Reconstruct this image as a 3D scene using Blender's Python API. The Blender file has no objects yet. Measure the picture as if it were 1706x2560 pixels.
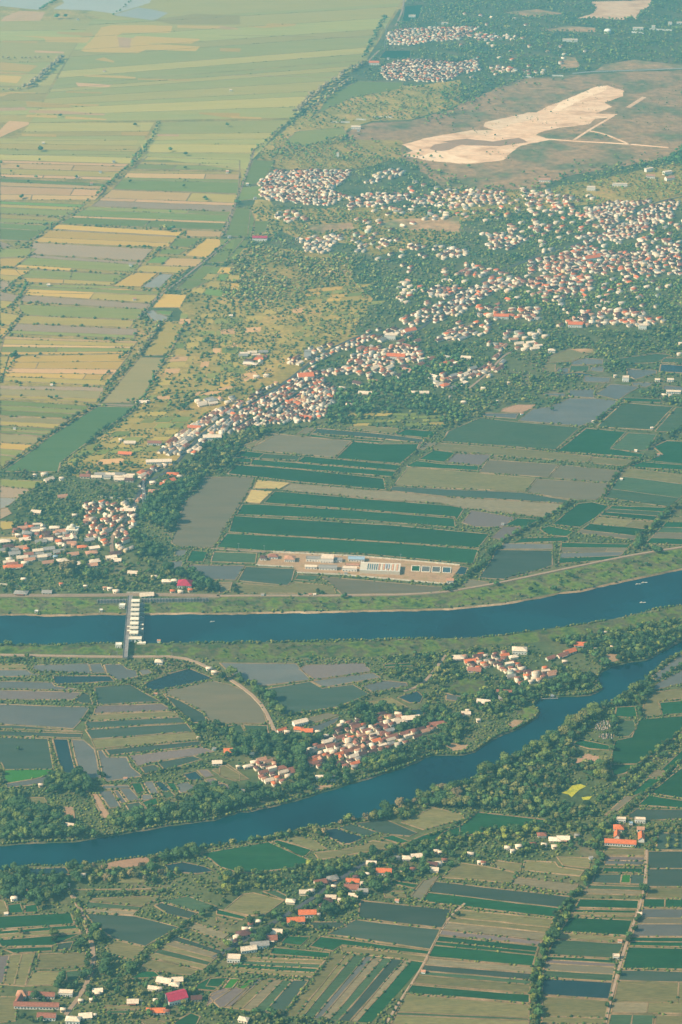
import bpy, bmesh, math, random
import numpy as np
from mathutils import Vector
from mathutils.geometry import delaunay_2d_cdt

random.seed(7)
rng = np.random.default_rng(7)
R = math.radians
sc = bpy.context.scene
COL = sc.collection

# ------------------------------------------------------------------ camera, sky, sun, exposure
CAM_H, PITCH, FPX, IW, IH = 1380.0, R(25.0), 5208.0, 1706, 2560
cam_d = bpy.data.cameras.new('camera')
cam = bpy.data.objects.new('camera', cam_d)
COL.objects.link(cam)
cam.location = (0, 0, CAM_H)
cam.rotation_euler = (R(90) - PITCH, 0, 0)
cam_d.sensor_fit = 'VERTICAL'
cam_d.sensor_height = 36.0
cam_d.lens = FPX / IH * 36.0
cam_d.clip_start = 1.0
cam_d.clip_end = 60000.0
sc.camera = cam

SUN_EL, SUN_AZ = R(38.0), R(-105.0)       # azimuth from +Y (view direction), negative = to the left
world = bpy.data.worlds.new('World')
sc.world = world
world.use_nodes = True
nt = world.node_tree
bg = nt.nodes['Background']
sky = nt.nodes.new('ShaderNodeTexSky')
sky.sky_type = 'NISHITA'
sky.sun_disc = False
sky.sun_elevation = SUN_EL
sky.sun_rotation = SUN_AZ
sky.air_density = 1.3
sky.dust_density = 1.0
nt.links.new(sky.outputs[0], bg.inputs['Color'])
bg.inputs['Strength'].default_value = 0.09

sun_d = bpy.data.lights.new('sun', 'SUN')
sun = bpy.data.objects.new('sun', sun_d)
COL.objects.link(sun)
sun_d.energy = 4.6
sun_d.angle = R(0.5)
sun_d.color = (1.0, 0.82, 0.58)
to_sun = Vector((math.sin(SUN_AZ) * math.cos(SUN_EL), math.cos(SUN_AZ) * math.cos(SUN_EL), math.sin(SUN_EL)))
sun.rotation_euler = to_sun.to_track_quat('Z', 'Y').to_euler()

sc.view_settings.view_transform = 'Standard'
sc.view_settings.look = 'None'
sc.view_settings.gamma = 1.0
sc.view_settings.exposure = 1.15
sc.view_settings.use_curve_mapping = False
sc.cycles.use_denoising = True
sc.cycles.max_bounces = 4
sc.cycles.diffuse_bounces = 2
sc.cycles.glossy_bounces = 2
sc.cycles.volume_bounces = 0

HAZE_DENSITY = 0.000115
HAZE_COLOR = (0.25, 0.74, 0.88)
HAZE_G = 0.35

# ------------------------------------------------------------------ map helpers: survey sheets -> metres on the ground
CT, ST = math.cos(PITCH), math.sin(PITCH)
SH = {'a': (0, 2060), 'b': (550, 2060), 'c': (1106, 2060), 'd': (0, 1600), 'e': (550, 1600), 'f': (1106, 1600),
      'g': (0, 1150), 'h': (550, 1150), 'i': (1106, 1150), 'j': (0, 700), 'k': (550, 700), 'l': (1106, 700),
      'm': (0, 350), 'n': (550, 350), 'o': (1106, 350), 'p': (0, 0), 'q': (550, 0), 'r': (1106, 0)}
TS = 1568 / 600.0

def g2(px, py, z=0.0):
    u, v = (px - IW / 2) / FPX, (py - IH / 2) / FPX
    dz = -ST - CT * v
    t = (CAM_H - z) / -dz
    return (u * t, (CT - ST * v) * t)

def px_of(x, y, z=0.0):
    rz = z - CAM_H
    zc = y * CT - rz * ST
    return (IW / 2 + FPX * x / zc, IH / 2 - FPX * (y * ST + rz * CT) / zc, zc)

def sheet(s, tx, ty):
    o = SH[s]
    return (o[0] + tx / TS, o[1] + ty / TS)

def PX(s, txt):
    out = []
    for w in txt.split():
        q = s
        if ':' in w:
            q, w = w.split(':')
        a, b = w.split(',')
        out.append(sheet(q, float(a), float(b)))
    return out

def GP(pxs):
    return [g2(*p) for p in pxs]

def G(s, tx, ty):
    return g2(*sheet(s, tx, ty))

def mpp(s, tx, ty):                      # metres across one sheet pixel there
    x, y = G(s, tx, ty)
    return px_of(x, y)[2] / FPX / TS

# occupancy raster in the survey's frame (1/2 scale), with margin
OM = 120
occ = np.zeros(((IH + 2 * OM) // 2, (IW + 2 * OM) // 2), np.uint8)

def fill(pxs, val, arr=None):
    arr = occ if arr is None else arr
    P = np.array([((x + OM) / 2, (y + OM) / 2) for x, y in pxs])
    x0, y0 = np.floor(P.min(0)).astype(int)
    x1, y1 = np.ceil(P.max(0)).astype(int) + 1
    x0, y0, x1, y1 = max(x0, 0), max(y0, 0), min(x1, arr.shape[1]), min(y1, arr.shape[0])
    if x1 <= x0 or y1 <= y0:
        return
    X, Y = np.meshgrid(np.arange(x0, x1) + .5, np.arange(y0, y1) + .5)
    arr[y0:y1, x0:x1][inside(X, Y, P)] = val

def inside(X, Y, P):
    m = np.zeros(np.shape(X), bool)
    n = len(P)
    j = n - 1
    for i in range(n):
        xi, yi = P[i]
        xj, yj = P[j]
        if yi != yj:
            c = ((yi > Y) != (yj > Y)) & (X < (xj - xi) * (Y - yi) / (yj - yi) + xi)
            m ^= c
        j = i
    return m

def fill_soft(pxs, val):
    m = np.zeros_like(occ)
    fill(pxs, 1, m)
    occ[(m == 1) & (occ == 0)] = val

def occ_at(px, py):
    i, j = int((py + OM) / 2), int((px + OM) / 2)
    if 0 <= i < occ.shape[0] and 0 <= j < occ.shape[1]:
        return occ[i, j]
    return 9

# ------------------------------------------------------------------ materials
def new_mat(name):
    m = bpy.data.materials.new(name)
    m.use_nodes = True
    t = m.node_tree
    return m, t, t.nodes['Principled BSDF']

def ramp_mat(name, cols, scale=0.02, fine=0.25, rough=0.9, spec=0.15, aniso=None, obj_rand=0.18, bump=0.0, coord='Object', fine_amt=0.35, detail=6):
    """noise-mottled surface between several real base colours"""
    m, t, b = new_mat(name)
    N, L = t.nodes, t.links
    tc = N.new('ShaderNodeTexCoord')
    geo = N.new('ShaderNodeNewGeometry')
    mp = N.new('ShaderNodeMapping')
    L.new(geo.outputs['Position'], mp.inputs['Vector'])
    if aniso:
        mp.inputs['Rotation'].default_value = (0, 0, R(aniso[0]))
        mp.inputs['Scale'].default_value = (1, aniso[1], 1)
    n1 = N.new('ShaderNodeTexNoise')
    n1.inputs['Scale'].default_value = scale
    n1.inputs['Detail'].default_value = detail
    n1.inputs['Roughness'].default_value = 0.62
    L.new(mp.outputs[0], n1.inputs['Vector'])
    cr = N.new('ShaderNodeValToRGB')
    e = cr.color_ramp.elements
    k = len(cols)
    while len(e) < k:
        e.new(0.5)
    for i, c in enumerate(cols):
        e[i].position = 0.30 + 0.40 * i / max(1, k - 1)
        e[i].color = (*c, 1)
    L.new(n1.outputs[0], cr.inputs[0])
    n2 = N.new('ShaderNodeTexNoise')
    n2.inputs['Scale'].default_value = fine
    n2.inputs['Detail'].default_value = 4
    n2.inputs['Roughness'].default_value = .7
    L.new(mp.outputs[0], n2.inputs['Vector'])
    mr = N.new('ShaderNodeMapRange')
    mr.inputs['From Min'].default_value = 0.3
    mr.inputs['From Max'].default_value = 0.7
    mr.inputs['To Min'].default_value = 1 - fine_amt
    mr.inputs['To Max'].default_value = 1 + fine_amt
    L.new(n2.outputs[0], mr.inputs['Value'])
    oi = N.new('ShaderNodeObjectInfo')
    mr2 = N.new('ShaderNodeMapRange')
    mr2.inputs['To Min'].default_value = 1 - obj_rand
    mr2.inputs['To Max'].default_value = 1 + obj_rand
    L.new(oi.outputs['Random'], mr2.inputs['Value'])
    mu = N.new('ShaderNodeMath'); mu.operation = 'MULTIPLY'
    L.new(mr.outputs[0], mu.inputs[0]); L.new(mr2.outputs[0], mu.inputs[1])
    vm = N.new('ShaderNodeVectorMath'); vm.operation = 'SCALE'
    L.new(cr.outputs[0], vm.inputs[0]); L.new(mu.outputs[0], vm.inputs['Scale'])
    L.new(vm.outputs[0], b.inputs['Base Color'])
    b.inputs['Roughness'].default_value = rough
    b.inputs['Specular IOR Level'].default_value = spec
    if bump:
        bp = N.new('ShaderNodeBump')
        bp.inputs['Strength'].default_value = bump
        bp.inputs['Distance'].default_value = 0.6
        L.new(n2.outputs[0], bp.inputs['Height'])
        L.new(bp.outputs[0], b.inputs['Normal'])
    return m

M = {}
# crops and soils
ROW = (3.0, 7.0)
M['G'] = ramp_mat('young_rice', [(.007, .044, .012), (.010, .056, .016), (.018, .062, .020)], .012, .085, aniso=ROW, fine_amt=.36)
M['g'] = ramp_mat('growing_rice', [(.032, .064, .026), (.045, .076, .032), (.060, .082, .034)], .012, .085, aniso=ROW, fine_amt=.36)
M['p'] = ramp_mat('sparse_rice', [(.110, .096, .056), (.132, .108, .062), (.155, .118, .066)], .010, .3, aniso=ROW, fine_amt=.14)
M['o'] = ramp_mat('ripening_rice', [(.115, .106, .036), (.145, .122, .044), (.170, .132, .050)], .012, .085, aniso=ROW, fine_amt=.36)
M['t'] = ramp_mat('stubble', [(.150, .120, .060), (.172, .132, .068), (.192, .142, .075)], .015, .085, aniso=ROW, fine_amt=.36)
M['y'] = ramp_mat('ripe_rice', [(.390, .268, .085), (.420, .285, .092), (.380, .278, .092)], .015, .085, aniso=ROW, fine_amt=.36)
M['h'] = ramp_mat('haze_toned_rice', [(0.321, 0.255, 0.056), (0.367, 0.273, 0.06), (0.389, 0.282, 0.063)], .006, .2, aniso=ROW, fine_amt=.10)  # far rice, warm haze brightness put into the crop colour
M['H'] = ramp_mat('haze_toned_green_rice', [(0.265, 0.239, 0.054), (0.305, 0.257, 0.058), (0.333, 0.263, 0.06)], .006, .2, aniso=ROW, fine_amt=.10)  # greener far rice, same haze brightness in its colour
M['b'] = ramp_mat('bare_soil', [(.300, .165, .090), (.350, .190, .105), (.280, .170, .095)], .02, .3, fine_amt=.2)
M['l'] = ramp_mat('seedling_bed', [(.022, .105, .008), (.030, .125, .010), (.045, .130, .014)], .03, .4, fine_amt=.14)
M['k'] = ramp_mat('wet_mud', [(.118, .090, .074), (.142, .102, .084), (.126, .098, .084)], .01, .2, rough=.6, spec=.2, fine_amt=.12)
M['w'] = ramp_mat('flooded_paddy', [(.080, .080, .066), (.104, .096, .078), (.130, .112, .088)], .012, .2, rough=.35, spec=.22, aniso=(3, 3), fine_amt=.10)
M['W'] = ramp_mat('pond_water', [(.008, .024, .026), (.013, .031, .032), (.020, .036, .034)], .015, .2, rough=.25, spec=.2, fine_amt=.10)
M['v'] = ramp_mat('flooded_seedlings', [(.028, .046, .028), (.038, .056, .034), (.052, .064, .040)], .010, .3, rough=.6, spec=.15, aniso=ROW, fine_amt=.14)
M['B'] = ramp_mat('dry_scrub', [(.120, .125, .042), (.300, .175, .075), (.370, .200, .088), (.250, .160, .068), (.130, .130, .044), (.300, .180, .080)], .007, .05, fine_amt=.4, bump=.2, detail=9)
M['s'] = ramp_mat('quarry_limestone', [(.46, .24, .125), (.64, .36, .19), (.76, .45, .25), (.80, .51, .30), (.68, .40, .22)], .011, .05, aniso=(62, 2.2), fine_amt=.22, detail=10)
M['S'] = ramp_mat('fresh_limestone', [(.68, .41, .22), (.78, .51, .30), (.82, .58, .37)], .02, .06, aniso=(62, 2.0), fine_amt=.15)
M['x'] = ramp_mat('sandy_bank', [(.24, .14, .075), (.32, .19, .10), (.22, .15, .065)], .05, .4, fine_amt=.2)
M['m'] = ramp_mat('rough_meadow', [(.024, .050, .012), (.050, .082, .014), (.100, .132, .016), (.095, .080, .034), (.038, .066, .014), (.085, .112, .018)], .030, .16, fine_amt=.5, bump=.4)
M['Y'] = ramp_mat('flowering_patch', [(.30, .28, .02), (.42, .36, .02), (.20, .22, .02)], .1, .5, fine_amt=.25)
# left plain crop tones, paled and warmed partly to paint in haze glow
M['vG'] = ramp_mat('plain_rice', [(0.118, 0.138, 0.025), (0.141, 0.154, 0.028), (0.164, 0.161, 0.032)], .010, .3, aniso=ROW, fine_amt=.14)
M['vE'] = ramp_mat('plain_young_rice', [(.065, .112, .030), (.078, .124, .034), (.088, .128, .038)], .010, .3, aniso=ROW, fine_amt=.12)
M['vo'] = ramp_mat('plain_ripening_rice', [(0.288, 0.207, 0.041), (0.333, 0.228, 0.046), (0.355, 0.234, 0.05)], .012, .3, aniso=ROW, fine_amt=.14)
M['vt'] = ramp_mat('plain_stubble', [(0.42, 0.25, 0.084), (0.468, 0.27, 0.091), (0.492, 0.286, 0.099)], .012, .3, aniso=ROW, fine_amt=.12)
M['vk'] = ramp_mat('plain_mud', [(0.258, 0.166, 0.088), (0.294, 0.185, 0.098), (0.27, 0.177, 0.098)], .010, .2, rough=.6, spec=.2, fine_amt=.10)
M['vp'] = ramp_mat('plain_sparse_rice', [(0.228, 0.175, 0.06), (0.258, 0.189, 0.066), (0.282, 0.198, 0.069)], .010, .3, aniso=ROW, fine_amt=.12)
M['vw'] = ramp_mat('plain_flooded', [(.190, .165, .125), (.225, .190, .145), (.245, .200, .150)], .010, .2, rough=.5, spec=.2, fine_amt=.10)
M['vb'] = ramp_mat('plain_bare_soil', [(0.468, 0.25, 0.101), (0.504, 0.27, 0.109), (0.444, 0.25, 0.101)], .02, .3, fine_amt=.14)
M['vl'] = ramp_mat('plain_seedling_bed', [(.140, .200, .035), (.165, .220, .040)], .03, .4, fine_amt=.12)
M['vg'] = ramp_mat('plain_growing_rice', [(0.169, 0.169, 0.034), (0.203, 0.189, 0.038), (0.231, 0.196, 0.041)], .010, .3, aniso=ROW, fine_amt=.14)
M['vy'] = ramp_mat('plain_ripe_rice', [(0.42, 0.25, 0.046), (0.468, 0.27, 0.051), (0.408, 0.26, 0.05)], .012, .3, aniso=ROW, fine_amt=.12)
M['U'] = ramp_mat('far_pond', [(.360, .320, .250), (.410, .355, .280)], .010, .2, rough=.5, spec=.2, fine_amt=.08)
M['Q'] = ramp_mat('dry_grassland', [(0.156, 0.13, 0.024), (0.246, 0.179, 0.035), (0.336, 0.22, 0.048), (0.384, 0.213, 0.064)], .012, .09, fine_amt=.35, bump=.3)  # olive grass, its colour also warmed to suggest the haze glow
M['E'] = M['vE']
VAR = {'G': 'vG', 'g': 'vg', 'y': 'vy', 'o': 'vo', 't': 'vt', 'k': 'vk', 'p': 'vp', 'w': 'vw', 'b': 'vb', 'l': 'vl'}
M['ground'] = ramp_mat('earth_and_grass', [(.036, .054, .018), (.062, .076, .024), (.094, .094, .032), (.140, .105, .052)], .010, .10, fine_amt=.35, bump=.3)
M['bund'] = ramp_mat('bund_earth', [(.10, .085, .030), (.22, .140, .065), (.33, .205, .110)], .035, .4, fine_amt=.25)
M['path'] = ramp_mat('dirt_road', [(.26, .17, .105), (.33, .22, .14)], .05, .5, fine_amt=.15)
M['road'] = ramp_mat('asphalt', [(.050, .050, .052), (.07, .07, .07)], .05, .5, fine_amt=.12)
M['bank'] = ramp_mat('river_bank', [(.10, .08, .03), (.26, .16, .08), (.38, .25, .14)], .012, .15, fine_amt=.3)
M['bank_green'] = ramp_mat('grassy_bank', [(.030, .050, .016), (.055, .068, .020), (.12, .095, .045), (.24, .16, .085)], .02, .15, fine_amt=.3)
M['concrete'] = ramp_mat('concrete', [(.30, .28, .25), (.38, .36, .32)], .08, .6, fine_amt=.2)
M['concrete_dark'] = ramp_mat('stained_concrete', [(.14, .12, .11), (.24, .21, .19)], .12, .6, fine_amt=.3)
M['cream'] = ramp_mat('cream_render', [(.60, .50, .36), (.70, .59, .44)], .2, 1.0, fine_amt=.08)
M['white'] = ramp_mat('white_paint', [(.70, .64, .54), (.78, .72, .62)], .2, 1.0, fine_amt=.06)
M['brick'] = ramp_mat('orange_brick', [(.48, .20, .10), (.55, .26, .14)], .3, 2.0, fine_amt=.2)
M['glass'] = ramp_mat('dark_glazing', [(.02, .03, .04), (.03, .04, .05)], .3, 2.0, rough=.15, spec=.6, fine_amt=.1)
M['wood'] = ramp_mat('door_wood', [(.10, .055, .03), (.14, .08, .045)], .5, 3.0, fine_amt=.2)
M['trunk'] = ramp_mat('bark', [(.08, .06, .045), (.12, .09, .07)], .5, 3.0, fine_amt=.2)
M['steel'] = ramp_mat('galvanised_steel', [(.30, .31, .32), (.38, .38, .38)], .4, 3.0, rough=.5, spec=.5, fine_amt=.1)
M['basin'] = ramp_mat('basin_water', [(.025, .05, .06), (.06, .10, .10)], .05, .3, rough=.12, spec=.5, fine_amt=.1)
M['grave'] = ramp_mat('tomb_plaster', [(.55, .45, .36), (.75, .70, .62)], .3, 1.0, fine_amt=.2)

def water_mat():
    m, t, b = new_mat('river_water')
    N, L = t.nodes, t.links
    geo = N.new('ShaderNodeNewGeometry')
    n = N.new('ShaderNodeTexNoise')
    n.inputs['Scale'].default_value = .008
    n.inputs['Detail'].default_value = 7
    L.new(geo.outputs['Position'], n.inputs['Vector'])
    cr = N.new('ShaderNodeValToRGB')
    cr.color_ramp.elements[0].position = .3
    cr.color_ramp.elements[1].position = .7
    cr.color_ramp.elements[0].color = (.0001, .013, .020, 1)
    cr.color_ramp.elements[1].color = (.0008, .042, .052, 1)
    L.new(n.outputs[0], cr.inputs[0])
    L.new(cr.outputs[0], b.inputs['Base Color'])
    b.inputs['Roughness'].default_value = .08
    b.inputs['IOR'].default_value = 1.33
    b.inputs['Specular IOR Level'].default_value = .38
    n2 = N.new('ShaderNodeTexNoise')
    n2.inputs['Scale'].default_value = .5
    n2.inputs['Detail'].default_value = 4
    L.new(geo.outputs['Position'], n2.inputs['Vector'])
    bp = N.new('ShaderNodeBump')
    bp.inputs['Strength'].default_value = .12
    bp.inputs['Distance'].default_value = .5
    L.new(n2.outputs[0], bp.inputs['Height'])
    L.new(bp.outputs[0], b.inputs['Normal'])
    return m
M['water'] = water_mat()

def tinted_mat(name, src, rough, amt, scale, trans=0.0):
    """colour comes from the object ('obj') or from a per-plant / per-house attribute ('attr'), mottled by noise"""
    m, t, b = new_mat(name)
    N, L = t.nodes, t.links
    if src == 'obj':
        c = N.new('ShaderNodeObjectInfo').outputs['Color']
    else:
        a = N.new('ShaderNodeAttribute'); a.attribute_name = 'tone'
        c = a.outputs['Color']
    geo = N.new('ShaderNodeNewGeometry')
    n = N.new('ShaderNodeTexNoise')
    n.inputs['Scale'].default_value = scale
    n.inputs['Detail'].default_value = 3
    L.new(geo.outputs['Position'], n.inputs['Vector'])
    mr = N.new('ShaderNodeMapRange')
    mr.inputs['From Min'].default_value = .3
    mr.inputs['From Max'].default_value = .7
    mr.inputs['To Min'].default_value = 1 - amt
    mr.inputs['To Max'].default_value = 1 + amt
    L.new(n.outputs[0], mr.inputs['Value'])
    vm = N.new('ShaderNodeVectorMath'); vm.operation = 'SCALE'
    L.new(c, vm.inputs[0]); L.new(mr.outputs[0], vm.inputs['Scale'])
    L.new(vm.outputs[0], b.inputs['Base Color'])
    b.inputs['Roughness'].default_value = rough
    b.inputs['Specular IOR Level'].default_value = .2
    return m
M['leaf'] = tinted_mat('tree_foliage', 'obj', .8, .35, .35)
M['leaf_attr'] = tinted_mat('foliage_mass', 'attr', .8, .35, .25)
M['roof'] = tinted_mat('roof_covering', 'obj', .8, .22, .6)
M['wall'] = tinted_mat('house_wall', 'obj', .85, .08, .5)
M['build_attr'] = tinted_mat('town_surfaces', 'attr', .85, .15, .5)

# ------------------------------------------------------------------ object helpers
def link(name, mesh, parent=None, mat=None, loc=(0, 0, 0)):
    o = bpy.data.objects.new(name, mesh)
    COL.objects.link(o)
    o.location = loc
    if parent is not None:
        o.parent = parent
    if mat is not None and mesh is not None and not mesh.materials:
        mesh.materials.append(mat)
    return o

def tag(o, label=None, cat=None, group=None, kind=None):
    if label: o['label'] = label
    if cat: o['category'] = cat
    if group: o['group'] = group
    if kind: o['kind'] = kind
    return o

def thing(name, label, cat, loc, group=None, rz=0.0):
    o = bpy.data.objects.new(name, None)
    COL.objects.link(o)
    o.location = (loc[0], loc[1], loc[2] if len(loc) > 2 else 0.0)
    o.rotation_euler = (0, 0, rz)
    return tag(o, label, cat, group)

class MB:
    def __init__(s):
        s.v, s.f = [], []
    def quad(s, *pts):
        b = len(s.v); s.v += [tuple(p) for p in pts]; s.f.append(tuple(range(b, b + len(pts))))
        return s
    def box(s, cx, cy, z0, lx, ly, h, ang=0.0, taper=1.0):
        b = len(s.v)
        c, n = math.cos(ang), math.sin(ang)
        for z, k in ((z0, 1.0), (z0 + h, taper)):
            for sx, sy in ((-1, -1), (1, -1), (1, 1), (-1, 1)):
                x, y = sx * lx / 2 * k, sy * ly / 2 * k
                s.v.append((cx + x * c - y * n, cy + x * n + y * c, z))
        s.f += [(b, b + 3, b + 2, b + 1), (b + 4, b + 5, b + 6, b + 7)]
        for i in range(4):
            j = (i + 1) % 4
            s.f.append((b + i, b + j, b + 4 + j, b + 4 + i))
        return s
    def bar(s, p, q, w):
        p, q = Vector(p), Vector(q)
        d = (q - p).normalized()
        a = d.cross(Vector((0, 0, 1)) if abs(d.z) < .9 else Vector((1, 0, 0))).normalized() * w / 2
        c = d.cross(a).normalized() * w / 2
        b = len(s.v)
        for e in (p, q):
            for k in (a + c, -a + c, -a - c, a - c):
                s.v.append(tuple(e + k))
        for i in range(4):
            j = (i + 1) % 4
            s.f.append((b + i, b + j, b + 4 + j, b + 4 + i))
        s.f += [(b, b + 3, b + 2, b + 1), (b + 4, b + 5, b + 6, b + 7)]
        return s
    def mesh(s, name):
        m = bpy.data.meshes.new(name)
        m.from_pydata(s.v, [], s.f)
        m.update()
        return m
    def build(s, name, mat, parent=None, loc=(0, 0, 0)):
        return link(name, s.mesh(name), parent, mat, loc)

# ------------------------------------------------------------------ the rivers and the ground sheet
UP_N = PX('g', '-2600,1005 -300,1004 0,1005 170,1003 330,1010 500,1006 620,1000 820,1000 990,1000 1280,996 1437,998 h:120,996 h:300,991 h:640,988 h:900,981 h:1200,976 h:1453,969 i:120,962 i:380,936 i:500,916 i:640,892 i:760,864 i:900,850 i:1050,815 i:1180,787 i:1300,762 i:1430,735 i:1568,706 i:2200,560 i:4200,120')
UP_S = PX('g', '-2600,1212 -300,1206 0,1205 200,1208 400,1205 600,1197 780,1195 950,1196 1250,1193 1437,1191 h:60,1196 h:120,1186 h:300,1190 h:500,1186 h:700,1180 h:900,1176 h:1200,1166 h:1453,1164 i:120,1163 i:260,1156 i:430,1141 i:560,1118 i:700,1101 i:860,1078 i:1000,1060 i:1200,1021 i:1400,971 i:1568,946 i:2200,800 i:4200,370')
LO_N = PX('a', '-2600,200 -300,140 0,130 150,115 330,108 480,105 590,85 d:620,1285 d:700,1270 d:940,1232 d:1100,1202 d:1250,1185 d:1400,1165 d:1568,1112 e:180,1112 e:330,1077 e:450,1050 e:620,1000 e:680,975 e:740,965 e:880,920 e:1000,885 e:1150,838 e:1280,790 e:1340,755 e:1400,741 f:40,741 f:130,740 f:210,720 f:250,690 f:340,632 f:400,605 f:470,580 f:560,530 f:610,500 f:632,465 f:600,430 f:598,405 f:640,372 f:700,365 f:840,358 f:960,350 f:1040,315 f:1024,280 f:1010,240 f:1030,200 f:1100,165 f:1210,135 f:1330,120 f:1400,85 f:1540,5 f:1750,-105 f:2300,-260 f:4200,-700')
LO_S = PX('a', '-2600,380 -300,320 0,305 150,285 200,268 340,272 480,268 560,262 750,237 860,222 960,212 1050,197 1130,170 1300,152 1568,122 b:330,90 b:480,52 b:630,5 e:640,1232 e:820,1184 e:990,1152 e:1150,1092 e:1300,1030 f:0,975 f:180,915 f:260,862 f:440,772 f:600,692 f:700,642 f:780,592 f:880,512 f:980,440 f:1080,422 f:1150,372 f:1260,302 f:1340,262 f:1360,222 f:1450,142 f:1568,76 f:1750,-20 f:2300,-170 f:4200,-600')

def wobble(pxs, step=14, amp=1.3):
    out = []
    for (x0, y0), (x1, y1) in zip(pxs[:-1], pxs[1:]):
        d = math.hypot(x1 - x0, y1 - y0)
        n = max(1, min(40, int(d / step)))
        for i in range(n):
            t = i / n
            a = amp if i else 0
            out.append((x0 + (x1 - x0) * t + random.uniform(-a, a), y0 + (y1 - y0) * t + random.uniform(-a, a) * .5))
    out.append(pxs[-1])
    return out

riv = []
for N_, S_ in ((UP_N, UP_S), (LO_N, LO_S)):
    poly = wobble(N_) + wobble(S_)[::-1]
    riv.append(poly)
    fill(poly, 2)

S_BIG = 24000.0
pts = [Vector(p) for p in ((-S_BIG, -S_BIG), (S_BIG, -S_BIG), (S_BIG, S_BIG), (-S_BIG, S_BIG))]
edges = [(0, 1), (1, 2), (2, 3), (3, 0)]
rings = []
for poly in riv:
    gp = GP(poly)
    b = len(pts)
    pts += [Vector(p) for p in gp]
    n = len(gp)
    edges += [(b + i, b + (i + 1) % n) for i in range(n)]
    rings.append(gp)
for gx in np.linspace(-3000, 3000, 13):      # some inner points so triangles stay moderate
    for gy in np.linspace(1200, 9000, 14):
        p_ = px_of(gx, gy)
        if occ_at(min(max(p_[0], -100), IW + 100), min(max(p_[1], -100), IH + 100)) != 2:
            pts.append(Vector((gx, gy)))
V2, E2, F2, _, _, _ = delaunay_2d_cdt(pts, edges, [], 0, 1e-4)
ringsA = [np.array(r) for r in rings]
keep = []
cen = np.array([[sum(V2[i].x for i in f) / 3, sum(V2[i].y for i in f) / 3] for f in F2])
hole = np.zeros(len(F2), bool)
for rA in ringsA:
    hole |= inside(cen[:, 0], cen[:, 1], rA)
me = bpy.data.meshes.new('ground')
me.from_pydata([(v.x, v.y, 0) for v in V2], [], [f for f, h in zip(F2, hole) if not h])
gr = link('ground', me, None, M['ground'])
tag(gr, 'flat river plain of grass and bare earth', kind='structure')

WATER_Z = -1.8
for gp, nm, lab in zip(rings, ('river', 'river'), ('wide blue river crossed by the gated weir', 'winding teal river between wooded banks')):
    n = len(gp)
    m = bpy.data.meshes.new('river')
    m.from_pydata([(x, y, WATER_Z) for x, y in gp], [], [tuple(range(n))])
    tag(link('river', m, None, M['water']), lab, kind='structure')
    # sloping bank
    area = sum(gp[i][0] * gp[(i + 1) % n][1] - gp[(i + 1) % n][0] * gp[i][1] for i in range(n))
    sg = 1 if area > 0 else -1
    vs, fs = [], []
    for i in range(n):
        p, q, r_ = Vector(gp[i - 1]), Vector(gp[i]), Vector(gp[(i + 1) % n])
        d = (r_ - p).normalized()
        nr = Vector((-d.y, d.x)) * sg
        w = random.uniform(2.0, 4.0)
        vs += [(q.x, q.y, 0.0), (q.x + nr.x * w, q.y + nr.y * w, WATER_Z - .2)]
    for i in range(n):
        j = (i + 1) % n
        fs.append((2 * i, 2 * j, 2 * j + 1, 2 * i + 1))
    m = bpy.data.meshes.new('river_bank')
    m.from_pydata(vs, [], fs)
    tag(link('river_bank', m, None, M['bank'] if 'weir' in lab else M['bank_green']), 'sloping earth bank of the ' + ('wide blue river' if 'weir' in lab else 'winding teal river'), kind='structure')

# ------------------------------------------------------------------ fields
FNAME = {'U': 'far_pond', 'S': 'quarry_face', 'Q': 'grassland', 'E': 'rice_field', 'h': 'rice_field', 'H': 'rice_field', 'G': 'rice_field', 'g': 'rice_field', 'p': 'rice_field', 'o': 'rice_field', 't': 'stubble_field', 'y': 'ripe_field', 'b': 'bare_field',
         'l': 'seedling_field', 'k': 'mud_field', 'w': 'flooded_field', 'W': 'pond', 'v': 'flooded_field', 'B': 'scrubland', 's': 'quarry_floor',
         'x': 'sand_bank', 'm': 'meadow', 'Y': 'flower_patch'}
FLAB = {'U': 'pale far pond at the top of the plain', 'S': 'fresh white limestone face of the quarry', 'Q': 'dry olive grassland', 'E': 'long deep green rice field', 'h': 'yellow rice field on the far plain, tinted with haze glow', 'H': 'yellow-green rice field on the far plain, tinted with haze glow', 'G': 'deep green young rice field', 'g': 'soft green rice field', 'p': 'pale grey-green rice field', 'o': 'olive ripening rice field', 't': 'tan stubble field',
        'y': 'golden ripe rice field', 'b': 'bare brown earth field', 'l': 'vivid green seedling bed', 'k': 'wet grey mud field', 'w': 'flooded grey-blue paddy field',
        'W': 'dark teal pond', 'v': 'flooded paddy with young seedlings', 'B': 'brown dry scrubland', 's': 'pale orange limestone quarry floor', 'x': 'sandy river bank',
        'm': 'rough green meadow', 'Y': 'bright yellow flowering patch'}
fz = [0]
bushes = []       # (x, y, r, tone)
def nz():
    fz[0] += 1
    return 0.13 + (fz[0] % 83) * 0.004
sheet_z = [0]
def sz():
    sheet_z[0] += 1
    return .010 + sheet_z[0] * .0045

def smooth_ring(gp, amp=.5, step=22.0):
    out = []
    n = len(gp)
    for i in range(n):
        a, b = gp[i], gp[(i + 1) % n]
        d = math.hypot(b[0] - a[0], b[1] - a[1])
        k = max(1, min(12, int(d / step)))
        for j in range(k):
            t = j / k
            s_ = amp if j else 0
            out.append((a[0] + (b[0] - a[0]) * t + random.uniform(-s_, s_), a[1] + (b[1] - a[1]) * t + random.uniform(-s_, s_)))
    return out

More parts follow.
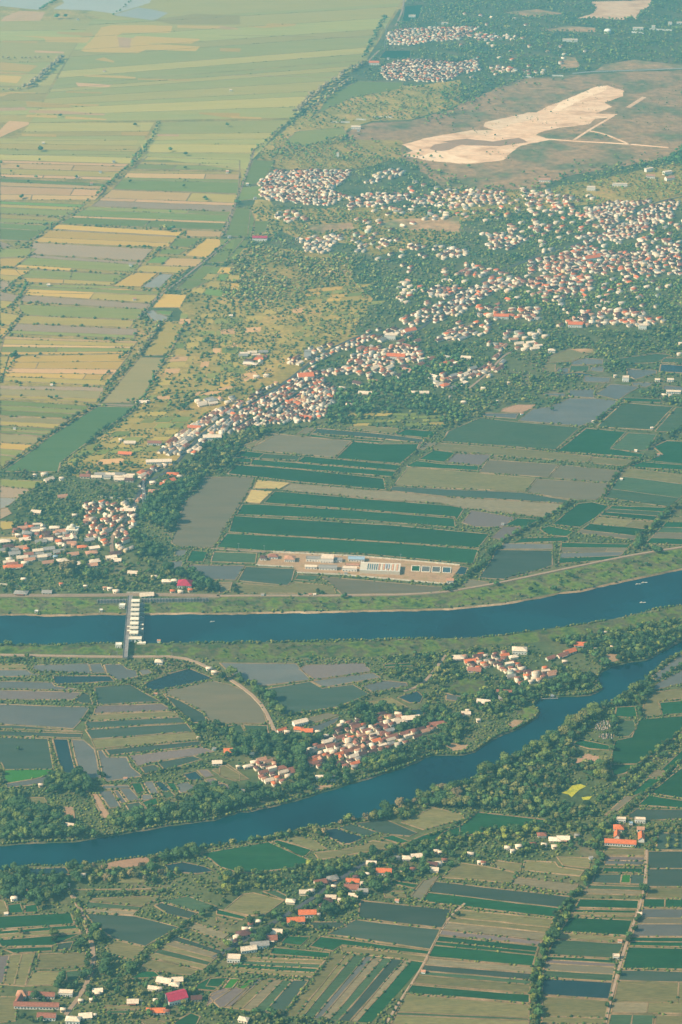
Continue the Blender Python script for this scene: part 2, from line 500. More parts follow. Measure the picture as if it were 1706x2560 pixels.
def bund_mesh(mb, line, w=1.5, h=.62):
    n = len(line)
    b = len(mb.v)
    for i in range(n):
        p, q = Vector(line[max(0, i - 1)]), Vector(line[min(n - 1, i + 1)])
        d = (q - p)
        if d.length < 1e-6:
            d = Vector((1, 0))
        d.normalize()
        nr = Vector((-d.y, d.x))
        x, y = line[i]
        ww = w * random.uniform(.7, 1.35)
        for off, z in ((-ww * .75, .02), (-ww * .4, h), (ww * .4, h), (ww * .75, .02)):
            mb.v.append((x + nr.x * off, y + nr.y * off, z))
    for i in range(n - 1):
        for k in range(3):
            o = b + 4 * i + k
            mb.f.append((o, o + 4, o + 5, o + 1))
    return mb

def field(code, gp, ring=True, amp=.5, mark=True, force_glow=False):
    pxs = [px_of(x, y)[:2] for x, y in gp]
    if max(p[0] for p in pxs) < -60 or min(p[0] for p in pxs) > IW + 60 or max(p[1] for p in pxs) < -40 or min(p[1] for p in pxs) > IH + 60:
        return None
    if mark:
        fill(pxs, 3)
    r = smooth_ring(gp, amp) if code not in 'sSB' else smooth_ring(smooth_ring(gp, amp), amp * .7, 9.0)
    z = nz() if code not in 'BmQx' else sz()
    m = bpy.data.meshes.new(FNAME[code])
    m.from_pydata([(x, y, z) for x, y in r], [], [tuple(range(len(r)))])
    mx, my = sum(p[0] for p in pxs) / len(pxs), sum(p[1] for p in pxs) / len(pxs)
    dry = (my < 1000 and mx < 480 + (1000 - my) * .55) or (1000 <= my < 1330 and mx < 440 - (my - 1000) * .9) or force_glow  # picks plots whose crop colours carry the painted haze glow
    o = link(FNAME[code], m, None, M[VAR.get(code, code)] if dry else M[code])
    tag(o, FLAB[code], kind='structure')
    return o

def hedge_on(line, prob, size=(.8, 1.8), tones='DMO', gap=5.0):
    for a, b in zip(line[:-1], line[1:]):
        d = math.hypot(b[0] - a[0], b[1] - a[1])
        k = int(d / gap)
        for i in range(k):
            t = (i + random.random()) / max(1, k)
            # patchy: whole runs planted or bare
            x, y = a[0] + (b[0] - a[0]) * t, a[1] + (b[1] - a[1]) * t
            if math.sin(x * .045 + y * .031) + math.sin(y * .077 - x * .02) * .8 + random.uniform(-.5, .5) > 1.3 - 2.6 * prob:
                far = y > 3250
                if far and random.random() < .45:
                    continue
                bushes.append((x + random.uniform(-.8, .8), y + random.uniform(-.8, .8), random.uniform(*size), random.choice('MOO' if far else tones)))

def F(code, s, txt, bund=True, hedge=.3, amp=.5, mark=True):
    gp = GP(PX(s, txt))
    o = field(code, gp, amp=amp, mark=mark)
    if o is not None and bund and code not in 'BsSxmYQ':
        y_ = gp[0][1]
        w = 1.5 if y_ < 3200 else 2.1
        mb = MB()
        bund_mesh(mb, smooth_ring(gp, .5) + [gp[0]], w)
        mb.build('bund', M['bund'], o)
        hedge_on(gp + [gp[0]], hedge)
    return o

def parse_strips(txt):
    out = []
    for w in txt.split():
        out.append((w[0], float(w[1:]) if len(w) > 1 else 1.0))
    return out

def lerp(a, b, t):
    return (a[0] + (b[0] - a[0]) * t, a[1] + (b[1] - a[1]) * t)

def BL(s, corners, strips, vertical=False, hedge=.3, split=0.0, w=None, tones='DMO', outline=True):
    """a block of strip fields between four surveyed corners (tl tr br bl)"""
    tl, tr, br, bl = GP(PX(s, corners))
    if vertical:
        tl, tr, br, bl = tl, bl, br, tr      # run the strips across
    st = parse_strips(strips)
    tot = sum(k for _, k in st)
    acc = 0.0
    lines = []
    ww = w or (1.5 if tl[1] < 3200 else 2.1 if tl[1] < 4500 else 2.4)
    for i, (c, k) in enumerate(st):
        t0, t1 = acc / tot, (acc + k) / tot
        acc += k
        a, b, c2, d = lerp(tl, bl, t0), lerp(tr, br, t0), lerp(tr, br, t1), lerp(tl, bl, t1)
        cuts = [0.0, 1.0]
        if split and random.random() < split:
            cuts = [0.0, random.uniform(.25, .75), 1.0]
        for u0, u1 in zip(cuts[:-1], cuts[1:]):
            cc = c if u0 == 0 else random.choice([c, c, 'G' if c in 'gG' else 'o' if c in 'yot' else c])
            field(cc, [lerp(a, b, u0), lerp(a, b, u1), lerp(d, c2, u1), lerp(d, c2, u0)])
            if u0 > 0:
                lines.append([lerp(a, b, u0), lerp(d, c2, u0)])
        if i > 0:
            lines.append([a, b])
    if outline:
        lines += [[tl, tr], [tr, br], [br, bl], [bl, tl]]
    mb = MB()
    for ln in lines:
        d = math.hypot(ln[1][0] - ln[0][0], ln[1][1] - ln[0][1])
        k = max(1, int(d / 25))
        pl = [lerp(ln[0], ln[1], j / k) for j in range(k + 1)]
        pl = [pl[0]] + [(x + random.uniform(-.5, .5), y + random.uniform(-.5, .5)) for x, y in pl[1:-1]] + [pl[-1]]
        bund_mesh(mb, pl, ww)
        hedge_on(pl, hedge, tones=tones)
    if mb.v:
        tag(mb.build('bund', M['bund']), 'low earth bund paths between the paddy fields', kind='structure')

def MOS(s, corners, nu, nv, pal, skip=.2, hedge=.35):
    """a patchwork of small plots, irregularly cut"""
    tl, tr, br, bl = GP(PX(s, corners))
    def q(u, v):
        return lerp(lerp(tl, tr, u), lerp(bl, br, u), v)
    for j in range(nv):
        us = sorted([0.0, 1.0] + [(i + random.uniform(-.35, .35)) / nu for i in range(1, nu)])
        for u0, u1 in zip(us[:-1], us[1:]):
            if random.random() < skip:
                continue
            v0, v1 = (j + random.uniform(.02, .15)) / nv, (j + 1 - random.uniform(.02, .15)) / nv
            e = .012
            ring = [q(u0 + e, v0), q(u1 - e, v0 + random.uniform(-.1, .1) / nv), q(u1 - e, v1), q(u0 + e, v1 + random.uniform(-.1, .1) / nv)]
            c = random.choice(pal)
            field(c, ring, amp=.8, force_glow=True)
            hedge_on(ring + [ring[0]], hedge, tones='DMO')

def ROAD(s, txt, w, mat, name, label, z=.60, lift=0.0, trees=None):
    pl = GP(PX(s, txt))
    out = []
    for a, b in zip(pl[:-1], pl[1:]):
        d = math.hypot(b[0] - a[0], b[1] - a[1])
        k = max(1, int(d / 20))
        out += [lerp(a, b, i / k) for i in range(k)]
    out.append(pl[-1])
    for _ in range(2):       # ease the corners
        out = [out[0]] + [((p[0] + 2 * q[0] + r[0]) / 4, (p[1] + 2 * q[1] + r[1]) / 4) for p, q, r in zip(out[:-2], out[1:-1], out[2:])] + [out[-1]]
    mb = MB()
    n = len(out)
    for i in range(n):
        p, q = Vector(out[max(0, i - 1)]), Vector(out[min(n - 1, i + 1)])
        d = (q - p).normalized()
        nr = Vector((-d.y, d.x)) * w / 2
        x, y = out[i]
        for k, zz in ((-1.25, .0), (-1, z + lift), (1, z + lift), (1.25, .0)):
            mb.v.append((x + nr.x * k, y + nr.y * k, zz))
    for i in range(n - 1):
        for k in range(3):
            o = 4 * i + k
            mb.f.append((o, o + 4, o + 5, o + 1))
    o = mb.build(name, M[mat])
    tag(o, label, kind='structure')
    pp = [px_of(x, y) for x, y in out]
    for (x0, y0, c0), (x1, y1, c1) in zip(pp[:-1], pp[1:]):
        hw = max(1.6, w * .6 * FPX / c0)
        d = math.hypot(x1 - x0, y1 - y0) or 1
        nx, ny = -(y1 - y0) / d * hw, (x1 - x0) / d * hw
        fill([(x0 + nx, y0 + ny), (x1 + nx, y1 + ny), (x1 - nx, y1 - ny), (x0 - nx, y0 - ny)], 4)
    return out

# ------------------------------------------------------------------ meadow and scrub sheets that lie under the plots
F('Q', 'p', '-60,150 600,140 q:1180,50 q:950,405 q:465,780 n:205,110 n:5,640 m:1445,640 m:1045,1010 j:890,255 j:1080,270 j:930,500 j:640,815 j:0,1245 j:-60,1290', amp=1, mark=False)
F('m', 'g', '0,905 640,900 640,940 830,940 1000,935 1437,905 1437,992 990,996 620,996 330,1004 0,1000', amp=1.5)
F('m', 'h', '-20,895 830,895 1300,890 1453,870 i:320,822 i:700,742 i:1200,636 i:1568,580 i:1568,700 i:1180,780 i:900,842 i:640,884 i:380,928 i:0,958 1200,968 640,980 0,988', amp=1.5)
F('m', 'g', '0,1215 400,1213 780,1204 h:0,1206 h:300,1200 h:900,1186 h:1453,1172 i:260,1166 i:700,1110 i:1200,1030 i:1568,955 i:1568,1030 i:1200,1100 i:700,1180 i:0,1250 h:900,1290 h:0,1300 800,1270 0,1265', amp=1.5)
F('x', 'f', '420,560 470,520 530,525 520,545 470,575')
F('x', 'f', '20,690 60,675 170,685 150,715 70,725')
F('m', 'f', '480,470 560,430 620,440 620,470 560,520 500,500')
F('m', 'f', '30,340 0,300 130,250 300,270 280,320 180,360')
F('x', 'e', '620,985 640,950 740,945 720,965')
F('B', 'r', '-100,800 100,690 300,600 500,520 700,500 860,488 1200,470 1568,458 1750,450 1750,930 1568,945 o:1480,120 o:1150,180 o:800,240 o:640,320 o:200,330 o:0,310 n:1300,180 n:1180,110', amp=6)
F('B', 'q', '820,880 860,850 1000,800 1250,790 1568,700 1568,960 1400,1000 1190,1045 900,1010', amp=4)
F('Q', 'q', '250,1000 480,800 700,620 900,560 1300,560 1568,520 1568,690 1250,780 1000,790 840,840 800,900 900,1040 300,1045', amp=4, mark=False)
F('Q', 'n', '240,130 450,0 1190,0 1190,110 900,190 400,190', amp=4, mark=False)
F('Q', 'n', '330,460 820,440 1240,450 1568,540 1568,640 1000,760 860,680 500,640 330,560', amp=4, mark=False)
F('Q', 'o', '0,330 640,330 1000,260 1568,140 1700,140 1700,420 1000,420 400,480 0,560', amp=4, mark=False)
F('B', 'n', '980,560 1120,520 1568,500 1568,600 1300,590', amp=3)
F('B', 'n', '560,560 860,540 880,580 640,610', amp=3)
F('B', 'l', '820,450 980,450 1000,480 850,475', amp=2)
F('B', 'r', '760,450 800,370 870,375 900,440', amp=2)
F('B', 'r', '1060,420 1250,390 1568,425 1568,445 1000,462', amp=2)
F('B', 'r', '400,80 620,60 800,90 560,110', amp=3)
F('B', 'r', '640,200 820,170 1000,180 1000,210', amp=3)
F('b', 'a', '620,285 760,240 950,215 1000,240 900,275 700,300', bund=False)
F('x', 'f', '1010,140 1090,90 1170,95 1160,130 1060,160')

F('Q', 'm', '1150,1045 1330,830 1480,830 1600,700 n:250,690 n:640,740 n:900,780 n:860,900 n:1000,1045 n:0,1045', amp=3, mark=False)
F('Q', 'k', '0,115 1000,120 880,330 640,440 480,560 300,650 0,740', amp=3, mark=False)
F('Q', 'k', '0,725 300,635 480,545 640,425 880,318 905,365 680,475 500,605 240,785 0,900', amp=2, mark=False)
F('Q', 'j', '1437,735 1437,905 1330,990 1250,1075 1130,1210 480,1290 470,1265 1000,1145 1150,1005 1380,825', amp=2, mark=False)
F('Q', 'j', '1130,130 1437,115 1437,740 1380,830 1150,1010 1000,1150 480,1270 420,1190 900,850 1000,640 1120,480 1230,260', amp=3, mark=False)
F('Q', 'n', '230,380 330,400 420,560 330,640 200,620 190,480', amp=3, mark=False)
# ------------------------------------------------------------------ the quarry
F('s', 'r', '-263,945 -123,905 -13,885 90,868 200,850 340,850 270,825 280,800 420,770 560,735 620,735 700,690 760,670 830,640 900,610 1010,565 1080,558 1190,595 1180,630 1060,670 1110,700 1000,742 1150,745 1100,768 1000,775 960,812 780,832 650,862 610,882 700,915 560,940 490,965 440,1005 400,1045 190,1070 115,1070 -123,1045 -263,1015 -190,985', amp=3)
F('b', 'n', '1370,60 1400,30 1568,5 o:130,30 o:60,60 1500,65 1430,75', bund=False, amp=3)
F('S', 'r', '270,815 285,798 420,770 560,737 620,737 640,752 560,790 450,810 380,850 300,835', amp=3)
F('S', 'r', '760,672 900,612 1010,567 1080,560 1060,590 920,650 780,720 700,740', amp=3)
F('S', 'r', '-260,1012 -130,1020 -40,985 20,990 60,1010 115,1030 240,1052 190,1068 115,1068 -123,1043', amp=3)
F('S', 'r', '90,868 200,852 340,852 300,880 160,885', amp=2)
if 0: F('b', 'r', '700,860 800,845 960,850 1000,800 940,850 860,880 740,890', bund=False, amp=3)
F('b', 'r', '0,925 160,905 330,925 500,900 560,930 380,955 160,950', bund=False, amp=3)
if 0: F('b', 'r', '600,830 720,800 900,770 960,790 780,830 650,855', bund=False, amp=3)
F('s', 'r', '880,120 990,85 1010,50 960,12 1370,0 1350,40 1290,75 1260,130 1235,100 1180,130 1110,125 1060,120 930,120', amp=3)

# ------------------------------------------------------------------ bottom right plots
F('o', 'c', '20,330 120,255 300,280 480,320 450,385 200,365 0,350')
F('o', 'c', '310,265 350,238 520,260 510,308 480,318')
F('o', 'c', '540,240 740,250 760,280 930,305 900,340 525,300')
F('o', 'c', '750,215 975,222 960,290 790,270')
F('t', 'c', '480,345 890,395 860,462 450,392')
BL('c', '-53,375 835,475 745,612 -130,505', 'v5 G4', hedge=.1)
BL('c', '100,560 730,622 655,765 -8,690', 'o3 o2 t3', hedge=.05)
BL('c', '-8,692 652,766 636,795 -22,725', 'k', hedge=.1)
BL('c', '-25,730 630,800 592,930 -92,868', 'G3 G2 G6', hedge=.12)
BL('c', '-92,880 592,935 572,1108 -190,1040', 't3 v3 g2 o4', hedge=.1)
BL('c', '-205,1050 572,1115 572,1172 -232,1105', 'G')
BL('c', '-240,1112 572,1182 565,1330 -335,1310', 'o6 g1 o3', hedge=.1)
for cn, st in (('1065,160 1325,165 1325,208 1050,203', 'o'), ('1070,212 1325,217 1320,270 1060,265', 'k w'), ('1060,285 1310,290 1310,320 1040,315', 'G'),
               ('1000,330 1330,332 1320,395 980,385', 'v'), ('960,398 1310,410 1300,465 920,455', 'g t'), ('900,490 1285,500 1280,555 870,545', 'G'),
               ('860,558 1270,566 1250,602 840,600', 'G o'), ('830,610 1245,630 1210,730 770,702', 'G'), ('765,712 1205,740 1190,775 740,748', 'o'), ('730,756 1185,782 1150,880 690,855', 'g'),
               ('680,865 1140,890 1112,1030 655,1000', 'G1 k1 p2 g2'), ('655,1012 1115,1036 1090,1145 652,1115', 'W'), ('652,1125 1090,1155 1060,1310 652,1300', 'o3 o1')):
    BL('c', cn, st, hedge=.22)
F('l', 'c', '1175,332 1232,334 1228,386 1165,384', hedge=0)
for cn, st in (('1345,180 1720,180 1720,410 1335,410', 'v4 v4'), ('1350,415 1720,425 1720,490 1330,485', 'o'), ('1315,490 1720,495 1720,550 1310,545', 'G'),
               ('1310,555 1720,560 1720,735 1240,735', 'w3 p2 w4'), ('1235,740 1720,745 1720,805 1220,795', 'G G'), ('1215,805 1720,820 1720,952 1175,945', 'G'),
               ('1165,955 1720,970 1720,1242 1105,1235', 'v2 o4 t2'), ('1100,1245 1380,1250 1375,1330 1080,1330', 'g'), ('1395,1250 1720,1255 1720,1330 1390,1330', 'o')):
    BL('c', cn, st, hedge=.1, split=.25)
F('v', 'c', '1410,60 1700,60 1700,172 1400,170')

# ------------------------------------------------------------------ bottom centre plots
F('G', 'b', '-128,195 320,118 420,165 610,245 500,285 200,320 100,310 0,280 -60,230', hedge=.4)
F('G', 'b', '340,115 380,105 600,170 560,210 530,215', hedge=.4)
F('o', 'b', '480,85 600,95 700,165 620,175 420,105', hedge=.6)
F('W', 'b', '690,40 760,30 950,90 850,130 800,130 710,85')
F('v', 'b', '770,25 860,0 1040,60 960,85')
F('v', 'b', '880,0 1080,-30 1290,60 1240,80 1060,65')
F('G', 'b', '1050,90 1130,75 1240,115 1180,130')
F('o', 'b', '620,190 830,165 1000,110 1130,130 1100,160 650,235')
F('G', 'b', '1180,140 1330,75 1568,5 1568,80 1250,132')
F('G', 'f', '120,1215 230,1125 720,1180 500,1230 0,1298 -40,1300 20,1250')
F('o', 'e', '1185,1190 1390,1095 1568,1130 1600,1170 1330,1240', hedge=.4)
F('o', 'b', '30,560 150,460 220,450 420,500 300,590 200,600')
F('g', 'b', '280,440 360,430 440,470 430,500')
F('G', 'b', '-20,555 180,605 150,625 -20,590', hedge=.5)
F('o', 'b', '-20,610 120,640 80,660 -20,640', hedge=.5)
F('G', 'b', '1140,370 1300,395 1270,420 1100,385')
F('o', 'b', '1070,440 1200,440 1220,480 1080,480')
F('p', 'b', '1250,470 1330,370 1430,340 1390,400 1320,510')
F('v', 'b', '920,500 1510,558 1465,672 1440,680 905,615', hedge=.2)
F('v', 'b', '890,625 1440,690 1380,820 700,720', hedge=.2)
F('G', 'b', '660,735 1380,830 1370,855 800,790 740,830 590,800', hedge=.2)
F('o', 'b', '790,797 1360,865 1340,903 800,836')
BL('b', '750,847 1345,905 985,1300 425,1252', 'o5 o3 g5 w3 t4 g4 v5 t3 G6', vertical=True, hedge=.45, tones='D', outline=False)
F('G', 'b', '350,805 720,840 710,880 330,850', hedge=.4)
F('G', 'b', '440,730 590,740 530,795 400,780', hedge=.4)
F('v', 'b', '570,640 800,640 830,670 640,700', hedge=.3)
BL('b', '170,870 690,890 600,1000 30,960', 'o g G o', hedge=.5)
BL('b', '250,1010 580,1022 410,1245 30,1195', 'w o2 t2 g2 v3', vertical=True, hedge=.4, tones='D')
F('k', 'b', '-70,1130 130,1060 230,1030 80,1190 0,1200', hedge=.3)
F('l', 'b', '20,1075 70,1010 130,1015 70,1085')
F('l', 'b', '120,1075 180,1018 235,1020 160,1080')
F('G', 'b', '-60,1010 50,1005 0,1070 -90,1060')

# ------------------------------------------------------------------ bottom left plots
F('o', 'a', '-20,500 30,505 60,580 -20,595')
F('G', 'a', '50,530 135,520 155,580 60,585')
F('G', 'a', '165,535 240,525 255,575 165,580')
BL('a', '-20,605 465,580 490,652 -20,688', 'G')
BL('a', '-20,700 500,662 530,708 -20,748', 'G o')
BL('a', '-20,758 540,714 345,795 10,802', 'G')
F('G', 'a', '20,815 340,802 340,830 90,845')
F('v', 'a', '380,780 480,770 460,820 370,825')
BL('a', '-20,865 230,842 165,1060 -50,1040', 'k o o', vertical=True)
F('o', 'a', '260,848 560,842 565,930 235,950')
F('o', 'a', '215,965 430,965 370,1050 170,1060')
F('g', 'a', '430,965 575,950 500,1020 440,1030')
F('o', 'a', '-20,1128 120,1132 100,1290 -20,1300')
F('o', 'a', '600,490 1040,470 1030,492 930,538 585,505')
F('g', 'a', '575,508 930,542 900,566 560,547')
F('t', 'a', '560,552 890,572 870,596 550,577')
F('v', 'a', '560,585 880,602 1170,676 1000,770 950,800 740,750 610,650')
F('o', 'a', '740,758 950,806 870,890 720,850 695,810')
F('g', 'a', '1060,502 1230,472 1420,540 1300,580')
F('v', 'a', '1010,532 1060,514 1290,582 1240,620 1100,590')
F('t', 'a', '1280,648 1500,720 1455,758 1225,682', hedge=.5)
BL('a', '1160,735 1460,830 1330,950 965,870', 'v t o g o', hedge=.4)
F('G', 'a', '930,962 1010,962 1050,1000 850,1012')
F('o', 'a', '965,878 1300,958 1240,990 920,950')
F('G', 'a', '1290,1050 1380,1000 1500,1010 1400,1090 1280,1080')
F('k', 'a', '1380,1110 1440,1078 1530,1072 1350,1190')
F('W', 'a', '1080,270 1200,250 1340,280 1400,310 1290,325 1100,310', hedge=.6)
F('W', 'a', '170,296 430,286 460,330 200,332', hedge=.6)
F('W', 'a', '880,330 950,310 960,335 900,350', hedge=.4)
F('o', 'a', '760,360 940,350 950,385 760,385', bund=False)
F('o', 'a', '680,1190 900,1185 920,1210 700,1215')
F('g', 'a', '700,1220 890,1215 870,1240 690,1240')
F('G', 'a', '1150,1290 1250,1235 1310,1260 1280,1320 1130,1330')
F('o', 'a', '920,1290 1000,1270 1090,1300 1000,1340')

# ------------------------------------------------------------------ plots between the rivers
F('w', 'd', '220,165 575,155 598,218 220,205')
F('w', 'd', '585,160 660,155 690,215 605,220')
F('w', 'd', '682,160 800,160 830,190 890,200 900,240 780,265 702,225')
F('w', 'd', '910,200 960,190 1000,215 930,230')
F('W', 'd', '350,235 720,235 750,270 360,290', hedge=.5)
F('W', 'd', '950,280 1130,215 1240,185 1390,250 1230,290 1030,330 960,320', hedge=.5)
F('w', 'd', '-20,195 180,195 200,215 320,235 -20,240', hedge=.4)
F('o', 'd', '-20,160 170,160 180,185 -20,190', hedge=.5)
F('w', 'd', '-20,270 340,276 360,300 560,332 -20,315')
F('k', 'd', '-20,328 480,340 540,345 480,392 -20,388', hedge=.3)
F('v', 'd', '490,392 545,345 590,360 608,420 480,405')
F('w', 'd', '-20,420 590,438 520,540 480,580 -20,548', hedge=.2)
F('v', 'd', '-20,560 100,556 545,600 -20,578')
F('v', 'd', '-20,592 540,612 530,640 -20,626')
F('v', 'd', '-20,635 315,645 352,845 35,848 10,800 -20,800')
F('l', 'd', '32,852 340,842 345,870 240,900 60,935 32,900', bund=False)
F('w', 'd', '35,940 240,906 330,882 280,940 50,965')
F('W', 'd', '345,645 445,650 505,890 440,900 385,800', hedge=.5)
F('w', 'd', '470,650 550,655 620,715 660,900 530,910', hedge=.05)
F('w', 'd', '640,725 670,720 700,766 830,766 860,830 930,890 700,925 672,880', hedge=.05)
F('v', 'd', '620,310 850,290 1050,402 640,424')
F('k', 'd', '630,430 1060,416 1130,460 615,480')
F('o', 'd', '600,488 1140,466 1170,500 565,530')
F('v', 'd', '560,536 1180,505 1220,540 570,580')
F('v', 'd', '560,586 1220,546 1260,598 600,648')
F('o', 'd', '600,652 1270,602 1300,650 625,710')
F('v', 'd', '690,716 1310,660 1310,690 720,755')
F('k', 'd', '845,756 1320,700 1400,730 1250,760 1000,798 900,825')
F('v', 'd', '1030,800 1260,757 1320,780 1080,850')
F('v', 'd', '920,830 1010,815 1070,850 950,875')
F('p', 'd', '1060,340 1390,268 1500,290 1640,350 1717,440 1747,545 1437,545 1370,530 1330,470 1200,400', hedge=.4)
F('v', 'd', '1070,352 1190,402 1330,480 1360,540 1260,540 1150,440', hedge=.4)
for c_, t_ in (('w', '0,150 500,155 590,260 280,300 190,290 60,210'), ('k', '520,190 560,165 940,150 990,205 620,260'), ('w', '600,270 1000,215 1050,245 680,310'),
               ('v', '310,320 590,272 670,317 870,292 980,355 760,440 420,490 380,420'), ('w', '930,300 1080,265 1220,280 1230,300 1000,340'),
               ('o', '970,410 1110,375 1230,440 1100,450'), ('W', '1160,375 1290,335 1330,370 1310,410 1240,410'), ('W', '1190,460 1340,450 1330,500 1270,490'),
               ('w', '570,580 780,500 770,530 660,600'), ('p', '480,540 700,480 780,490 560,560'), ('g', '60,560 140,555 180,630 40,620'), ('g', '150,555 310,560 320,620 200,630'),
               ('w', '1480,350 1600,375 1560,400 1480,390'), ('G', '1070,160 1280,150 1300,165 1080,178'), ('o', '0,830 50,810 190,910 100,920 0,890'), ('k', '0,930 80,960 0,990')):
    F(c_, 'e', t_, hedge=.2)
for c_, t_ in (('w', '640,990 730,985 790,1090 720,1100'), ('w', '670,950 840,950 850,968 680,975'), ('w', '745,985 772,985 830,1060 792,1065'), ('w', '780,970 850,968 920,1045 842,1055'),
               ('G', '855,935 920,935 950,990 890,1005'), ('w', '940,930 1000,925 1040,1000 990,1010'), ('w', '930,1010 990,1012 1000,1040 930,1050'), ('v', '820,1075 910,1060 950,1100 850,1120'),
               ('G', '930,1060 1020,1032 1040,1070 960,1100'), ('g', '1050,992 1120,992 1150,1020 1080,1040'), ('G', '1082,930 1140,935 1170,985 1130,988'), ('W', '1010,930 1060,925 1120,985 1060,990'),
               ('w', '1150,940 1230,930 1300,980 1180,1000'), ('W', '1200,880 1280,860 1330,910 1240,920'), ('k', '1290,850 1360,850 1400,888 1340,900'), ('k', '1340,912 1400,905 1500,980 1420,990'),
               ('o', '1390,850 1470,820 1568,880 1568,920 1470,900'), ('b', '600,1012 630,1000 720,1150 680,1170'), ('o', '170,1030 290,1030 320,1080 180,1070'), ('b', '420,1090 480,1090 490,1170 430,1150')):
    F(c_, 'd', t_, hedge=.12)

# ------------------------------------------------------------------ plots right of the lower river
for c_, t_ in (('o', '1320,390 1400,340 1568,320 1568,380 1410,400 1430,490 1310,510'), ('G', '1140,440 1260,435 1275,510 1130,500'), ('g', '1150,525 1250,525 1270,580 1220,630 1120,635'),
               ('G', '1420,410 1600,395 1600,478 1440,490'), ('G', '1290,520 1700,485 1568,600 1400,740 1270,810 1100,810 1130,660 1240,635'), ('G', '1100,815 1260,815 1200,870 1120,890'),
               ('G', '850,680 900,650 1090,690 1090,720 960,710'), ('w', '1370,240 1568,92 1568,150 1400,270'), ('w', '1380,300 1600,180 1600,280 1370,330'),
               ('G', '1430,850 1568,720 1700,620 1700,690 1568,790 1500,870'), ('t', '1350,890 1400,850 1470,865 1420,910'), ('G', '1240,1000 1350,905 1430,915 1330,990 1250,1020'),
               ('p', '1060,1150 1200,1020 1250,1030 1150,1110'), ('G', '1360,1000 1560,840 1720,780 1720,1060'), ('G', '1280,1080 1350,1015 1720,1075 1720,1110'), ('v', '1200,1160 1270,1105 1720,1115 1720,1165 1350,1180'),
               ('b', '880,780 940,745 1080,770 1080,800 830,810')):
    F(c_, 'f', t_, hedge=.22)
F('Y', 'f', '775,1000 812,990 850,952 905,943 942,958 900,978 872,1002 846,1030 828,1012', amp=1.6)
F('Y', 'f', '910,1030 980,1022 960,1045 920,1048')

# ------------------------------------------------------------------ plots above the wide river
F('p', 'g', '1350,112 1660,112 1640,180 1570,290 1510,380 1400,560 1380,575 1165,570 1120,540 1160,420 1200,290 1300,190')
for c_, t_ in (('w', '1150,590 1230,585 1200,630 1140,625'), ('G', '1255,590 1360,600 1330,665 1220,665'), ('w', '1080,665 1200,660 1180,715 1110,720'), ('w', '1230,685 1600,690 1540,785 1310,780 1220,720'),
               ('g', '1400,600 1680,610 1670,675 1380,665'), ('o', '1430,810 1520,800 1510,850 1440,870')):
    F(c_, 'g', t_, hedge=.25)
for c_, t_ in (('v', '170,697 490,712 470,790 440,820 120,788'), ('o', '110,806 430,826 490,797 740,820 760,872 120,872'), ('t', '0,800 80,800 70,862 0,868'),
               ('g', '510,750 650,757 620,790 490,780'), ('p', '660,762 1470,832 1440,868 800,880 770,850'),
               ('G', '50,90 110,32 520,62 1070,122 1085,195 480,140 240,110'), ('y', '240,130 460,150 390,190 220,185'), ('y', '200,195 345,205 260,285 160,275'),
               ('t', '460,155 1090,205 1112,203 i:0,242 i:400,262 i:800,290 i:680,375 i:190,320 i:60,300 1450,280 1130,265 400,195'), ('G', '360,205 900,250 1540,302 1595,318 1545,396 1535,372 800,315 290,280'), ('G', '150,290 260,290 900,330 1530,382 1540,440 900,390 110,355'),
               ('G', '90,365 500,390 1100,425 1760,485 1690,575 1100,535 330,490 60,470'), ('G', '50,480 330,495 1100,540 1690,585 1655,680 900,610 300,595 -20,570')):
    F(c_, 'h', t_, hedge=.10)
for c_, t_ in (('p', '340,1005 860,1050 750,1160 200,1110 250,1060'), ('G', '870,1055 1050,1072 1340,1070 1180,1200 760,1165'), ('G', '590,1007 750,1032 1070,1052 1040,1066 600,1030'),
               ('v', '640,970 1000,1000 1330,1040 1330,1065 1000,1030 600,1002'), ('p', '500,1010 570,965 620,970 580,1000'), ('G', '1140,1010 1220,975 1430,990 1380,1035'), ('o', '830,970 880,950 1170,970 1140,1005'),
               ('G', '110,1150 140,1115 290,1132 250,1165'), ('g', '290,1135 530,1150 510,1177 250,1167'), ('G', '560,1152 1190,1212 1160,1245 500,1190'), ('G', '110,1162 210,1168 200,1195 60,1190'),
               ('G', '220,1172 1150,1252 1130,1285 200,1207'), ('o', '150,1085 330,1010 350,1020 200,1100'), ('p', '1310,1060 1420,1065 1330,1110 1290,1100')):
    F(c_, 'k', t_, hedge=.12)
for c_, t_ in (('o', '1140,163 1230,50 1450,64 i:240,86 i:610,120 i:540,205 1450,182'), ('v', '1125,172 1450,190 i:520,212 i:840,266 i:830,285 i:400,258 1450,236 1112,200')):
    F(c_, 'h', t_, hedge=.1)
for c_, t_ in (('G', '1300,1172 1400,1112 1540,1130 1465,1190'), ('o', '1385,1100 1425,1062 l:0,1067 l:600,1112 l:980,1152 l:940,1190 l:400,1150 1460,1116'), ('G', '1215,1218 1285,1182 1450,1203 l:240,1217 l:230,1245 1450,1233')):
    F(c_, 'k', t_, hedge=.15)
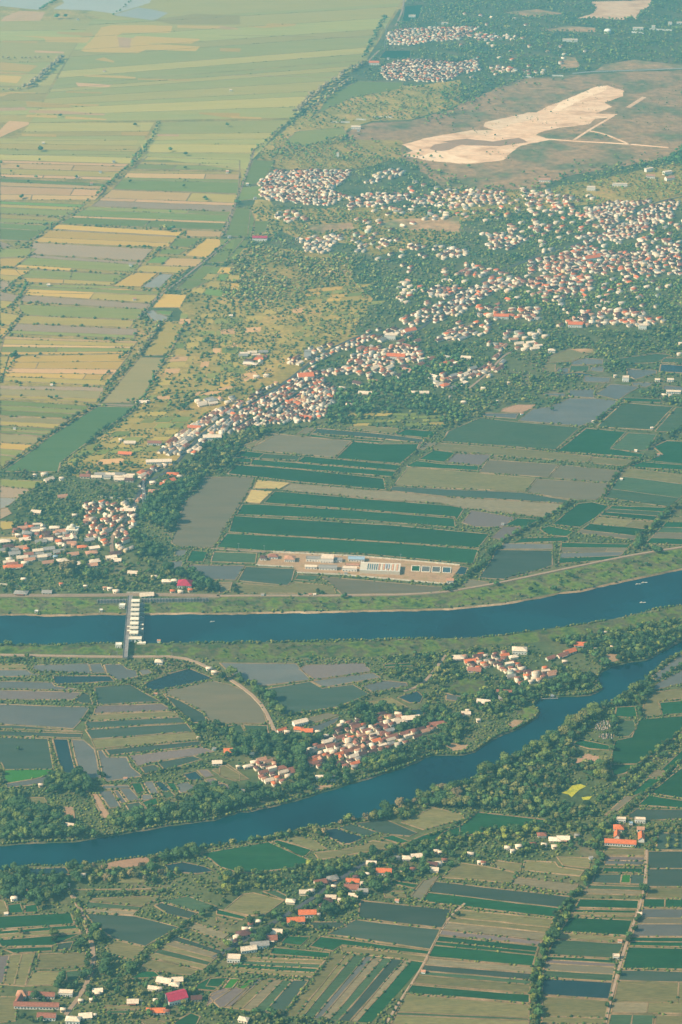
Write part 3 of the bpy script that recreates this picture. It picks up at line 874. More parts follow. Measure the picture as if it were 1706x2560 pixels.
for c_, t_ in (('w', '400,546 720,550 720,582 380,582'), ('v', '350,587 720,592 720,690 560,740 400,780 240,770 330,640'), ('p', '300,0 760,30 690,115 240,80'), ('p', '770,32 1160,72 1100,150 700,115'),
               ('p', '620,125 1100,155 1080,210 1000,260 850,260 550,210'), 
               ('k', '190,330 480,375 390,440 210,435 130,410'), ('G', '490,380 640,390 540,440 410,425'), ('k', '400,437 520,442 490,490 390,520 320,510'), 
               ('G', '890,285 980,276 1090,302 1000,380 900,440 720,420'), ('G', '640,452 700,432 860,466 810,500 690,490'), ('G', '520,512 820,502 830,530 460,545'), ('p', '130,820 180,780 310,800 300,810 200,835'), ('W', '80,750 120,695 170,705 150,750')):
    F(c_, 'i', t_, hedge=.15)
BL('i', '1110,300 1480,312 1380,397 1030,360', 'G g G', hedge=.1)
BL('i', '1020,376 1400,406 1250,522 880,476', 'o2 G2 p', hedge=.1, split=.4)
BL('i', '780,540 1240,552 1140,650 760,678', 'G p w G', hedge=.15, split=.4)
BL('i', '1200,52 1700,112 1490,308 1060,246', 'o2 g3 g2', hedge=.05)
BL('i', '1215,45 1330,5 1720,40 1720,75', 'G', hedge=.1)
BL('i', '1500,372 1720,372 1720,560 1330,545', 'o G g p G', hedge=.2)
for c_, t_ in (('g', '40,990 250,900 500,930 900,965 740,1110 0,1055'), ('G', '940,970 1200,992 1100,1100 1320,1140 1300,1160 750,1120'), ('g', '1215,1000 1400,1010 1340,1110 1260,1120 1100,1105'),
               ('w', '590,845 700,830 830,775 1000,775 1150,790 1100,850 980,930 900,955 500,920'), ('w', '830,720 1000,715 990,770 830,762'), ('w', '1000,747 1100,682 1300,692 1200,750 1150,785'),
               ('w', '930,630 1100,640 1090,670 930,665'), ('G', '1180,770 1430,780 1430,800 1200,795'), ('g', '1010,960 1180,802 1510,830 1370,980'), ('g', '1390,990 1530,832 1720,840 1720,1000'),
               ('G', '1380,1090 1470,1050 1720,1060 1720,1220 1320,1190 1440,1140'), ('o', '985,1157 1250,1177 1190,1215 950,1195'),
               ('k', '90,1135 330,1142 250,1210 30,1190'), ('w', '845,535 930,510 1050,520 1050,550 850,555'), ('w', '760,575 830,575 825,605 745,600'),
               ('w', '980,570 1060,565 1050,600 970,595'), ('w', '1210,580 1400,590 1400,610 1260,650 1210,620'), ('W', '1430,550 1620,560 1620,610 1420,600'), ('w', '1240,670 1400,670 1330,700 1250,695'),
               ('w', '1450,690 1600,700 1600,725 1440,715'), ('w', '270,870 500,870 480,905 270,890'), ('w', '650,740 800,740 800,760 680,755'), ('b', '400,840 480,815 610,815 590,840 510,870 380,860'),
               ('o', '700,500 830,450 960,490 850,530 690,540'), ('g', '840,560 960,560 960,595 830,605'), ('o', '660,560 740,550 740,600 660,600'), ('g', '1100,520 1400,480 1500,490 1400,540 1240,545'), ('g', '1450,510 1600,510 1600,545 1430,540'),
               ('W', '660,620 900,605 1000,620 940,628'), ('o', '1010,690 1080,665 1060,690 1000,725')):
    F(c_, 'l', t_, hedge=.15)

# ------------------------------------------------------------------ the hazy plain on the left
BL('j', '0,785 600,824 470,902 0,885', 'G g G', hedge=.2)
BL('j', '0,895 470,912 370,972 0,948', 'p o', hedge=.15)
BL('j', '0,950 370,974 300,1022 0,1000', 'G g G', hedge=.1)
BL('j', '0,1003 290,1026 220,1075 0,1060', 'p')
BL('j', '0,1064 215,1078 110,1152 0,1140', 'y g')
BL('j', '0,1144 105,1156 25,1220 0,1215', 'g')
F('E', 'j', '640,826 880,832 850,870 700,960 560,1070 400,1190 380,1255 20,1250 200,1122 310,1036 460,936')
BL('g', '0,125 290,140 210,190 0,170', 'g')
BL('g', '0,175 200,192 40,310 0,320', 'k w')
F('k', 'g', '0,322 50,312 80,350 0,390')
F('o', 'g', '0,400 100,405 80,450 0,460')
F('y', 'g', '0,505 100,500 130,520 0,535')
F('o', 'j', '1080,270 1215,272 1110,490 930,495 1000,380')
F('p', 'j', '915,505 1100,512 1000,640 930,770 870,800 665,805 770,680')
BL('j', '0,692 680,702 630,800 0,770', 'k2 p4 o2', hedge=.15)
BL('j', '60,500 850,482 690,690 10,660', 'y3 y3 b2 y2 o2', hedge=.35, split=.4)
BL('j', '30,370 900,402 840,480 0,490', 't1 o2 t1 g2 y1', hedge=.4, split=.4)
BL('j', '110,287 900,322 880,382 60,352', 'k4 g2', hedge=.15)
BL('j', '150,232 880,267 850,310 110,285', 'o', hedge=.3)
BL('j', '120,162 970,192 900,260 150,230', 'g', hedge=.2)
BL('j', '160,102 980,157 960,190 130,142', 'k', hedge=.2)
BL('j', '200,42 1050,77 990,150 160,97', 'g1 y2', hedge=.15, split=.5)
BL('j', '0,80 130,102 50,182 0,190', 'k o')
BL('j', '0,0 100,10 50,50 0,70', 'k')
BL('j', '0,212 140,232 60,300 0,282', 'o')
BL('j', '0,310 80,322 15,380 0,370', 'y')
BL('j', '0,500 60,500 20,640 0,660', 'o y')
for c_, t_ in (('y', '1070,90 1220,100 1180,180 1000,180'), ('w', '960,212 1000,197 1110,250 1080,268 1000,268'), ('l', '1010,200 1130,205 1110,230 1030,225'), ('G', '1220,0 1350,0 1280,60 1150,65')):
    F(c_, 'j', t_)
MOS('j', '1180,215 1560,215 1560,480 1130,490', 5, 7, 'gogoGob', .35)
MOS('j', '1120,500 1560,490 1560,680 1020,690', 5, 5, 'gogobG', .35)
MOS('j', '1020,700 1560,690 1300,790 960,780', 5, 3, 'ogbyo', .25)
MOS('j', '900,860 1300,850 1150,1010 700,1030', 4, 4, 'gggoGo', .15)
MOS('j', '640,1030 1130,1020 1000,1150 420,1200', 5, 4, 'goGggo', .2)
MOS('j', '560,1180 960,1150 880,1230 480,1260', 3, 2, 'bog', .2)
MOS('k', '0,210 560,180 420,440 0,480', 6, 7, 'ogoogob', .5)
MOS('k', '560,60 1000,20 900,130 540,160', 4, 4, 'oGGogy', .25)
MOS('k', '560,170 1100,130 850,310 450,330', 6, 6, 'gogogo', .5)
MOS('k', '400,340 850,320 640,450 330,500', 5, 4, 'ogoog', .5)
MOS('k', '0,490 150,480 260,630 0,720', 3, 4, 'obyg', .3)
MOS('k', '840,870 1240,870 1150,950 800,960', 4, 4, 'GogG', .2)
MOS('k', '1250,870 1420,850 1480,950 1200,960', 3, 4, 'GogG', .2)
MOS('m', '1400,830 1568,830 1568,1040 1230,1000', 3, 4, 'oGyol', .3)
MOS('n', '0,640 200,650 120,760 0,820', 2, 2, 'GG', .1)
BL('m', '0,302 690,327 625,392 0,392', 'b3 t2', hedge=.2, split=.4)
BL('m', '0,132 840,157 730,262 0,242', 'b1 t2 o2 b1', hedge=.15, split=.4)
BL('m', '0,250 700,287 690,322 0,300', 'G1 t1', hedge=.2)
BL('m', '0,400 560,422 440,500 0,480', 'l1 o1 g2', hedge=.2)
BL('m', '0,482 420,512 350,550 0,540', 'o g', hedge=.3)
BL('m', '0,542 330,562 190,660 0,650', 'G1 G2', hedge=.2)
BL('m', '0,662 80,690 20,710 0,715', 'k')
BL('m', '960,110 1568,132 1568,200 870,190', 'g2 o1 g2', hedge=.2, split=.5)
BL('m', '845,202 1568,207 1555,350 740,322', 'o1 t2 g1 G4', hedge=.15, split=.5)
BL('m', '730,327 1555,357 1520,468 600,432', 't3 b1 k2', hedge=.12, split=.4)
BL('m', '580,437 1510,470 1450,590 390,547', 'g1 G2 t.5 G2', hedge=.25, split=.4)
BL('m', '380,552 1190,602 1100,702 220,667', 'y2 k.5 y3 y2', hedge=.1, split=.6)
BL('m', '210,672 1000,712 930,790 200,745', 'k', hedge=.1)
BL('m', '210,752 930,800 870,882 100,832', 'k1 g3 y1', hedge=.2, split=.4)
BL('m', '100,842 850,884 720,950 180,930', 'g2 y1', hedge=.2, split=.4)
BL('m', '180,942 720,954 1040,1012 140,1000', 'g1 y2', hedge=.2)
for c_, t_ in (('t', '1220,590 1450,600 1440,635 1210,630'), ('G', '1150,645 1320,640 1270,680 1230,700 1110,695'), ('G', '1060,715 1220,715 1170,750 1040,745'), ('y', '1350,645 1480,650 1350,770 1210,755'),
               ('l', '1010,765 1110,765 1070,805 950,805'), ('t', '1110,770 1330,780 1280,830 1060,820'), ('o', '930,820 1260,830 1170,870 870,860'), ('y', '870,867 1030,872 920,960 740,955'),
               ('w', '1050,875 1130,880 1040,970 930,960'), ('G', '1540,450 1640,430 1620,630 1470,630'), ('G', '1510,650 1600,640 1470,800 1360,800'), ('G', '1330,820 1470,830 1380,920 1250,975 1150,975')):
    F(c_, 'm', t_, hedge=.3)
F('G', 'n', '100,440 200,450 230,520 200,640 30,625'); F('G', 'n', '225,530 320,530 300,600 220,620'); F('G', 'n', '220,130 360,140 280,280 150,300'); F('G', 'n', '150,310 280,300 270,380 110,400')
BL('m', '0,712 240,712 180,760 0,770', 'g', hedge=.3)
BL('m', '0,775 170,772 90,832 0,832', 'y')
BL('m', '0,842 200,852 80,930 0,920', 'y o', hedge=.3)
BL('m', '0,922 70,942 30,980 0,985', 'k')
F('Q', 'p', '-40,-60 q:1250,-60 q:1190,60 600,150 -40,160', amp=1, mark=False)
# the far green plain, in long bands
BL('p', '0,140 600,130 330,560 0,560', 'h H h2 H h', hedge=.02, w=1.5, outline=False)
BL('p', '0,570 330,565 200,800 0,800', 'h o h H o', hedge=.05, w=1.5, outline=False)
BL('p', '600,125 q:1180,10 q:960,390 350,560', 'H h2 H2 h H2 h H', hedge=.02, w=1.5, outline=False)
BL('p', '350,562 q:950,398 q:480,770 200,800', 'H h H2 h2 H h2 H2', hedge=.02, w=1.5, outline=False)
BL('p', '200,805 1010,800 860,1040 0,1045', 'h2 o H h2 o h', hedge=.08, w=1.5, outline=False)
BL('p', '1030,800 q:450,785 q:215,1040 900,1045', 'H2 h H2 h', hedge=.04, w=1.5, outline=False)
BL('m', '900,0 n:270,0 n:200,120 960,108', 'H h2 H', hedge=.05, w=1.5, outline=False)
BL('m', '960,110 n:200,120 n:150,270 1568,200', 'H h', hedge=.05, w=1.5, outline=False)
BL('m', '0,-10 900,0 850,155 0,130', 'h o H h', hedge=.1, w=1.5, outline=False)
F('G', 'q', '1080,330 1250,330 1240,390 1040,380'); F('G', 'q', '720,620 900,530 1200,540 1180,580 860,640 640,740'); F('G', 'q', '1210,40 1330,30 1300,120 1190,150')
F('g', 'q', '420,930 500,860 800,830 830,870 560,960')
F('h', 'p', '560,80 1100,-30 q:1230,-40 q:1185,20 q:600,60 1437,95 700,135', bund=False)
for c_, t_ in (('y', '370,208 600,213 620,240 375,220'), ('y', '80,232 330,240 600,245 570,280 300,275 290,250'), ('y', '20,265 250,270 245,283 10,275'), ('b', '230,330 420,338 420,350 225,343'),
               ('y', '530,330 620,240 660,180 730,165 980,165 1130,170 1115,215 800,215 760,240 870,250 890,235 1310,255 1300,265 1250,285 960,285 1310,305 1280,335 960,325 900,348 560,340'),
               ('b', '770,245 860,250 850,315 780,310'), ('y', '1160,165 1460,170 1555,185 1555,195 1160,182'), ('y', '0,405 250,430 190,470 0,460'), ('y', '0,465 190,478 150,490 0,485'), ('y', '0,492 150,500 110,545 0,535'),
               ('y', '620,390 680,375 750,400 745,410'), ('y', '550,490 800,495 890,505 885,515 550,500'), ('y', '900,513 1250,520 1240,530 900,522'), ('b', '495,540 725,555 715,570 510,565'), ('y', '435,597 670,603 665,613 430,606'),
               ('y', '0,610 70,600 280,608 60,615 20,630 0,633'), ('y', '170,660 280,670 430,680 480,705 180,700'), ('y', '430,678 650,682 640,695 450,690'), ('b', '0,705 160,700 180,720 0,725'), ('b', '190,720 380,722 690,745 680,755 190,737'),
               ('y', '180,748 370,755 380,772 170,765'), ('y', '420,760 700,778 690,787 430,778'), ('b', '60,790 190,800 190,815 60,870 0,900 0,850'), ('y', '140,875 370,880 370,897 150,890'), ('b', '1030,878 1170,880 1170,893 1030,890'),
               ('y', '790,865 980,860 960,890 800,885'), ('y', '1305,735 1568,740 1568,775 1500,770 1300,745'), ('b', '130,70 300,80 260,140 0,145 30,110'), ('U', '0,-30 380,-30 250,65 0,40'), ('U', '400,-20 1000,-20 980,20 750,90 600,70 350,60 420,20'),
               ('U', '740,100 900,50 980,60 1100,85 1010,135 900,120'), ('o', '1000,130 1280,90 1568,100 1568,160 1130,160')):
    F(c_, 'p', t_, bund=False, amp=1.0)
for c_, t_ in (('y', '170,175 300,170 310,155 500,155 490,170 290,185'), ('y', '0,315 140,318 130,340 0,335'), ('t', '0,165 130,190 60,195 0,190'), ('y', '70,760 275,768 270,780 80,773')):
    F(c_, 'q', t_, bund=False, amp=1.0)

# ------------------------------------------------------------------ roads, tracks and canals
ROAD('g', '-60,886 300,886 640,886 830,882 960,878 1150,882 1437,890', 7, 'path', 'road', 'embankment road behind the concrete retaining wall', lift=.6)
ROAD('h', '-20,890 300,887 830,887 1300,880 1453,862 i:0,868 i:320,815 i:700,735 i:1200,630 i:1350,605 i:1600,566', 4, 'path', 'track', 'pale dirt track along the far river embankment', lift=.6)
ROAD('d', '-40,98 200,102 500,108 800,112 1000,110 1230,105 1290,150 1400,200 1568,290 e:230,370 e:290,430 e:330,540 e:370,620', 4.5, 'path', 'track', 'pale dirt track from the weir to the river village', lift=.5)
ROAD('g', '810,420 880,290 905,230 950,130 j:1060,1290 j:1130,1220 j:1250,1085 j:1330,1000 j:1437,915 k:120,860 k:240,790 k:400,690 k:510,605 k:600,530 k:680,470 k:760,435 k:880,375 k:950,350 k:1100,350 k:1150,400 k:1240,355 k:1330,310 k:1400,240 k:1480,160 l:100,90 l:250,20 o:330,880 o:620,760 o:880,680 o:1080,600 o:1250,480 o:1400,405 o:1620,360', 5.5, 'road', 'road', 'main asphalt road running through the villages')
ROAD('k', '50,990 200,915 350,840 480,770 600,660', 3.5, 'road', 'road', 'back street of the dense roadside village')
ROAD('l', '40,400 130,330 220,270', 4, 'path', 'road', 'lane between houses in the wooded town')
ROAD('l', '160,720 300,610 400,490 450,470', 4, 'path', 'road', 'lane through the wooded hamlet by the flooded fields')
ROAD('g', '740,620 720,500 800,420', 5, 'path', 'road', 'village lane leading down from the main road')
ROAD('a', '455,440 490,470 530,560 580,700 610,790 630,870 615,980 560,1080 510,1140 430,1250', 4.5, 'path', 'track', 'winding dirt track through the lower paddies')
ROAD('a', '-40,430 250,428 480,430 700,430 1000,425', 1.8, 'bund', 'track', 'earth track behind the grove at the river bend')
ROAD('b', '-50,880 110,800 260,700 400,610 510,555 650,460 780,365 900,270 1050,200', 5, 'road', 'road', 'narrow road through the linear hamlet')
ROAD('e', '1200,335 1280,330 1350,275 1400,220 1420,150 1480,100', 4, 'path', 'track', 'curving track to the tongue-of-land village')
ROAD('b', '1600,520 1540,560 1440,690 1350,890 1260,1040 1215,1100 1170,1160 1090,1300', 2.6, 'path', 'track', 'straight earth track between the lower plots')
ROAD('c', '1335,170 1332,400 1300,480 1290,590 1220,700 1200,790 1160,930 1130,1030 1100,1150 1060,1320', 2.8, 'path', 'track', 'grassy track right of the tree-lined canal')
ROAD('q', '1210,-30 1190,80 1150,170', 5, 'path', 'track', 'far pale track above the villages')
ROAD('q', '1040,330 960,410', 5, 'path', 'track', 'far pale track beside the canal')
ROAD('n', '225,60 210,110 160,260 100,420 60,530 10,630', 4.5, 'path', 'track', 'earth track along the edge of the great plain')
ROAD('m', '1520,640 1340,790 1150,940 1050,1010 j:900,250', 4, 'path', 'track', 'earth track through the golden paddies')
ROAD('j', '640,812 900,822', 4, 'path', 'track', 'short track above the long green field')
ROAD('r', '860,915 960,850 1080,780 1120,755', 7, 's', 'track', 'sandy haul track climbing from the quarry')
ROAD('r', '640,905 860,922 1200,940 1480,965', 7, 's', 'track', 'long sandy track across the scrubland')
ROAD('r', '960,855 1050,870 1230,945', 6, 's', 'track', 'sandy branch track on the scrubland')
ROAD('r', '1210,705 1320,635', 11, 's', 'track', 'short sandy strip cleared in the scrubland')
ROAD('r', '850,480 1000,466 1200,462 1600,446', 6, 'concrete', 'road', 'pale road along the top of the scrubland')
ROAD('q', '0,230 600,240 1060,250', 2.5, 'x', 'track', 'thin pale path across the far green plain')
ROAD('q', '0,490 400,498 760,508', 2.5, 'x', 'track', 'second thin pale path across the green plain')
fill(PX('f', '755,1010 850,945 960,955 1000,1040 960,1085 900,1090 850,1075 770,1060'), 6)
ROAD('h', '-60,578 300,603', 2.5, 'path', 'track', 'path leading to the water works')
# ------------------------------------------------------------------ landmark structures
ROOFC = {'w': (.68, .51, .35), 'O': (.58, .14, .045), 'r': (.27, .095, .058), 'm': (.105, .042, .036), 'g': (.27, .235, .20), 'R': (.36, .020, .055), 't': (.44, .21, .12), 'b': (.26, .34, .40)}
ROOFN = {'w': 'cream-roofed', 'O': 'orange-tiled', 'r': 'brown-red-tiled', 'm': 'dark maroon-roofed', 'g': 'grey-roofed', 'R': 'magenta-roofed', 't': 'faded terracotta', 'b': 'pale blue-roofed'}
WALLC = [(.78, .62, .44), (.74, .57, .38), (.66, .48, .31), (.80, .67, .51), (.60, .49, .34), (.68, .50, .26), (.50, .52, .38), (.60, .41, .26)]

def rect_mark(x, y, L, W, ang, val=5, grow=1.0):
    c, s = math.cos(ang), math.sin(ang)
    q = []
    for sx, sy in ((-1, -1), (1, -1), (1, 1), (-1, 1)):
        a, b = sx * (L / 2 + grow), sy * (W / 2 + grow)
        q.append(px_of(x + a * c - b * s, y + a * s + b * c)[:2])
    fill(q, val)

def wall_mb(L, W, h, gable=0.0):
    mb = MB()
    x, y = L / 2, W / 2
    v = [(-x, -y, -.3), (x, -y, -.3), (x, y, -.3), (-x, y, -.3), (-x, -y, h), (x, -y, h), (x, y, h), (-x, y, h)]
    mb.v = v
    mb.f = [(0, 1, 5, 4), (2, 3, 7, 6)]
    if gable:
        mb.v += [(-x, 0, h + gable), (x, 0, h + gable)]
        mb.f += [(1, 2, 6, 9, 5), (3, 0, 4, 8, 7)]
    else:
        mb.f += [(1, 2, 6, 5), (3, 0, 4, 7), (4, 5, 6, 7)]
    return mb

def gable_roof_mb(L, W, h, rise, ov=.7, th=.18):
    mb = MB()
    x, y = L / 2 + ov, W / 2 + ov
    e = h - ov * rise / (W / 2) + .05
    r = h + rise + .05
    for s in (-1, 1):
        b = len(mb.v)
        mb.v += [(-x, s * y, e), (x, s * y, e), (x, 0, r), (-x, 0, r), (-x, s * y, e + th), (x, s * y, e + th), (x, 0, r + th), (-x, 0, r + th)]
        mb.f += [(b, b + 1, b + 2, b + 3), (b + 4, b + 7, b + 6, b + 5), (b, b + 4, b + 5, b + 1), (b, b + 3, b + 7, b + 4), (b + 1, b + 5, b + 6, b + 2)]
    return mb

def hip_roof_mb(L, W, h, rise, ov=.8):
    mb = MB()
    x, y = L / 2 + ov, W / 2 + ov
    k = max(.3, x - y)
    mb.v = [(-x, -y, h - .2), (x, -y, h - .2), (x, y, h - .2), (-x, y, h - .2), (-k, 0, h + rise), (k, 0, h + rise), (-x, -y, h - .4), (x, -y, h - .4), (x, y, h - .4), (-x, y, h - .4)]
    mb.f = [(0, 1, 5, 4), (1, 2, 5), (2, 3, 4, 5), (3, 0, 4), (6, 7, 1, 0), (7, 8, 2, 1), (8, 9, 3, 2), (9, 6, 0, 3), (9, 8, 7, 6)]
    return mb

def flat_roof_mb(L, W, h, par=.5):
    mb = MB()
    mb.box(0, 0, h + .003, L + .5, W + .5, .22)
    for sx, sy, lx, ly in ((0, -1, L + .5, .25), (0, 1, L + .5, .25), (-1, 0, .25, W), (1, 0, .25, W)):
        mb.box(sx * (L + .25) / 2, sy * (W + .25) / 2, h + .226, lx, ly, par)
    return mb

def building(x, y, L, W, h, ang, roof, rise, roofcol, wallcol, label, cat='building', name='building', group=None, doors=1, wins=4, wmat=None, rmat=None, z=0.0, mark=True):
    t = thing(name, label, cat, (x, y, z), group, ang)
    w = wall_mb(L, W, h, rise if roof == 'gable' else 0).build('wall', wmat or M['wall'], t)
    w.color = (*wallcol, 1)
    rm = {'gable': gable_roof_mb, 'hip': hip_roof_mb}.get(roof)
    r = (rm(L, W, h, rise) if rm else flat_roof_mb(L, W, h)).build('roof', rmat or M['roof'], t)
    r.color = (*roofcol, 1)
    if roof in ('gable', 'hip') and L > 9:
        MB().box(0, 0, h + rise + (.12 if roof == 'gable' else -.06), (L + 1.2) if roof == 'gable' else max(.6, L - W), .5, .2).build('ridge_cap', M['roof'], r).color = (roofcol[0] * .8, roofcol[1] * .8, roofcol[2] * .8, 1)
    for s in (-1, 1):
        for i in range(wins):
            u = (i + .5) / wins * L - L / 2
            if i == wins // 2 and doors and s == -1:
                MB().box(u, s * (W / 2 + .03), 0, 1.2, .12, min(2.2, h - .4)).build('door', M['wood'], t)
            else:
                MB().box(u, s * (W / 2 + .03), 1.0, min(1.6, L / wins * .6), .10, min(1.4, h - 1.5)).build('window', M['glass'], t)
    if mark:
        rect_mark(x, y, L, W, ang)
    return t

def ang_of(s, x0, y0, x1, y1):
    a, b = G(s, x0, y0), G(s, x1, y1)
    return math.atan2(b[1] - a[1], b[0] - a[0])

def bld(s, tx, ty, wpx, ratio, h, roof, rise, rc, label, cat='building', wallcol=(.80, .72, .60), ang=None, name='building', **kw):
    k = mpp(s, tx, ty)
    L = wpx * k
    x, y = G(s, tx, ty)
    return building(x, y, L, L * ratio, h, R(-4) if ang is None else ang, roof, rise, ROOFC[rc], wallcol, label, cat, name, **kw)

# ---- the gated weir across the wide river
def weir():
    base = G('g', 865, 1100)
    t = thing('gated_weir', 'long concrete gated weir and bridge spanning the wide blue river', 'weir', (base[0], base[1], 0))
    def lp(tx, ty, z):
        p = g2(*sheet('g', tx, ty), z)
        return (p[0] - base[0], p[1] - base[1])
    A, B = lp(852, 885, 5.5), lp(818, 1288, 5.5)
    ang = math.atan2(B[1] - A[1], B[0] - A[0])
    Ld = math.hypot(B[0] - A[0], B[1] - A[1])
    c = ((A[0] + B[0]) / 2, (A[1] + B[1]) / 2)
    deck = MB().box(c[0], c[1], 4.6, Ld, 6.6, .9, ang).build('bridge_deck', M['concrete_dark'], t)
    nx, ny = -math.sin(ang), math.cos(ang)
    for s in (-1, 1):
        MB().box(c[0] + nx * s * 3.15, c[1] + ny * s * 3.15, 5.503, Ld, .3, 1.0, ang).build('parapet', M['concrete'], t)
    for i in range(13):
        f = (i + .5) / 13
        x, y = A[0] + (B[0] - A[0]) * f, A[1] + (B[1] - A[1]) * f
        MB().box(x, y, -4.0, 1.6, 5.2, 8.59, ang).build('bridge_column', M['concrete'], t)
    ps = []
    for i in range(8):
        x, y = lp(888 - 1.6 * i, 922 + 29.6 * i, 9)
        ps.append((x, y))
        MB().box(x + 1.5, y, -4, 17, 2.8, 9.8, 0).box(x + 11.3, y, -4, 3, 1.6, 8.6, 0).build('pier', M['concrete'], t)
        gh = MB().box(x, y, 6.4, 10.0, 6.2, 3.4, 0).build('gatehouse', M['cream'], t)
        MB().box(x, y, 9.803, 12.2, 8.6, .5, 0).box(x, y, 10.304, 11.0, 7.4, .35, 0).build('roof', M['cream'], gh)
        for s in (-1, 1):
            MB().box(x + s * 2.6, y - 3.12, 7.4, 1.8, .08, 1.5, 0).build('window', M['glass'], gh)
        MB().box(x + 5.8, y, 5.8, .9, .9, 4.0, 0).build('hoist_post', M['concrete'], t)
    for (x0, y0), (x1, y1) in zip(ps[:-1], ps[1:]):
        MB().box((x0 + x1) / 2 + 4.0, (y0 + y1) / 2, -3.5, .6, abs(y0 - y1) - 2.9, 6.6, 0).build('gate', M['steel'], t)
        MB().box((x0 + x1) / 2, (y0 + y1) / 2, 5.803, 7.0, abs(y0 - y1) - 2.9, .6, 0).build('walkway', M['concrete'], t)
    for tx, ty in ((843, 1092), (843, 1118), (928, 1078), (926, 1106)):
        x, y = lp(tx, ty, 6)
        cb = MB().box(x, y, 3.2, 4.2, 3.4, 3.6, 0).build('control_cabin', M['brick'], t)
        MB().box(x, y, 6.803, 5.0, 4.2, .3, 0).build('roof', M['cream'], cb)
    x, y = lp(885, 1178, 2)
    tw = MB().box(x, y, -3, 17, 7, 8.6, 0).build('abutment_tower', M['white'], t)
    for s in (-1, 1):
        MB().box(x + s * 2.6, y - 3.55, 0.2, 2.0, .12, 4.6, 0).build('slot', M['glass'], tw)
    MB().box(x, y, 5.603, 18.5, 8.2, .5, 0).build('roof', M['cream'], tw)
    x, y = lp(925, 1195, 1)
    MB().box(x, y, -3, 12, 5, 5, 0).build('wing_wall', M['cream'], t)
    fill([sheet('g', 815, 885), sheet('g', 945, 885), sheet('g', 950, 1200), sheet('g', 800, 1300)], 5)
weir()

def flat_hut(s, tx, ty, wpx, label, h=5.0, wc=(.74, .66, .52), name='guard_house', cat='guard house'):
    k = mpp(s, tx, ty)
    x, y = G(s, tx, ty)
    building(x, y, wpx * k, wpx * k * .75, h, R(-3), 'flat', 0, (.74, .66, .52), wc, label, cat, name, wins=3)
flat_hut('g', 800, 965, 38, 'cream flat-roofed guard house left of the weir, north bank')
flat_hut('g', 777, 1222, 40, 'cream flat-roofed guard house left of the weir, south bank')
flat_hut('g', 662, 990, 20, 'tiny cream pump hut on the north bank meadow', 3.0, name='pump_hut', cat='hut')
flat_hut('g', 240, 995, 22, 'small pale shelter on the grassy bank left of the weir', 2.4, name='shelter', cat='hut')

# ---- concrete flood wall along the embankment
def panel_wall(s, x0, y0, x1, y1, h, n, label, mat, name='boundary_wall', cat='wall', th=.5, lean=0.0, post=True, pmat=None):
    a, b = G(s, x0, y0), G(s, x1, y1)
    t = thing(name, label, cat, (a[0], a[1], 0))
    ang = math.atan2(b[1] - a[1], b[0] - a[0])
    t.rotation_euler = (0, 0, ang)
    L = math.hypot(b[0] - a[0], b[1] - a[1])
    w = L / n
    pm = MB()
    pm.v = [(-w * .47, -th / 2 - lean, -.3), (w * .47, -th / 2 - lean, -.3), (w * .47, th / 2, -.3), (-w * .47, th / 2, -.3), (-w * .47, -th / 2, h), (w * .47, -th / 2, h), (w * .47, th / 2, h), (-w * .47, th / 2, h)]
    pm.f = [(4, 5, 6, 7), (0, 1, 5, 4), (1, 2, 6, 5), (2, 3, 7, 6), (3, 0, 4, 7)]
    me = pm.mesh('panel')
    po = MB().box(0, -lean * .5, -.3, w * .07 + .15, th + .25 + lean, h + .5).mesh('post')
    for i in range(n):
        link('panel', me, t, mat, ((i + .5) * w, 0, 0))
        if post:
            link('post', po, t, pmat or mat, (i * w, 0, 0))
panel_wall('g', 640, 934, 828, 930, 5.5, 9, 'stained concrete flood wall left of the weir bridge', M['concrete_dark'], 'flood_wall', 'flood wall', .8, 2.0, pmat=M['concrete'])
panel_wall('g', 925, 928, 1368, 922, 5.5, 22, 'stained concrete flood wall right of the weir bridge', M['concrete_dark'], 'flood_wall', 'flood wall', .8, 2.0, pmat=M['concrete'])
panel_wall('g', 830, 872, 1008, 872, 2.6, 9, 'cream boundary wall behind the weir bridge head', M['cream'])
panel_wall('g', 658, 246, 880, 262, 2.6, 16, 'long cream wall above the mosque village', M['cream'])
panel_wall('g', -20, 812, 140, 826, 2.4, 10, 'cream wall beside the track by the wide river', M['cream'])
panel_wall('g', -20, 520, 100, 530, 2.4, 8, 'pale yellow wall at the edge of the weir village', M['cream'])
panel_wall('q', 995, 768, 1135, 770, 4, 8, 'far white wall below the second village', M['white'])
panel_wall('q', 890, 784, 955, 786, 4, 4, 'short far white wall by the scrubland shed', M['white'])
panel_wall('q', 728, 801, 850, 803, 4, 7, 'broken far white wall left of the scrubland shed', M['white'])
panel_wall('r', 520, 506, 600, 508, 4, 4, 'bright white wall where the pale road ends', M['white'])
panel_wall('r', 718, 498, 792, 500, 4, 4, 'white wall beside the pale far road', M['white'])
panel_wall('r', 1355, 195, 1500, 203, 5, 7, 'white wall at the far green clearing', M['white'])
panel_wall('r', 1238, 215, 1318, 220, 5, 4, 'short white wall at the far clearing', M['white'])

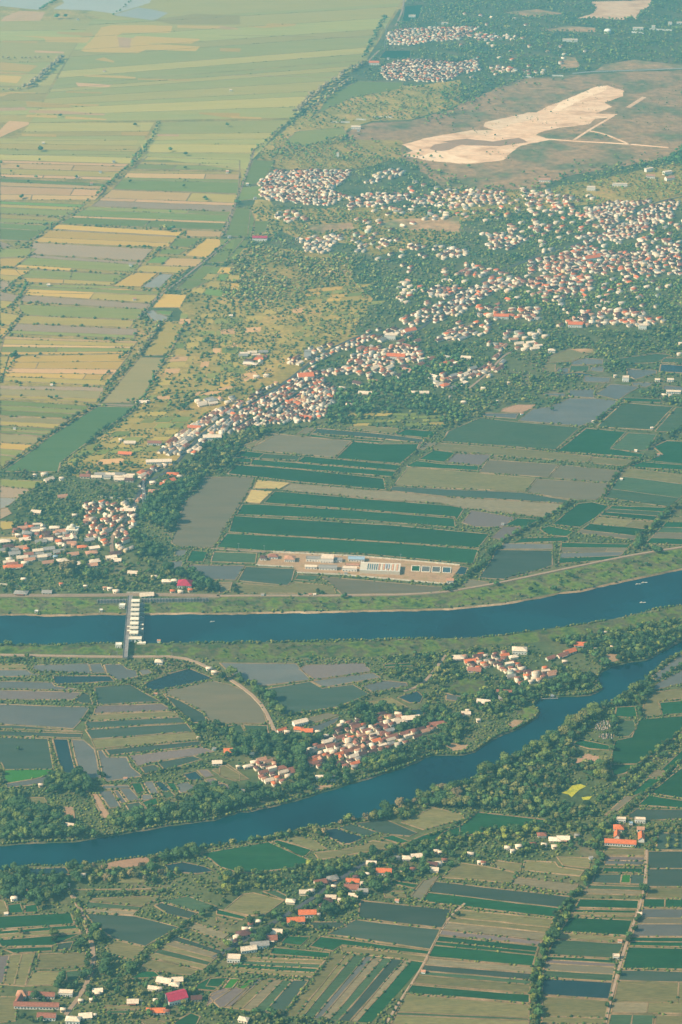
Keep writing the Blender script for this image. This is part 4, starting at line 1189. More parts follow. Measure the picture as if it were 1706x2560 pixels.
# ---- the water works compound
F('x', 'h', '335,606 540,612 900,632 1250,655 1568,688 1560,720 1500,790 1470,808 1270,790 800,745 505,738 480,700 235,690 260,640', amp=.5)
panel_wall('h', 335, 604, 900, 632, 2.4, 34, 'cream panel wall along the north side of the water works', M['cream'])
panel_wall('h', 905, 632, 1568, 690, 2.4, 38, 'cream panel wall behind the water works settling basins', M['cream'])
panel_wall('h', 505, 738, 800, 752, 2.0, 18, 'low cream wall south of the water works sheds', M['cream'])
panel_wall('h', 805, 753, 1478, 812, 2.0, 40, 'low cream wall south of the big filter tank', M['cream'])
panel_wall('h', 235, 690, 480, 702, 2.0, 16, 'low cream wall in front of the water works houses', M['cream'])
bld('h', 286, 650, 40, .9, 4.5, 'hip', 2.5, 'm', 'white staff house with maroon roof at the water works corner', 'house', name='staff_house', wins=3)
bld('h', 350, 640, 58, .6, 4.2, 'hip', 2.4, 'r', 'white staff house with dusky red roof inside the water works wall', 'house', name='staff_house', wins=3)
bld('h', 458, 656, 66, .8, 5.0, 'hip', 3.2, 't', 'white office with pink hipped roof at the water works', 'office', name='office', wins=5)
bld('h', 612, 656, 92, .45, 4.5, 'flat', 0, 'g', 'grey flat-roofed pump hall at the water works', name='pump_hall', wins=5)
bld('h', 702, 660, 84, .75, 7.0, 'flat', 0, 'w', 'tall white flat-roofed block in the middle of the water works', name='pump_hall', wins=5)
bld('h', 596, 708, 76, .35, 4.5, 'gable', 1.2, 'w', 'small white shed at the front left of the water works', 'shed', name='shed', wins=4)
bld('h', 707, 712, 116, .35, 4.5, 'gable', 1.6, 'g', 'long grey-roofed shed at the front of the water works', 'shed', name='shed', wins=6)
bld('h', 893, 656, 104, .4, 4.5, 'gable', 1.4, 'b', 'white shed with pale blue roof at the back of the water works', 'shed', name='shed', wins=6)
bld('h', 775, 660, 50, .8, 3.0, 'flat', 0, 'g', 'low grey plant room beside the tall white water works block', name='plant_room', wins=3)
bld('h', 848, 722, 96, .35, 5.0, 'flat', 0, 'w', 'cream flat-topped tank house left of the filter tank', name='tank_house', wins=5)
bld('h', 866, 692, 90, .3, 2.2, 'flat', 0, 't', 'low tan reservoir slab inside the water works', name='reservoir', wins=3)
bld('h', 1504, 800, 44, .8, 5.0, 'gable', 2.0, 't', 'white gatehouse with pink roof at the water works corner', 'gatehouse', name='gatehouse', wins=2)
def filter_tank():
    k = mpp('h', 1050, 712)
    x, y = G('h', 1048, 722)
    t = thing('filter_tank', 'large cream concrete filter tank with dark open channels', 'tank', (x, y, 0), rz=R(-5))
    L, W, h = 262 * k, 262 * k * .42, 6.0
    MB().box(0, 0, -.3, L, W, h).build('wall', M['cream'], t)
    for i in range(6):
        MB().box(-L * .30 + i * 3.2, 0, h - .29, 1.9, W * .8, .02).build('channel', M['basin'], t)
    for i in range(9):
        MB().box(-L * .02 + i * (L * .5 / 9), 0, h - .297, L * .03, W * .86, .55).build('baffle', M['cream'] if i % 2 else M['brick'], t)
    for i in range(2):
        MB().box(L * .14 + i * 4, W * .08, h - .3, 1.6, W * .62, 1.3).build('pipe', M['steel'], t)
    for s in (-1, 1):
        MB().box(0, s * (W / 2 - .2), h - .298, L, .4, .9).build('parapet', M['white'], t)
    rect_mark(x, y, L, W, R(-5))
filter_tank()
for i, (tx, nm) in enumerate(((1280, 'leftmost'), (1346, 'second from the filter tank'), (1414, 'third from the filter tank'), (1482, 'rightmost'))):
    k = mpp('h', tx, 716)
    x, y = G('h', tx, 712 + i * 3)
    t = thing('settling_basin', 'rectangular settling basin at the water works, %s of the four' % nm, 'basin', (x, y, 0), 'settling basins at the water works', R(-5))
    L, W = 54 * k, 40 * k * 2.0
    for s in (-1, 1):
        MB().box(0, s * W / 2, 0, L, 1.0, 1.2).build('rim', M['cream'], t)
        MB().box(s * L / 2, 0, 0.003, 1.0, W - 1.0, 1.2).build('rim', M['cream'], t)
    MB().box(0, 0, .05, L - 1, W - 1, .45).build('water', M['G'] if i == 0 else M['basin'] if i == 3 else M['w'], t)
    rect_mark(x, y, L, W, 0)

# ---- single notable buildings
bld('a', 1155, 1150, 126, .72, 6.0, 'gable', 3.2, 'R', 'large hall with magenta gable roof and white walls', 'hall', name='hall', ang=R(22), wins=7)
bld('g', 1210, 822, 92, .85, 5.0, 'hip', 6.0, 'R', 'pavilion with bright magenta hipped roof by the flood wall', 'pavilion', name='pavilion', wins=6)
bld('n', 263, 655, 96, .4, 7.0, 'gable', 3.0, 'R', 'long white warehouse with red-pink roof at the plain edge', 'warehouse', name='warehouse', wins=6)
bld('c', 1162, 135, 200, .2, 4.5, 'gable', 3.0, 'O', 'long orange-roofed school wing facing the paddies', 'school', name='school_wing', ang=R(-6), wins=12)
bld('c', 1140, 88, 60, .55, 4.5, 'gable', 3.0, 'O', 'short orange-roofed school wing behind the long wing', 'school', name='school_wing', ang=R(82), wins=5)
bld('c', 1152, 40, 62, .75, 4.5, 'hip', 3.5, 'O', 'orange hip-roofed school hall at the rear of the yard', 'school', name='school_wing', wins=4)
bld('c', 1300, 100, 74, .5, 4.5, 'gable', 3.0, 'O', 'orange-roofed school block at the right of the yard', 'school', name='school_wing', ang=R(84), wins=5)
bld('c', 1295, 45, 44, .7, 4.0, 'gable', 2.0, 't', 'small pink-roofed school outbuilding behind the right block', 'school', name='school_wing', wins=3)
bld('f', 1168, 1188, 58, .4, 5.0, 'flat', 0, 'w', 'white flat-roofed block at the back left of the school', 'building', wins=4)
bld('f', 1292, 1190, 66, .4, 5.0, 'flat', 0, 'w', 'white flat-roofed block at the back right of the school', 'building', wins=4)
bld('f', 1232, 1212, 22, .8, 4.0, 'flat', 0, 'b', 'tiny pale blue kiosk behind the school yard', 'kiosk', name='kiosk', wins=2)
bld('a', 242, 1200, 292, .13, 4.5, 'gable', 2.6, 'r', 'long brown-roofed school range with cream walls, bottom left', 'school', name='school_range', ang=R(-2), wins=14)
bld('a', 128, 1165, 92, .42, 4.5, 'gable', 2.4, 'r', 'brown-roofed side range joining the long cream school', 'school', name='school_range', ang=R(78), wins=6)
bld('a', 145, 1130, 60, .8, 5.0, 'hip', 4.0, 't', 'pale pyramid-roofed hall at the school corner', 'hall', name='school_hall', wins=4)
bld('a', 275, 1132, 170, .2, 4.5, 'gable', 2.6, 'r', 'rear red-brown school range behind the courtyard trees', 'school', name='school_range', wins=8)
bld('a', 432, 1118, 92, .4, 4.5, 'flat', 0, 'w', 'white flat-roofed block beside the school courtyard', 'building', wins=6)
bld('a', 308, 1270, 118, .4, 4.5, 'gable', 2.4, 'r', 'red and cream roofed house below the long school', 'house', name='house_row', wins=6)
bld('a', 480, 1296, 90, .5, 5.0, 'hip', 2.6, 'w', 'cream-roofed shed at the bottom edge of the picture', 'shed', name='shed', wins=4)
bld('j', 1388, 1042, 118, .45, 6.5, 'gable', 2.0, 'w', 'long white shed right of the main road bend', 'shed', name='shed', ang=R(4), wins=7)
bld('j', 1012, 1075, 88, .35, 4.5, 'gable', 2.5, 'r', 'long white hall with red roof alone in green plots', 'hall', name='hall', wins=6)
bld('j', 1040, 1195, 165, .28, 4.5, 'gable', 2.2, 'w', 'very long cream shed left of the main road', 'shed', name='shed', ang=R(4), wins=12)
bld('k', 575, 505, 46, .8, 13.0, 'flat', 0, 'g', 'tall grey four-storey block beside the main road', 'apartment block', name='apartment_block', wallcol=(.45, .42, .38), wins=5)
bld('k', 560, 640, 100, .75, 6.5, 'gable', 4.0, 'O', 'big bright orange-roofed hall on the main road', 'hall', name='hall', ang=R(10), wins=6)
bld('k', 1112, 385, 72, .6, 9.0, 'flat', 0, 'w', 'white two-storey block where the main road bends', 'building', wins=6)
bld('k', 1240, 345, 84, .5, 6.0, 'gable', 4.0, 'O', 'long orange-roofed house right of the road bend', 'house', ang=R(30), name='house_row', wins=5)
bld('k', 1150, 512, 120, .4, 6.5, 'gable', 3.5, 'O', 'long orange-roofed school in the wooded town', 'school', name='school_wing', ang=R(-8), wins=8)
bld('k', 1330, 530, 84, .3, 5.5, 'flat', 0, 'w', 'white L-plan clinic at the edge of the wood', 'clinic', name='clinic', ang=R(28), wins=6)
bld('o', 975, 785, 110, .4, 7.0, 'gable', 4.0, 'O', 'market hall with long orange roof and pale green wall', 'market hall', name='market_hall', wallcol=(.60, .74, .62), ang=R(25), wins=6)
bld('o', 1350, 205, 58, .4, 8.0, 'flat', 0, 'w', 'far white block on the left of the hillside pair', 'building', ang=R(30), wins=5)
bld('o', 1360, 250, 56, .5, 7.0, 'gable', 3.0, 't', 'far white house with pink roof below the hillside block', 'house', name='house_row', wins=4)
bld('o', 1470, 225, 58, .5, 8.0, 'flat', 0, 'w', 'far white block on the right of the hillside pair', 'building', ang=R(25), wins=5)
bld('o', 1485, 262, 62, .5, 7.0, 'gable', 3.0, 't', 'far house with red-striped roof beside the hillside block', 'house', name='house_row', ang=R(25), wins=4)
bld('o', 1160, 303, 96, .25, 7.0, 'flat', 0, 'w', 'far long white shed below the brown scrubland', 'shed', name='shed', wins=6)
bld('o', 972, 328, 54, .7, 8.0, 'flat', 0, 'w', 'far white block alone among scrub and trees', 'building', wins=4)
bld('o', 670, 272, 76, .35, 6.0, 'gable', 3.0, 't', 'far terracotta-roofed barn at the scrubland edge', 'barn', name='barn', wins=5)
bld('q', 1008, 422, 66, .5, 7.0, 'gable', 4.0, 'O', 'far orange-roofed shed where the canal trees end', 'shed', name='shed', wins=4)
bld('q', 890, 840, 60, .6, 6.0, 'gable', 2.0, 'w', 'white shed at the edge of the quarry scrubland', 'shed', name='shed', wins=4)
bld('q', 1256, 112, 44, .5, 6.0, 'flat', 0, 'w', 'far white shed above the highest village', 'shed', name='shed', wins=3)
bld('q', 1470, 160, 44, .4, 6.0, 'flat', 0, 'w', 'far white roof behind the highest village', 'shed', name='shed', wins=3)
bld('n', 771, 118, 16, 1.0, 13.0, 'flat', 0, 'w', 'white water tower block below the quarry', 'tower block', name='tower_block', wins=2)
bld('r', 835, 272, 96, .3, 7.0, 'flat', 0, 'w', 'far long white shed in the wood', 'shed', name='shed', wins=5)
bld('r', 1280, 195, 66, .4, 7.0, 'flat', 0, 'w', 'far white building behind the short white wall', 'building', wins=4)
bld('r', 1380, 186, 22, .9, 9.0, 'flat', 0, 'w', 'far small white tower at the clearing wall', 'building', wins=2)
bld('r', 1488, 160, 24, .8, 7.0, 'flat', 0, 'w', 'far white hut at the upper right wood edge', 'hut', name='hut', wins=2)
bld('r', 1552, 160, 40, .6, 7.0, 'flat', 0, 'w', 'far white house at the upper right corner', 'house', name='house_row', wins=3)
bld('l', 1198, 660, 40, .9, 8.0, 'flat', 0, 'w', 'white two-storey house standing among flooded fields', 'house', name='farmhouse', wins=3)
bld('l', 1308, 318, 50, .8, 8.0, 'flat', 0, 'w', 'bright white block at the foot of the wooded town', 'building', wins=4)
bld('l', 868, 305, 92, .4, 6.5, 'gable', 4.0, 'O', 'long orange-roofed hall at the foot of the wooded town', 'hall', name='hall', wins=6)
bld('l', 385, 250, 96, .4, 6.0, 'gable', 3.5, 'O', 'long orange-roofed hall in the middle of the town', 'hall', name='hall', wins=6)
bld('l', 1510, 740, 90, .25, 4.5, 'gable', 1.6, 'w', 'long white shed by the flooded fields at the right edge', 'shed', name='shed', wins=6)
bld('l', 1490, 662, 40, .5, 4.5, 'gable', 1.6, 'w', 'small white shed above the long shed at the right edge', 'shed', name='shed', wins=3)
bld('l', 1405, 664, 30, .5, 4.5, 'gable', 1.6, 'w', 'white hut left of the sheds by flooded fields', 'hut', name='hut', wins=2)
bld('l', 715, 472, 44, .6, 5.0, 'hip', 2.5, 'w', 'cream farmhouse at the tip of the wood', 'house', name='farmhouse', wins=3)
bld('e', 525, 552, 96, .45, 5.0, 'gable', 2.0, 'w', 'large white barn beside the track above the river village', 'barn', name='barn', ang=R(25), wins=6)
bld('e', 405, 600, 60, .3, 4.0, 'gable', 1.6, 'O', 'narrow orange-roofed barn at the end of the dirt track', 'barn', name='barn', ang=R(30), wins=4)
bld('f', 505, 82, 92, .6, 6.0, 'hip', 2.6, 'w', 'large cream hip-roofed house behind the tongue-of-land village', 'house', name='farmhouse', wins=5)
bld('d', 1040, 155, 48, .7, 4.5, 'hip', 2.4, 'w', 'cream house in bushes beside the weir track', 'house', name='farmhouse', wins=3)
bld('b', 92, 892, 84, .6, 5.0, 'flat', 0, 'w', 'bright white flat-roofed house at the end of the linear hamlet', 'house', name='farmhouse', wins=5)
bld('b', 260, 802, 118, .4, 4.5, 'gable', 2.6, 'g', 'wide grey-roofed house in the linear hamlet', 'house', name='farmhouse', ang=R(8), wins=6)
bld('b', 188, 832, 100, .4, 4.5, 'gable', 2.6, 'w', 'wide cream-roofed house next to the grey-roofed one', 'house', name='farmhouse', ang=R(12), wins=6)
bld('b', 356, 722, 104, .5, 4.8, 'gable', 2.8, 'w', 'wide cream-roofed house across the hamlet road', 'house', name='farmhouse', ang=R(-6), wins=6)
bld('b', 572, 598, 112, .45, 4.8, 'gable', 3.0, 'O', 'wide orange-roofed house, upper of the hamlet pair', 'house', name='farmhouse', ang=R(2), wins=6)
bld('b', 496, 645, 112, .45, 4.6, 'gable', 3.0, 'O', 'wide orange-red-roofed house, lower of the hamlet pair', 'house', name='farmhouse', ang=R(6), wins=6)
bld('b', 860, 430, 92, .6, 4.6, 'gable', 3.0, 'r', 'wide brown-red-roofed house at the hamlet crossroads', 'house', name='farmhouse', ang=R(-4), wins=5)
bld('b', 868, 390, 84, .4, 4.6, 'gable', 2.6, 'O', 'orange-roofed house behind the hamlet crossroads house', 'house', name='farmhouse', ang=R(-6), wins=5)
bld('b', 1072, 325, 96, .45, 4.6, 'gable', 3.0, 'O', 'orange-roofed house alone among trees up the hamlet road', 'house', name='farmhouse', ang=R(-4), wins=5)
bld('c', 1135, 878, 40, .7, 4.0, 'flat', 0, 'w', 'cream pump house beside the grassy field track', 'pump house', name='pump_house', wins=3)

# ---- the yellow mosque
def mosque():
    x, y = G('g', 476, 472)
    t = thing('mosque', 'pale yellow mosque with domed roof in the weir village', 'mosque', (x, y, 0), rz=R(-6))
    k = mpp('g', 476, 472)
    w = 74 * k
    MB().box(0, 0, -.3, w, w * .8, 7).build('wall', M['cream'], t).color = (.7, .6, .3, 1)
    MB().box(0, 0, 6.703, w + 1.5, w * .8 + 1.5, .5).build('roof', M['cream'], t)
    MB().box(0, 0, 7.206, w * .55, w * .5, 2.6).build('drum', M['cream'], t)
    bm = bmesh.new()
    bmesh.ops.create_uvsphere(bm, u_segments=16, v_segments=10, radius=w * .24)
    for v in bm.verts:
        v.co.z = v.co.z * 1.1 + 9.8
    m = bpy.data.meshes.new('dome'); bm.to_mesh(m); bm.free()
    link('dome', m, t, M['cream'])
    MB().box(0, 0, 9.8 + w * .26, .4, .4, 2.2).build('finial', M['steel'], t)
    for i in range(5):
        MB().box(-w / 2 + (i + .5) * w / 5, -w * .4 - .04, 1, w * .1, .12, 4).build('window', M['glass'], t)
    rect_mark(x, y, w, w, 0)
mosque()

# ---- lattice towers and poles
def lattice_tower(s, tx, ty, h, w, label):
    x, y = G(s, tx, ty)
    t = thing('lattice_tower', label, 'tower', (x, y, 0), 'steel lattice towers')
    def cr(z):
        r = w / 2 * (1 - .86 * z / h)
        return [(-r, -r, z), (r, -r, z), (r, r, z), (-r, r, z)]
    for i in range(4):
        MB().bar(cr(0)[i], cr(h)[i], .55).build('leg', M['steel'], t)
    n = 9
    zs = [h * (1 - (1 - i / n) ** 1.3) for i in range(n + 1)]
    br = MB()
    for z0, z1 in zip(zs[:-1], zs[1:]):
        a, b = cr(z0), cr(z1)
        for i in range(4):
            j = (i + 1) % 4
            br.bar(a[i], b[j], .22); br.bar(a[j], b[i], .22); br.bar(b[i], b[j], .22)
    br.build('bracing', M['steel'], t)
    MB().box(0, 0, h, .4, .4, 4).build('mast', M['steel'], t)
    for i in range(3):
        MB().box(1.2 * math.cos(i * 2.1), 1.2 * math.sin(i * 2.1), h - 3, .5, .5, 2.6).build('antenna', M['white'], t)
lattice_tower('g', 945, 292, 42, 7, 'tall steel lattice tower beside the main road at the weir village')
lattice_tower('q', 1085, 312, 72, 9, 'far tall steel lattice tower left of the highest village')

def pole(s, tx, ty, h, label, arms=1):
    x, y = G(s, tx, ty)
    t = thing('power_pole', label, 'pole', (x, y, 0), 'power poles')
    MB().box(0, 0, 0, .5, .5, h, 0, .6).build('post', M['concrete'], t)
    for i in range(arms):
        MB().box(0, 0, h - 1.2 - i * 1.6, 3.4, .22, .22).build('crossarm', M['steel'], t)
pole('h', 124, 592, 13, 'concrete power pole on the path left of the water works')
pole('h', 290, 606, 13, 'concrete power pole at the water works corner house')
pole('h', 1182, 655, 11, 'concrete power pole behind the filter tank')
pole('g', 1252, 575, 13, 'concrete power pole between the grey paddy and village wood')
pole('l', 1050, 550, 14, 'concrete power pole among the flooded ponds')
pole('a', 926, 1192, 9, 'concrete power pole near the magenta hall')
pole('d', 1022, 108, 10, 'concrete power pole on the track right of the weir')
pole('d', 1125, 105, 10, 'concrete power pole where the weir track bends')
pole('d', 768, 112, 10, 'concrete power pole left of the weir bridge foot')

# ---- boats and a raft
def boat(s, tx, ty, L, ang, label, col='white'):
    x, y = g2(*sheet(s, tx, ty), WATER_Z)
    t = thing('river_boat', label, 'boat', (x, y, WATER_Z), 'boats on the wide river', ang)
    mb = MB()
    sec = []
    for i in range(9):
        u = -1 + 2 * i / 8
        w = L * .11 * (1 - abs(u) ** 2.6) + .05
        sec.append((u * L / 2, w, .35 + .35 * u * u))
    for xx, w, hh in sec:
        mb.v += [(xx, -w, hh + .3), (xx, -w * .55, -.2), (xx, w * .55, -.2), (xx, w, hh + .3)]
    for i in range(8):
        for k in range(3):
            o = 4 * i + k
            mb.f.append((o, o + 4, o + 5, o + 1))
    mb.build('hull', M[col], t)
    for i in (-1, 0, 1):
        MB().box(i * L * .2, 0, .4, .35, L * .17, .08).build('thwart', M['wood'], t)
    MB().box(-L * .22, 0, .5, L * .2, L * .14, 1.0).build('canopy', M['cream'], t)
boat('i', 1280, 813, 8, R(8), 'white boat on the wide river, nearer of the pair at upper right')
boat('i', 1321, 803, 9, R(4), 'white boat on the wide river, farther of the pair at upper right')
boat('i', 1310, 933, 9, R(2), 'lone white boat on the wide river near its south bank')
boat('g', 1388, 1058, 7, R(20), 'small white boat on the river right of the weir')
def raft():
    x, y = g2(*sheet('f', 680, 376), WATER_Z)
    t = thing('fish_raft', 'long dark fish-farming raft moored below the tongue-of-land village', 'raft', (x, y, WATER_Z), rz=R(3))
    for i in range(6):
        MB().box(-14 + i * 5.6, 0, -.2, .8, 9, .6).build('crossbeam', M['wood'], t)
    for s in (-1, 0, 1):
        MB().box(0, s * 4, .403, 30, .8, .3).build('beam', M['concrete'], t)
    MB().box(8, 1, .71, 5, 4, 2.4).build('hut', M['steel'], t)
raft()

# ---- domed tank on the far hillside
def tank():
    x, y = G('r', 1080, 218)
    t = thing('storage_tank', 'far white domed tank in the upper right wood', 'tank', (x, y, 0))
    bm = bmesh.new()
    bmesh.ops.create_cone(bm, cap_ends=True, segments=20, radius1=11, radius2=11, depth=9)
    for v in bm.verts: v.co.z += 4.4
    m = bpy.data.meshes.new('shell'); bm.to_mesh(m); bm.free(); link('shell', m, t, M['white'])
    bm = bmesh.new()
    bmesh.ops.create_uvsphere(bm, u_segments=20, v_segments=10, radius=10.9)
    for v in bm.verts: v.co.z = max(0, v.co.z) * .5 + 8.905
    m = bpy.data.meshes.new('dome'); bm.to_mesh(m); bm.free(); link('dome', m, t, M['white'])
tank()

# ------------------------------------------------------------------ villages
houses = []     # x, y, L, W, h, ang, roof code, wall colour index, type, village name
PALS = {'mix': 'wwwggrrrrmmmmOOtt', 'red': 'wwgrrrrrmmmmmOOt', 'pale': 'wwwwwgggrrmOtt', 'or': 'OOOOwrrt', 'far': 'wwwrrrmmttOOg'}
soft = []
def village(name, s, poly, sp, dirpts, pal='mix', drop=.14, big=1.0):
    pxs = PX(s, poly)
    P = np.array(pxs)
    gp = np.array(GP(pxs))
    ang = ang_of(s, *dirpts)
    c, n = math.cos(ang), math.sin(ang)
    cen_ = gp.mean(0)
    loc = (gp - cen_) @ np.array([[c, -n], [n, c]])
    lo, hi = loc.min(0), loc.max(0)
    sx, sy = sp * 1.36, sp * .76
    v = lo[1]
    row = 0
    while v < hi[1]:
        u = lo[0] + random.uniform(0, sx)
        while u < hi[0]:
            uu, vv = u + random.uniform(-.13, .13) * sx, v + random.uniform(-.18, .18) * sy
            x, y = cen_[0] + uu * c - vv * n, cen_[1] + uu * n + vv * c
            p = px_of(x, y)
            if random.random() > drop and (sp < 20 or math.sin(x * .013 + 1) + math.sin(y * .011 + x * .004) > -.5) and inside(np.array([p[0]]), np.array([p[1]]), P)[0] and occ_at(p[0], p[1]) not in (2, 4, 5):
                L = min(sx * .92, random.uniform(.66, 1.0) * sx) * big
                W = min(sy * .95, random.uniform(.62, .95) * sy) * big
                L, W = min(L, 16), min(W, 9.5)
                a = ang + random.gauss(0, .03)
                if random.random() < .14:
                    L, W = min(L, sy * 1.1), min(W * 1.05, sx * .7)
                    a += math.pi / 2
                typ = random.choices(['gable', 'hip', 'flat'], [.66, .27, .07])[0]
                rc = random.choice(PALS[pal])
                if typ == 'flat':
                    rc = 'w' if random.random() < .8 else 'g'
                h = random.uniform(3.2, 4.4) + (3.0 if random.random() < (.25 if typ == 'flat' else .06) else 0)
                houses.append((x, y, L, W, h, a, rc, random.randrange(len(WALLC)) if random.random() < .5 else random.choice((0, 1, 3)), typ, name))
                rect_mark(x, y, L, W, a, 5, .6)
            u += sx
        v += sy
        row += 1
    if sp < 16:
        soft.append(pxs)

def H(name, s, items, ratio=.62):
    for it in items.split():
        q = it.split(',')
        tx, ty, rc = float(q[0]), float(q[1]), q[2]
        k = mpp(s, tx, ty)
        L = (float(q[3]) if len(q) > 3 else random.uniform(38, 52)) * k
        x, y = G(s, tx, ty)
        p = px_of(x, y)
        if occ_at(p[0], p[1]) == 5:
            continue
        a = R(float(q[4])) if len(q) > 4 else random.gauss(0, .12)
        W = min(L * ratio, 10)
        typ = 'hip' if random.random() < .3 else 'gable'
        houses.append((x, y, L, W, random.uniform(3.2, 4.2), a, rc, random.choice((0, 1, 3, 0, 1, 2)), typ, name))
        rect_mark(x, y, L, W, a, 5, .6)

LIN = 'the linear hamlet'
H(LIN, 'b', '990,268,w,62 1160,235,g,50 1225,235,w,60 1285,220,w,68 1415,190,w,40 1440,195,w,36 1390,275,m,60 1430,270,w,52 1400,310,w,56 1195,305,r,36 1260,305,r,40 965,338,w,34 1112,342,w,46 890,355,m,50 932,398,w,40 935,450,g,62 872,482,w,56 790,440,w,44 745,420,w,34 735,366,g,70,18 655,392,r,74,18 700,392,m,50,18 598,450,w,50 550,460,w,56 520,464,w,40 725,490,w,66 790,508,w,44 692,528,m,84 700,508,m,60 462,516,w,56 640,606,w,40 250,648,w,46 202,668,r,40 168,696,w,54 155,728,m,84,20 108,748,w,50,20 62,778,w,54,20 100,776,m,44,20 330,758,r,84 128,910,w,40 155,1290,w,62 205,698,w,30')
CAN = 'the canal-side hamlet'
H(CAN, 'c', '650,82,r,56 592,145,r,50 617,145,w,40 500,156,w,52 665,146,w,44 735,156,w,50 735,112,w,70 790,104,w,76 880,85,g,36 425,166,w,44 460,188,w,36 245,262,w,36 270,266,r,36 15,245,r,44 5,272,w,36 185,206,w,50')
SCH = 'the magenta-hall hamlet'
H(SCH, 'a', '640,1100,w,62 640,1118,w,40 530,1166,w,36 600,1160,w,30 1075,1035,w,90 1110,1048,r,84 1160,1030,w,70 1140,1062,w,60 1000,1085,w,56 1042,1090,w,46 870,1172,w,70 1020,1165,w,40 1222,1165,m,60 1285,1150,m,66 1215,1170,w,30 978,1225,O,46 1040,1232,O,76 1092,1236,r,50 560,1266,w,80 95,498,w,52 415,1226,w,40 620,1262,w,30')
BND = 'the river-bend grove'
H(BND, 'd', '205,1212,w,46 340,1220,w,44 290,1220,g,50 455,1222,w,60 240,1275,m,40 270,958,w,34')
H(BND, 'a', '95,492,w,50 545,345,w,40 450,412,w,22')
TRK = 'the track across the flooded fields'
H(TRK, 'd', '1366,196,w,46 1402,222,w,40 1420,812,w,60')
RIV = 'the river village'
H(RIV, 'e', '70,735,O,80 95,745,w,50 400,632,w,34 440,612,w,44 515,592,O,56 570,604,O,70 640,608,w,40 65,1010,w,54 130,998,w,60 150,990,m,60 270,1030,w,36 245,1010,R,26 660,908,w,60 720,915,g,70 690,640,w,50 680,905,r,44 1100,752,w,40 880,838,g,50 1010,520,w,36 1245,520,w,110,10 1165,492,w,50 1210,550,w,36 1420,560,r,120,14 1440,575,w,50 120,840,w,30 210,755,w,36')
village(RIV, 'e', '540,740 620,690 720,640 740,580 820,520 900,500 920,545 1000,560 1060,490 1180,480 1200,560 1150,560 1100,620 1300,590 1400,570 1400,600 1300,640 1180,700 1000,740 900,800 860,840 800,830 740,770 640,860 560,790', 9.0, (700, 740, 1000, 660), 'red', .10)
LIT = 'the wood-side hamlet'
village(LIT, 'e', '180,830 250,780 330,790 400,830 480,850 490,880 430,930 330,975 250,935 240,870 190,850', 9.2, (200, 900, 400, 850), 'red', .12)
TON = 'the tongue-of-land village'
village(TON, 'f', '60,105 140,110 250,90 330,90 450,85 480,150 560,190 680,190 760,240 690,260 600,295 460,290 430,220 330,190 180,200 140,150', 9.2, (200, 190, 600, 130), 'mix', .15)
village(TON, 'f', '600,135 700,115 780,80 870,60 850,95 730,150 640,150', 13.0, (640, 140, 860, 70), 'or', .05)
H(TON, 'f', '900,36,O,76 100,125,w,76 180,150,O,70 210,205,r,80 405,350,r,90 430,360,w,50 400,385,g,60 270,415,w,80 290,408,r,44 155,488,w,56 125,500,r,40 165,470,w,30 237,534,w,36 10,560,m,50 1000,70,w,30 1110,55,w,26 800,150,w,40 730,238,O,60')
H(TON, 'i', '915,1165,b,36 1060,1140,w,36')
WEI = 'the weir village'
village(WEI, 'g', '560,290 640,285 830,290 890,290 900,400 850,480 890,590 800,615 690,610 680,530 560,500 530,470 560,390', 10.4, (600, 480, 860, 380), 'mix', .24)
village(WEI, 'g', '870,250 905,190 960,100 1040,20 1090,40 1010,140 950,230 915,310', 11.0, (880, 280, 1060, 50), 'mix', .15)
village(WEI, 'g', '180,420 250,420 350,440 430,490 540,530 540,580 350,575 280,535 80,505 100,470', 11.0, (180, 500, 500, 480), 'mix', .2)
village(WEI, 'g', '100,590 300,600 370,640 250,675 100,710 20,670 0,650', 12.5, (100, 660, 300, 640), 'pale', .2)
village(WEI, 'g', '0,540 540,420 700,600 860,620 640,720 0,720', 19.0, (0, 640, 640, 560), 'pale', .35)
village(WEI, 'g', '0,860 340,855 830,850 830,870 0,872', 17.0, (0, 866, 830, 862), 'pale', .35)
village(WEI, 'g', '520,98 700,88 880,100 890,155 700,125 520,122', 12.5, (520, 120, 880, 130), 'pale', .1)
village(WEI, 'g', '910,75 1030,40 1090,45 1000,150 920,160', 12.5, (920, 150, 1060, 60), 'mix', .1)
H(WEI, 'g', '1130,100,O,70 1175,115,w,40 1105,145,O,76,35 1080,165,O,60 1000,155,w,50 1130,866,O,40 1182,872,w,40 1246,860,O,40 1090,800,w,56 1140,796,w,50 1012,772,w,54 870,745,w,60 762,662,w,60 600,312,w,66 660,325,w,70 838,335,w,90 870,420,w,84 402,820,O,30 156,788,w,40 140,876,g,80 310,872,g,60 560,832,w,30 720,850,w,40 760,866,w,50 690,845,t,36 240,350,w,60 410,245,t,60 320,135,w,60,40 290,100,w,50 405,130,w,40 120,700,O,56 265,655,O,40 365,640,b,36 200,650,t,70 130,615,w,50 175,590,O,46 960,892,w,84 490,372,w,40 590,398,t,80 1000,350,w,44 1088,340,w,30 1005,212,t,60')
ROD = 'the roadside village'
village(ROD, 'j', '1100,1060 1180,1000 1250,955 1330,905 1420,850 1568,810 1568,960 1540,1000 1460,1010 1330,1070 1320,1120 1200,1170 1050,1150 1040,1120', 11.5, (1100, 1150, 1500, 880), 'pale', .08, 1.05)
village(ROD, 'j', '1260,815 1300,785 1430,760 1540,765 1520,805 1290,840', 14.0, (1260, 830, 1540, 780), 'pale', .15)
village(ROD, 'k', '0,990 0,850 180,780 350,690 500,625 620,560 660,640 760,720 690,900 560,930 350,950 210,960 100,1000', 10.0, (0, 960, 450, 700), 'mix', .04, 1.08)
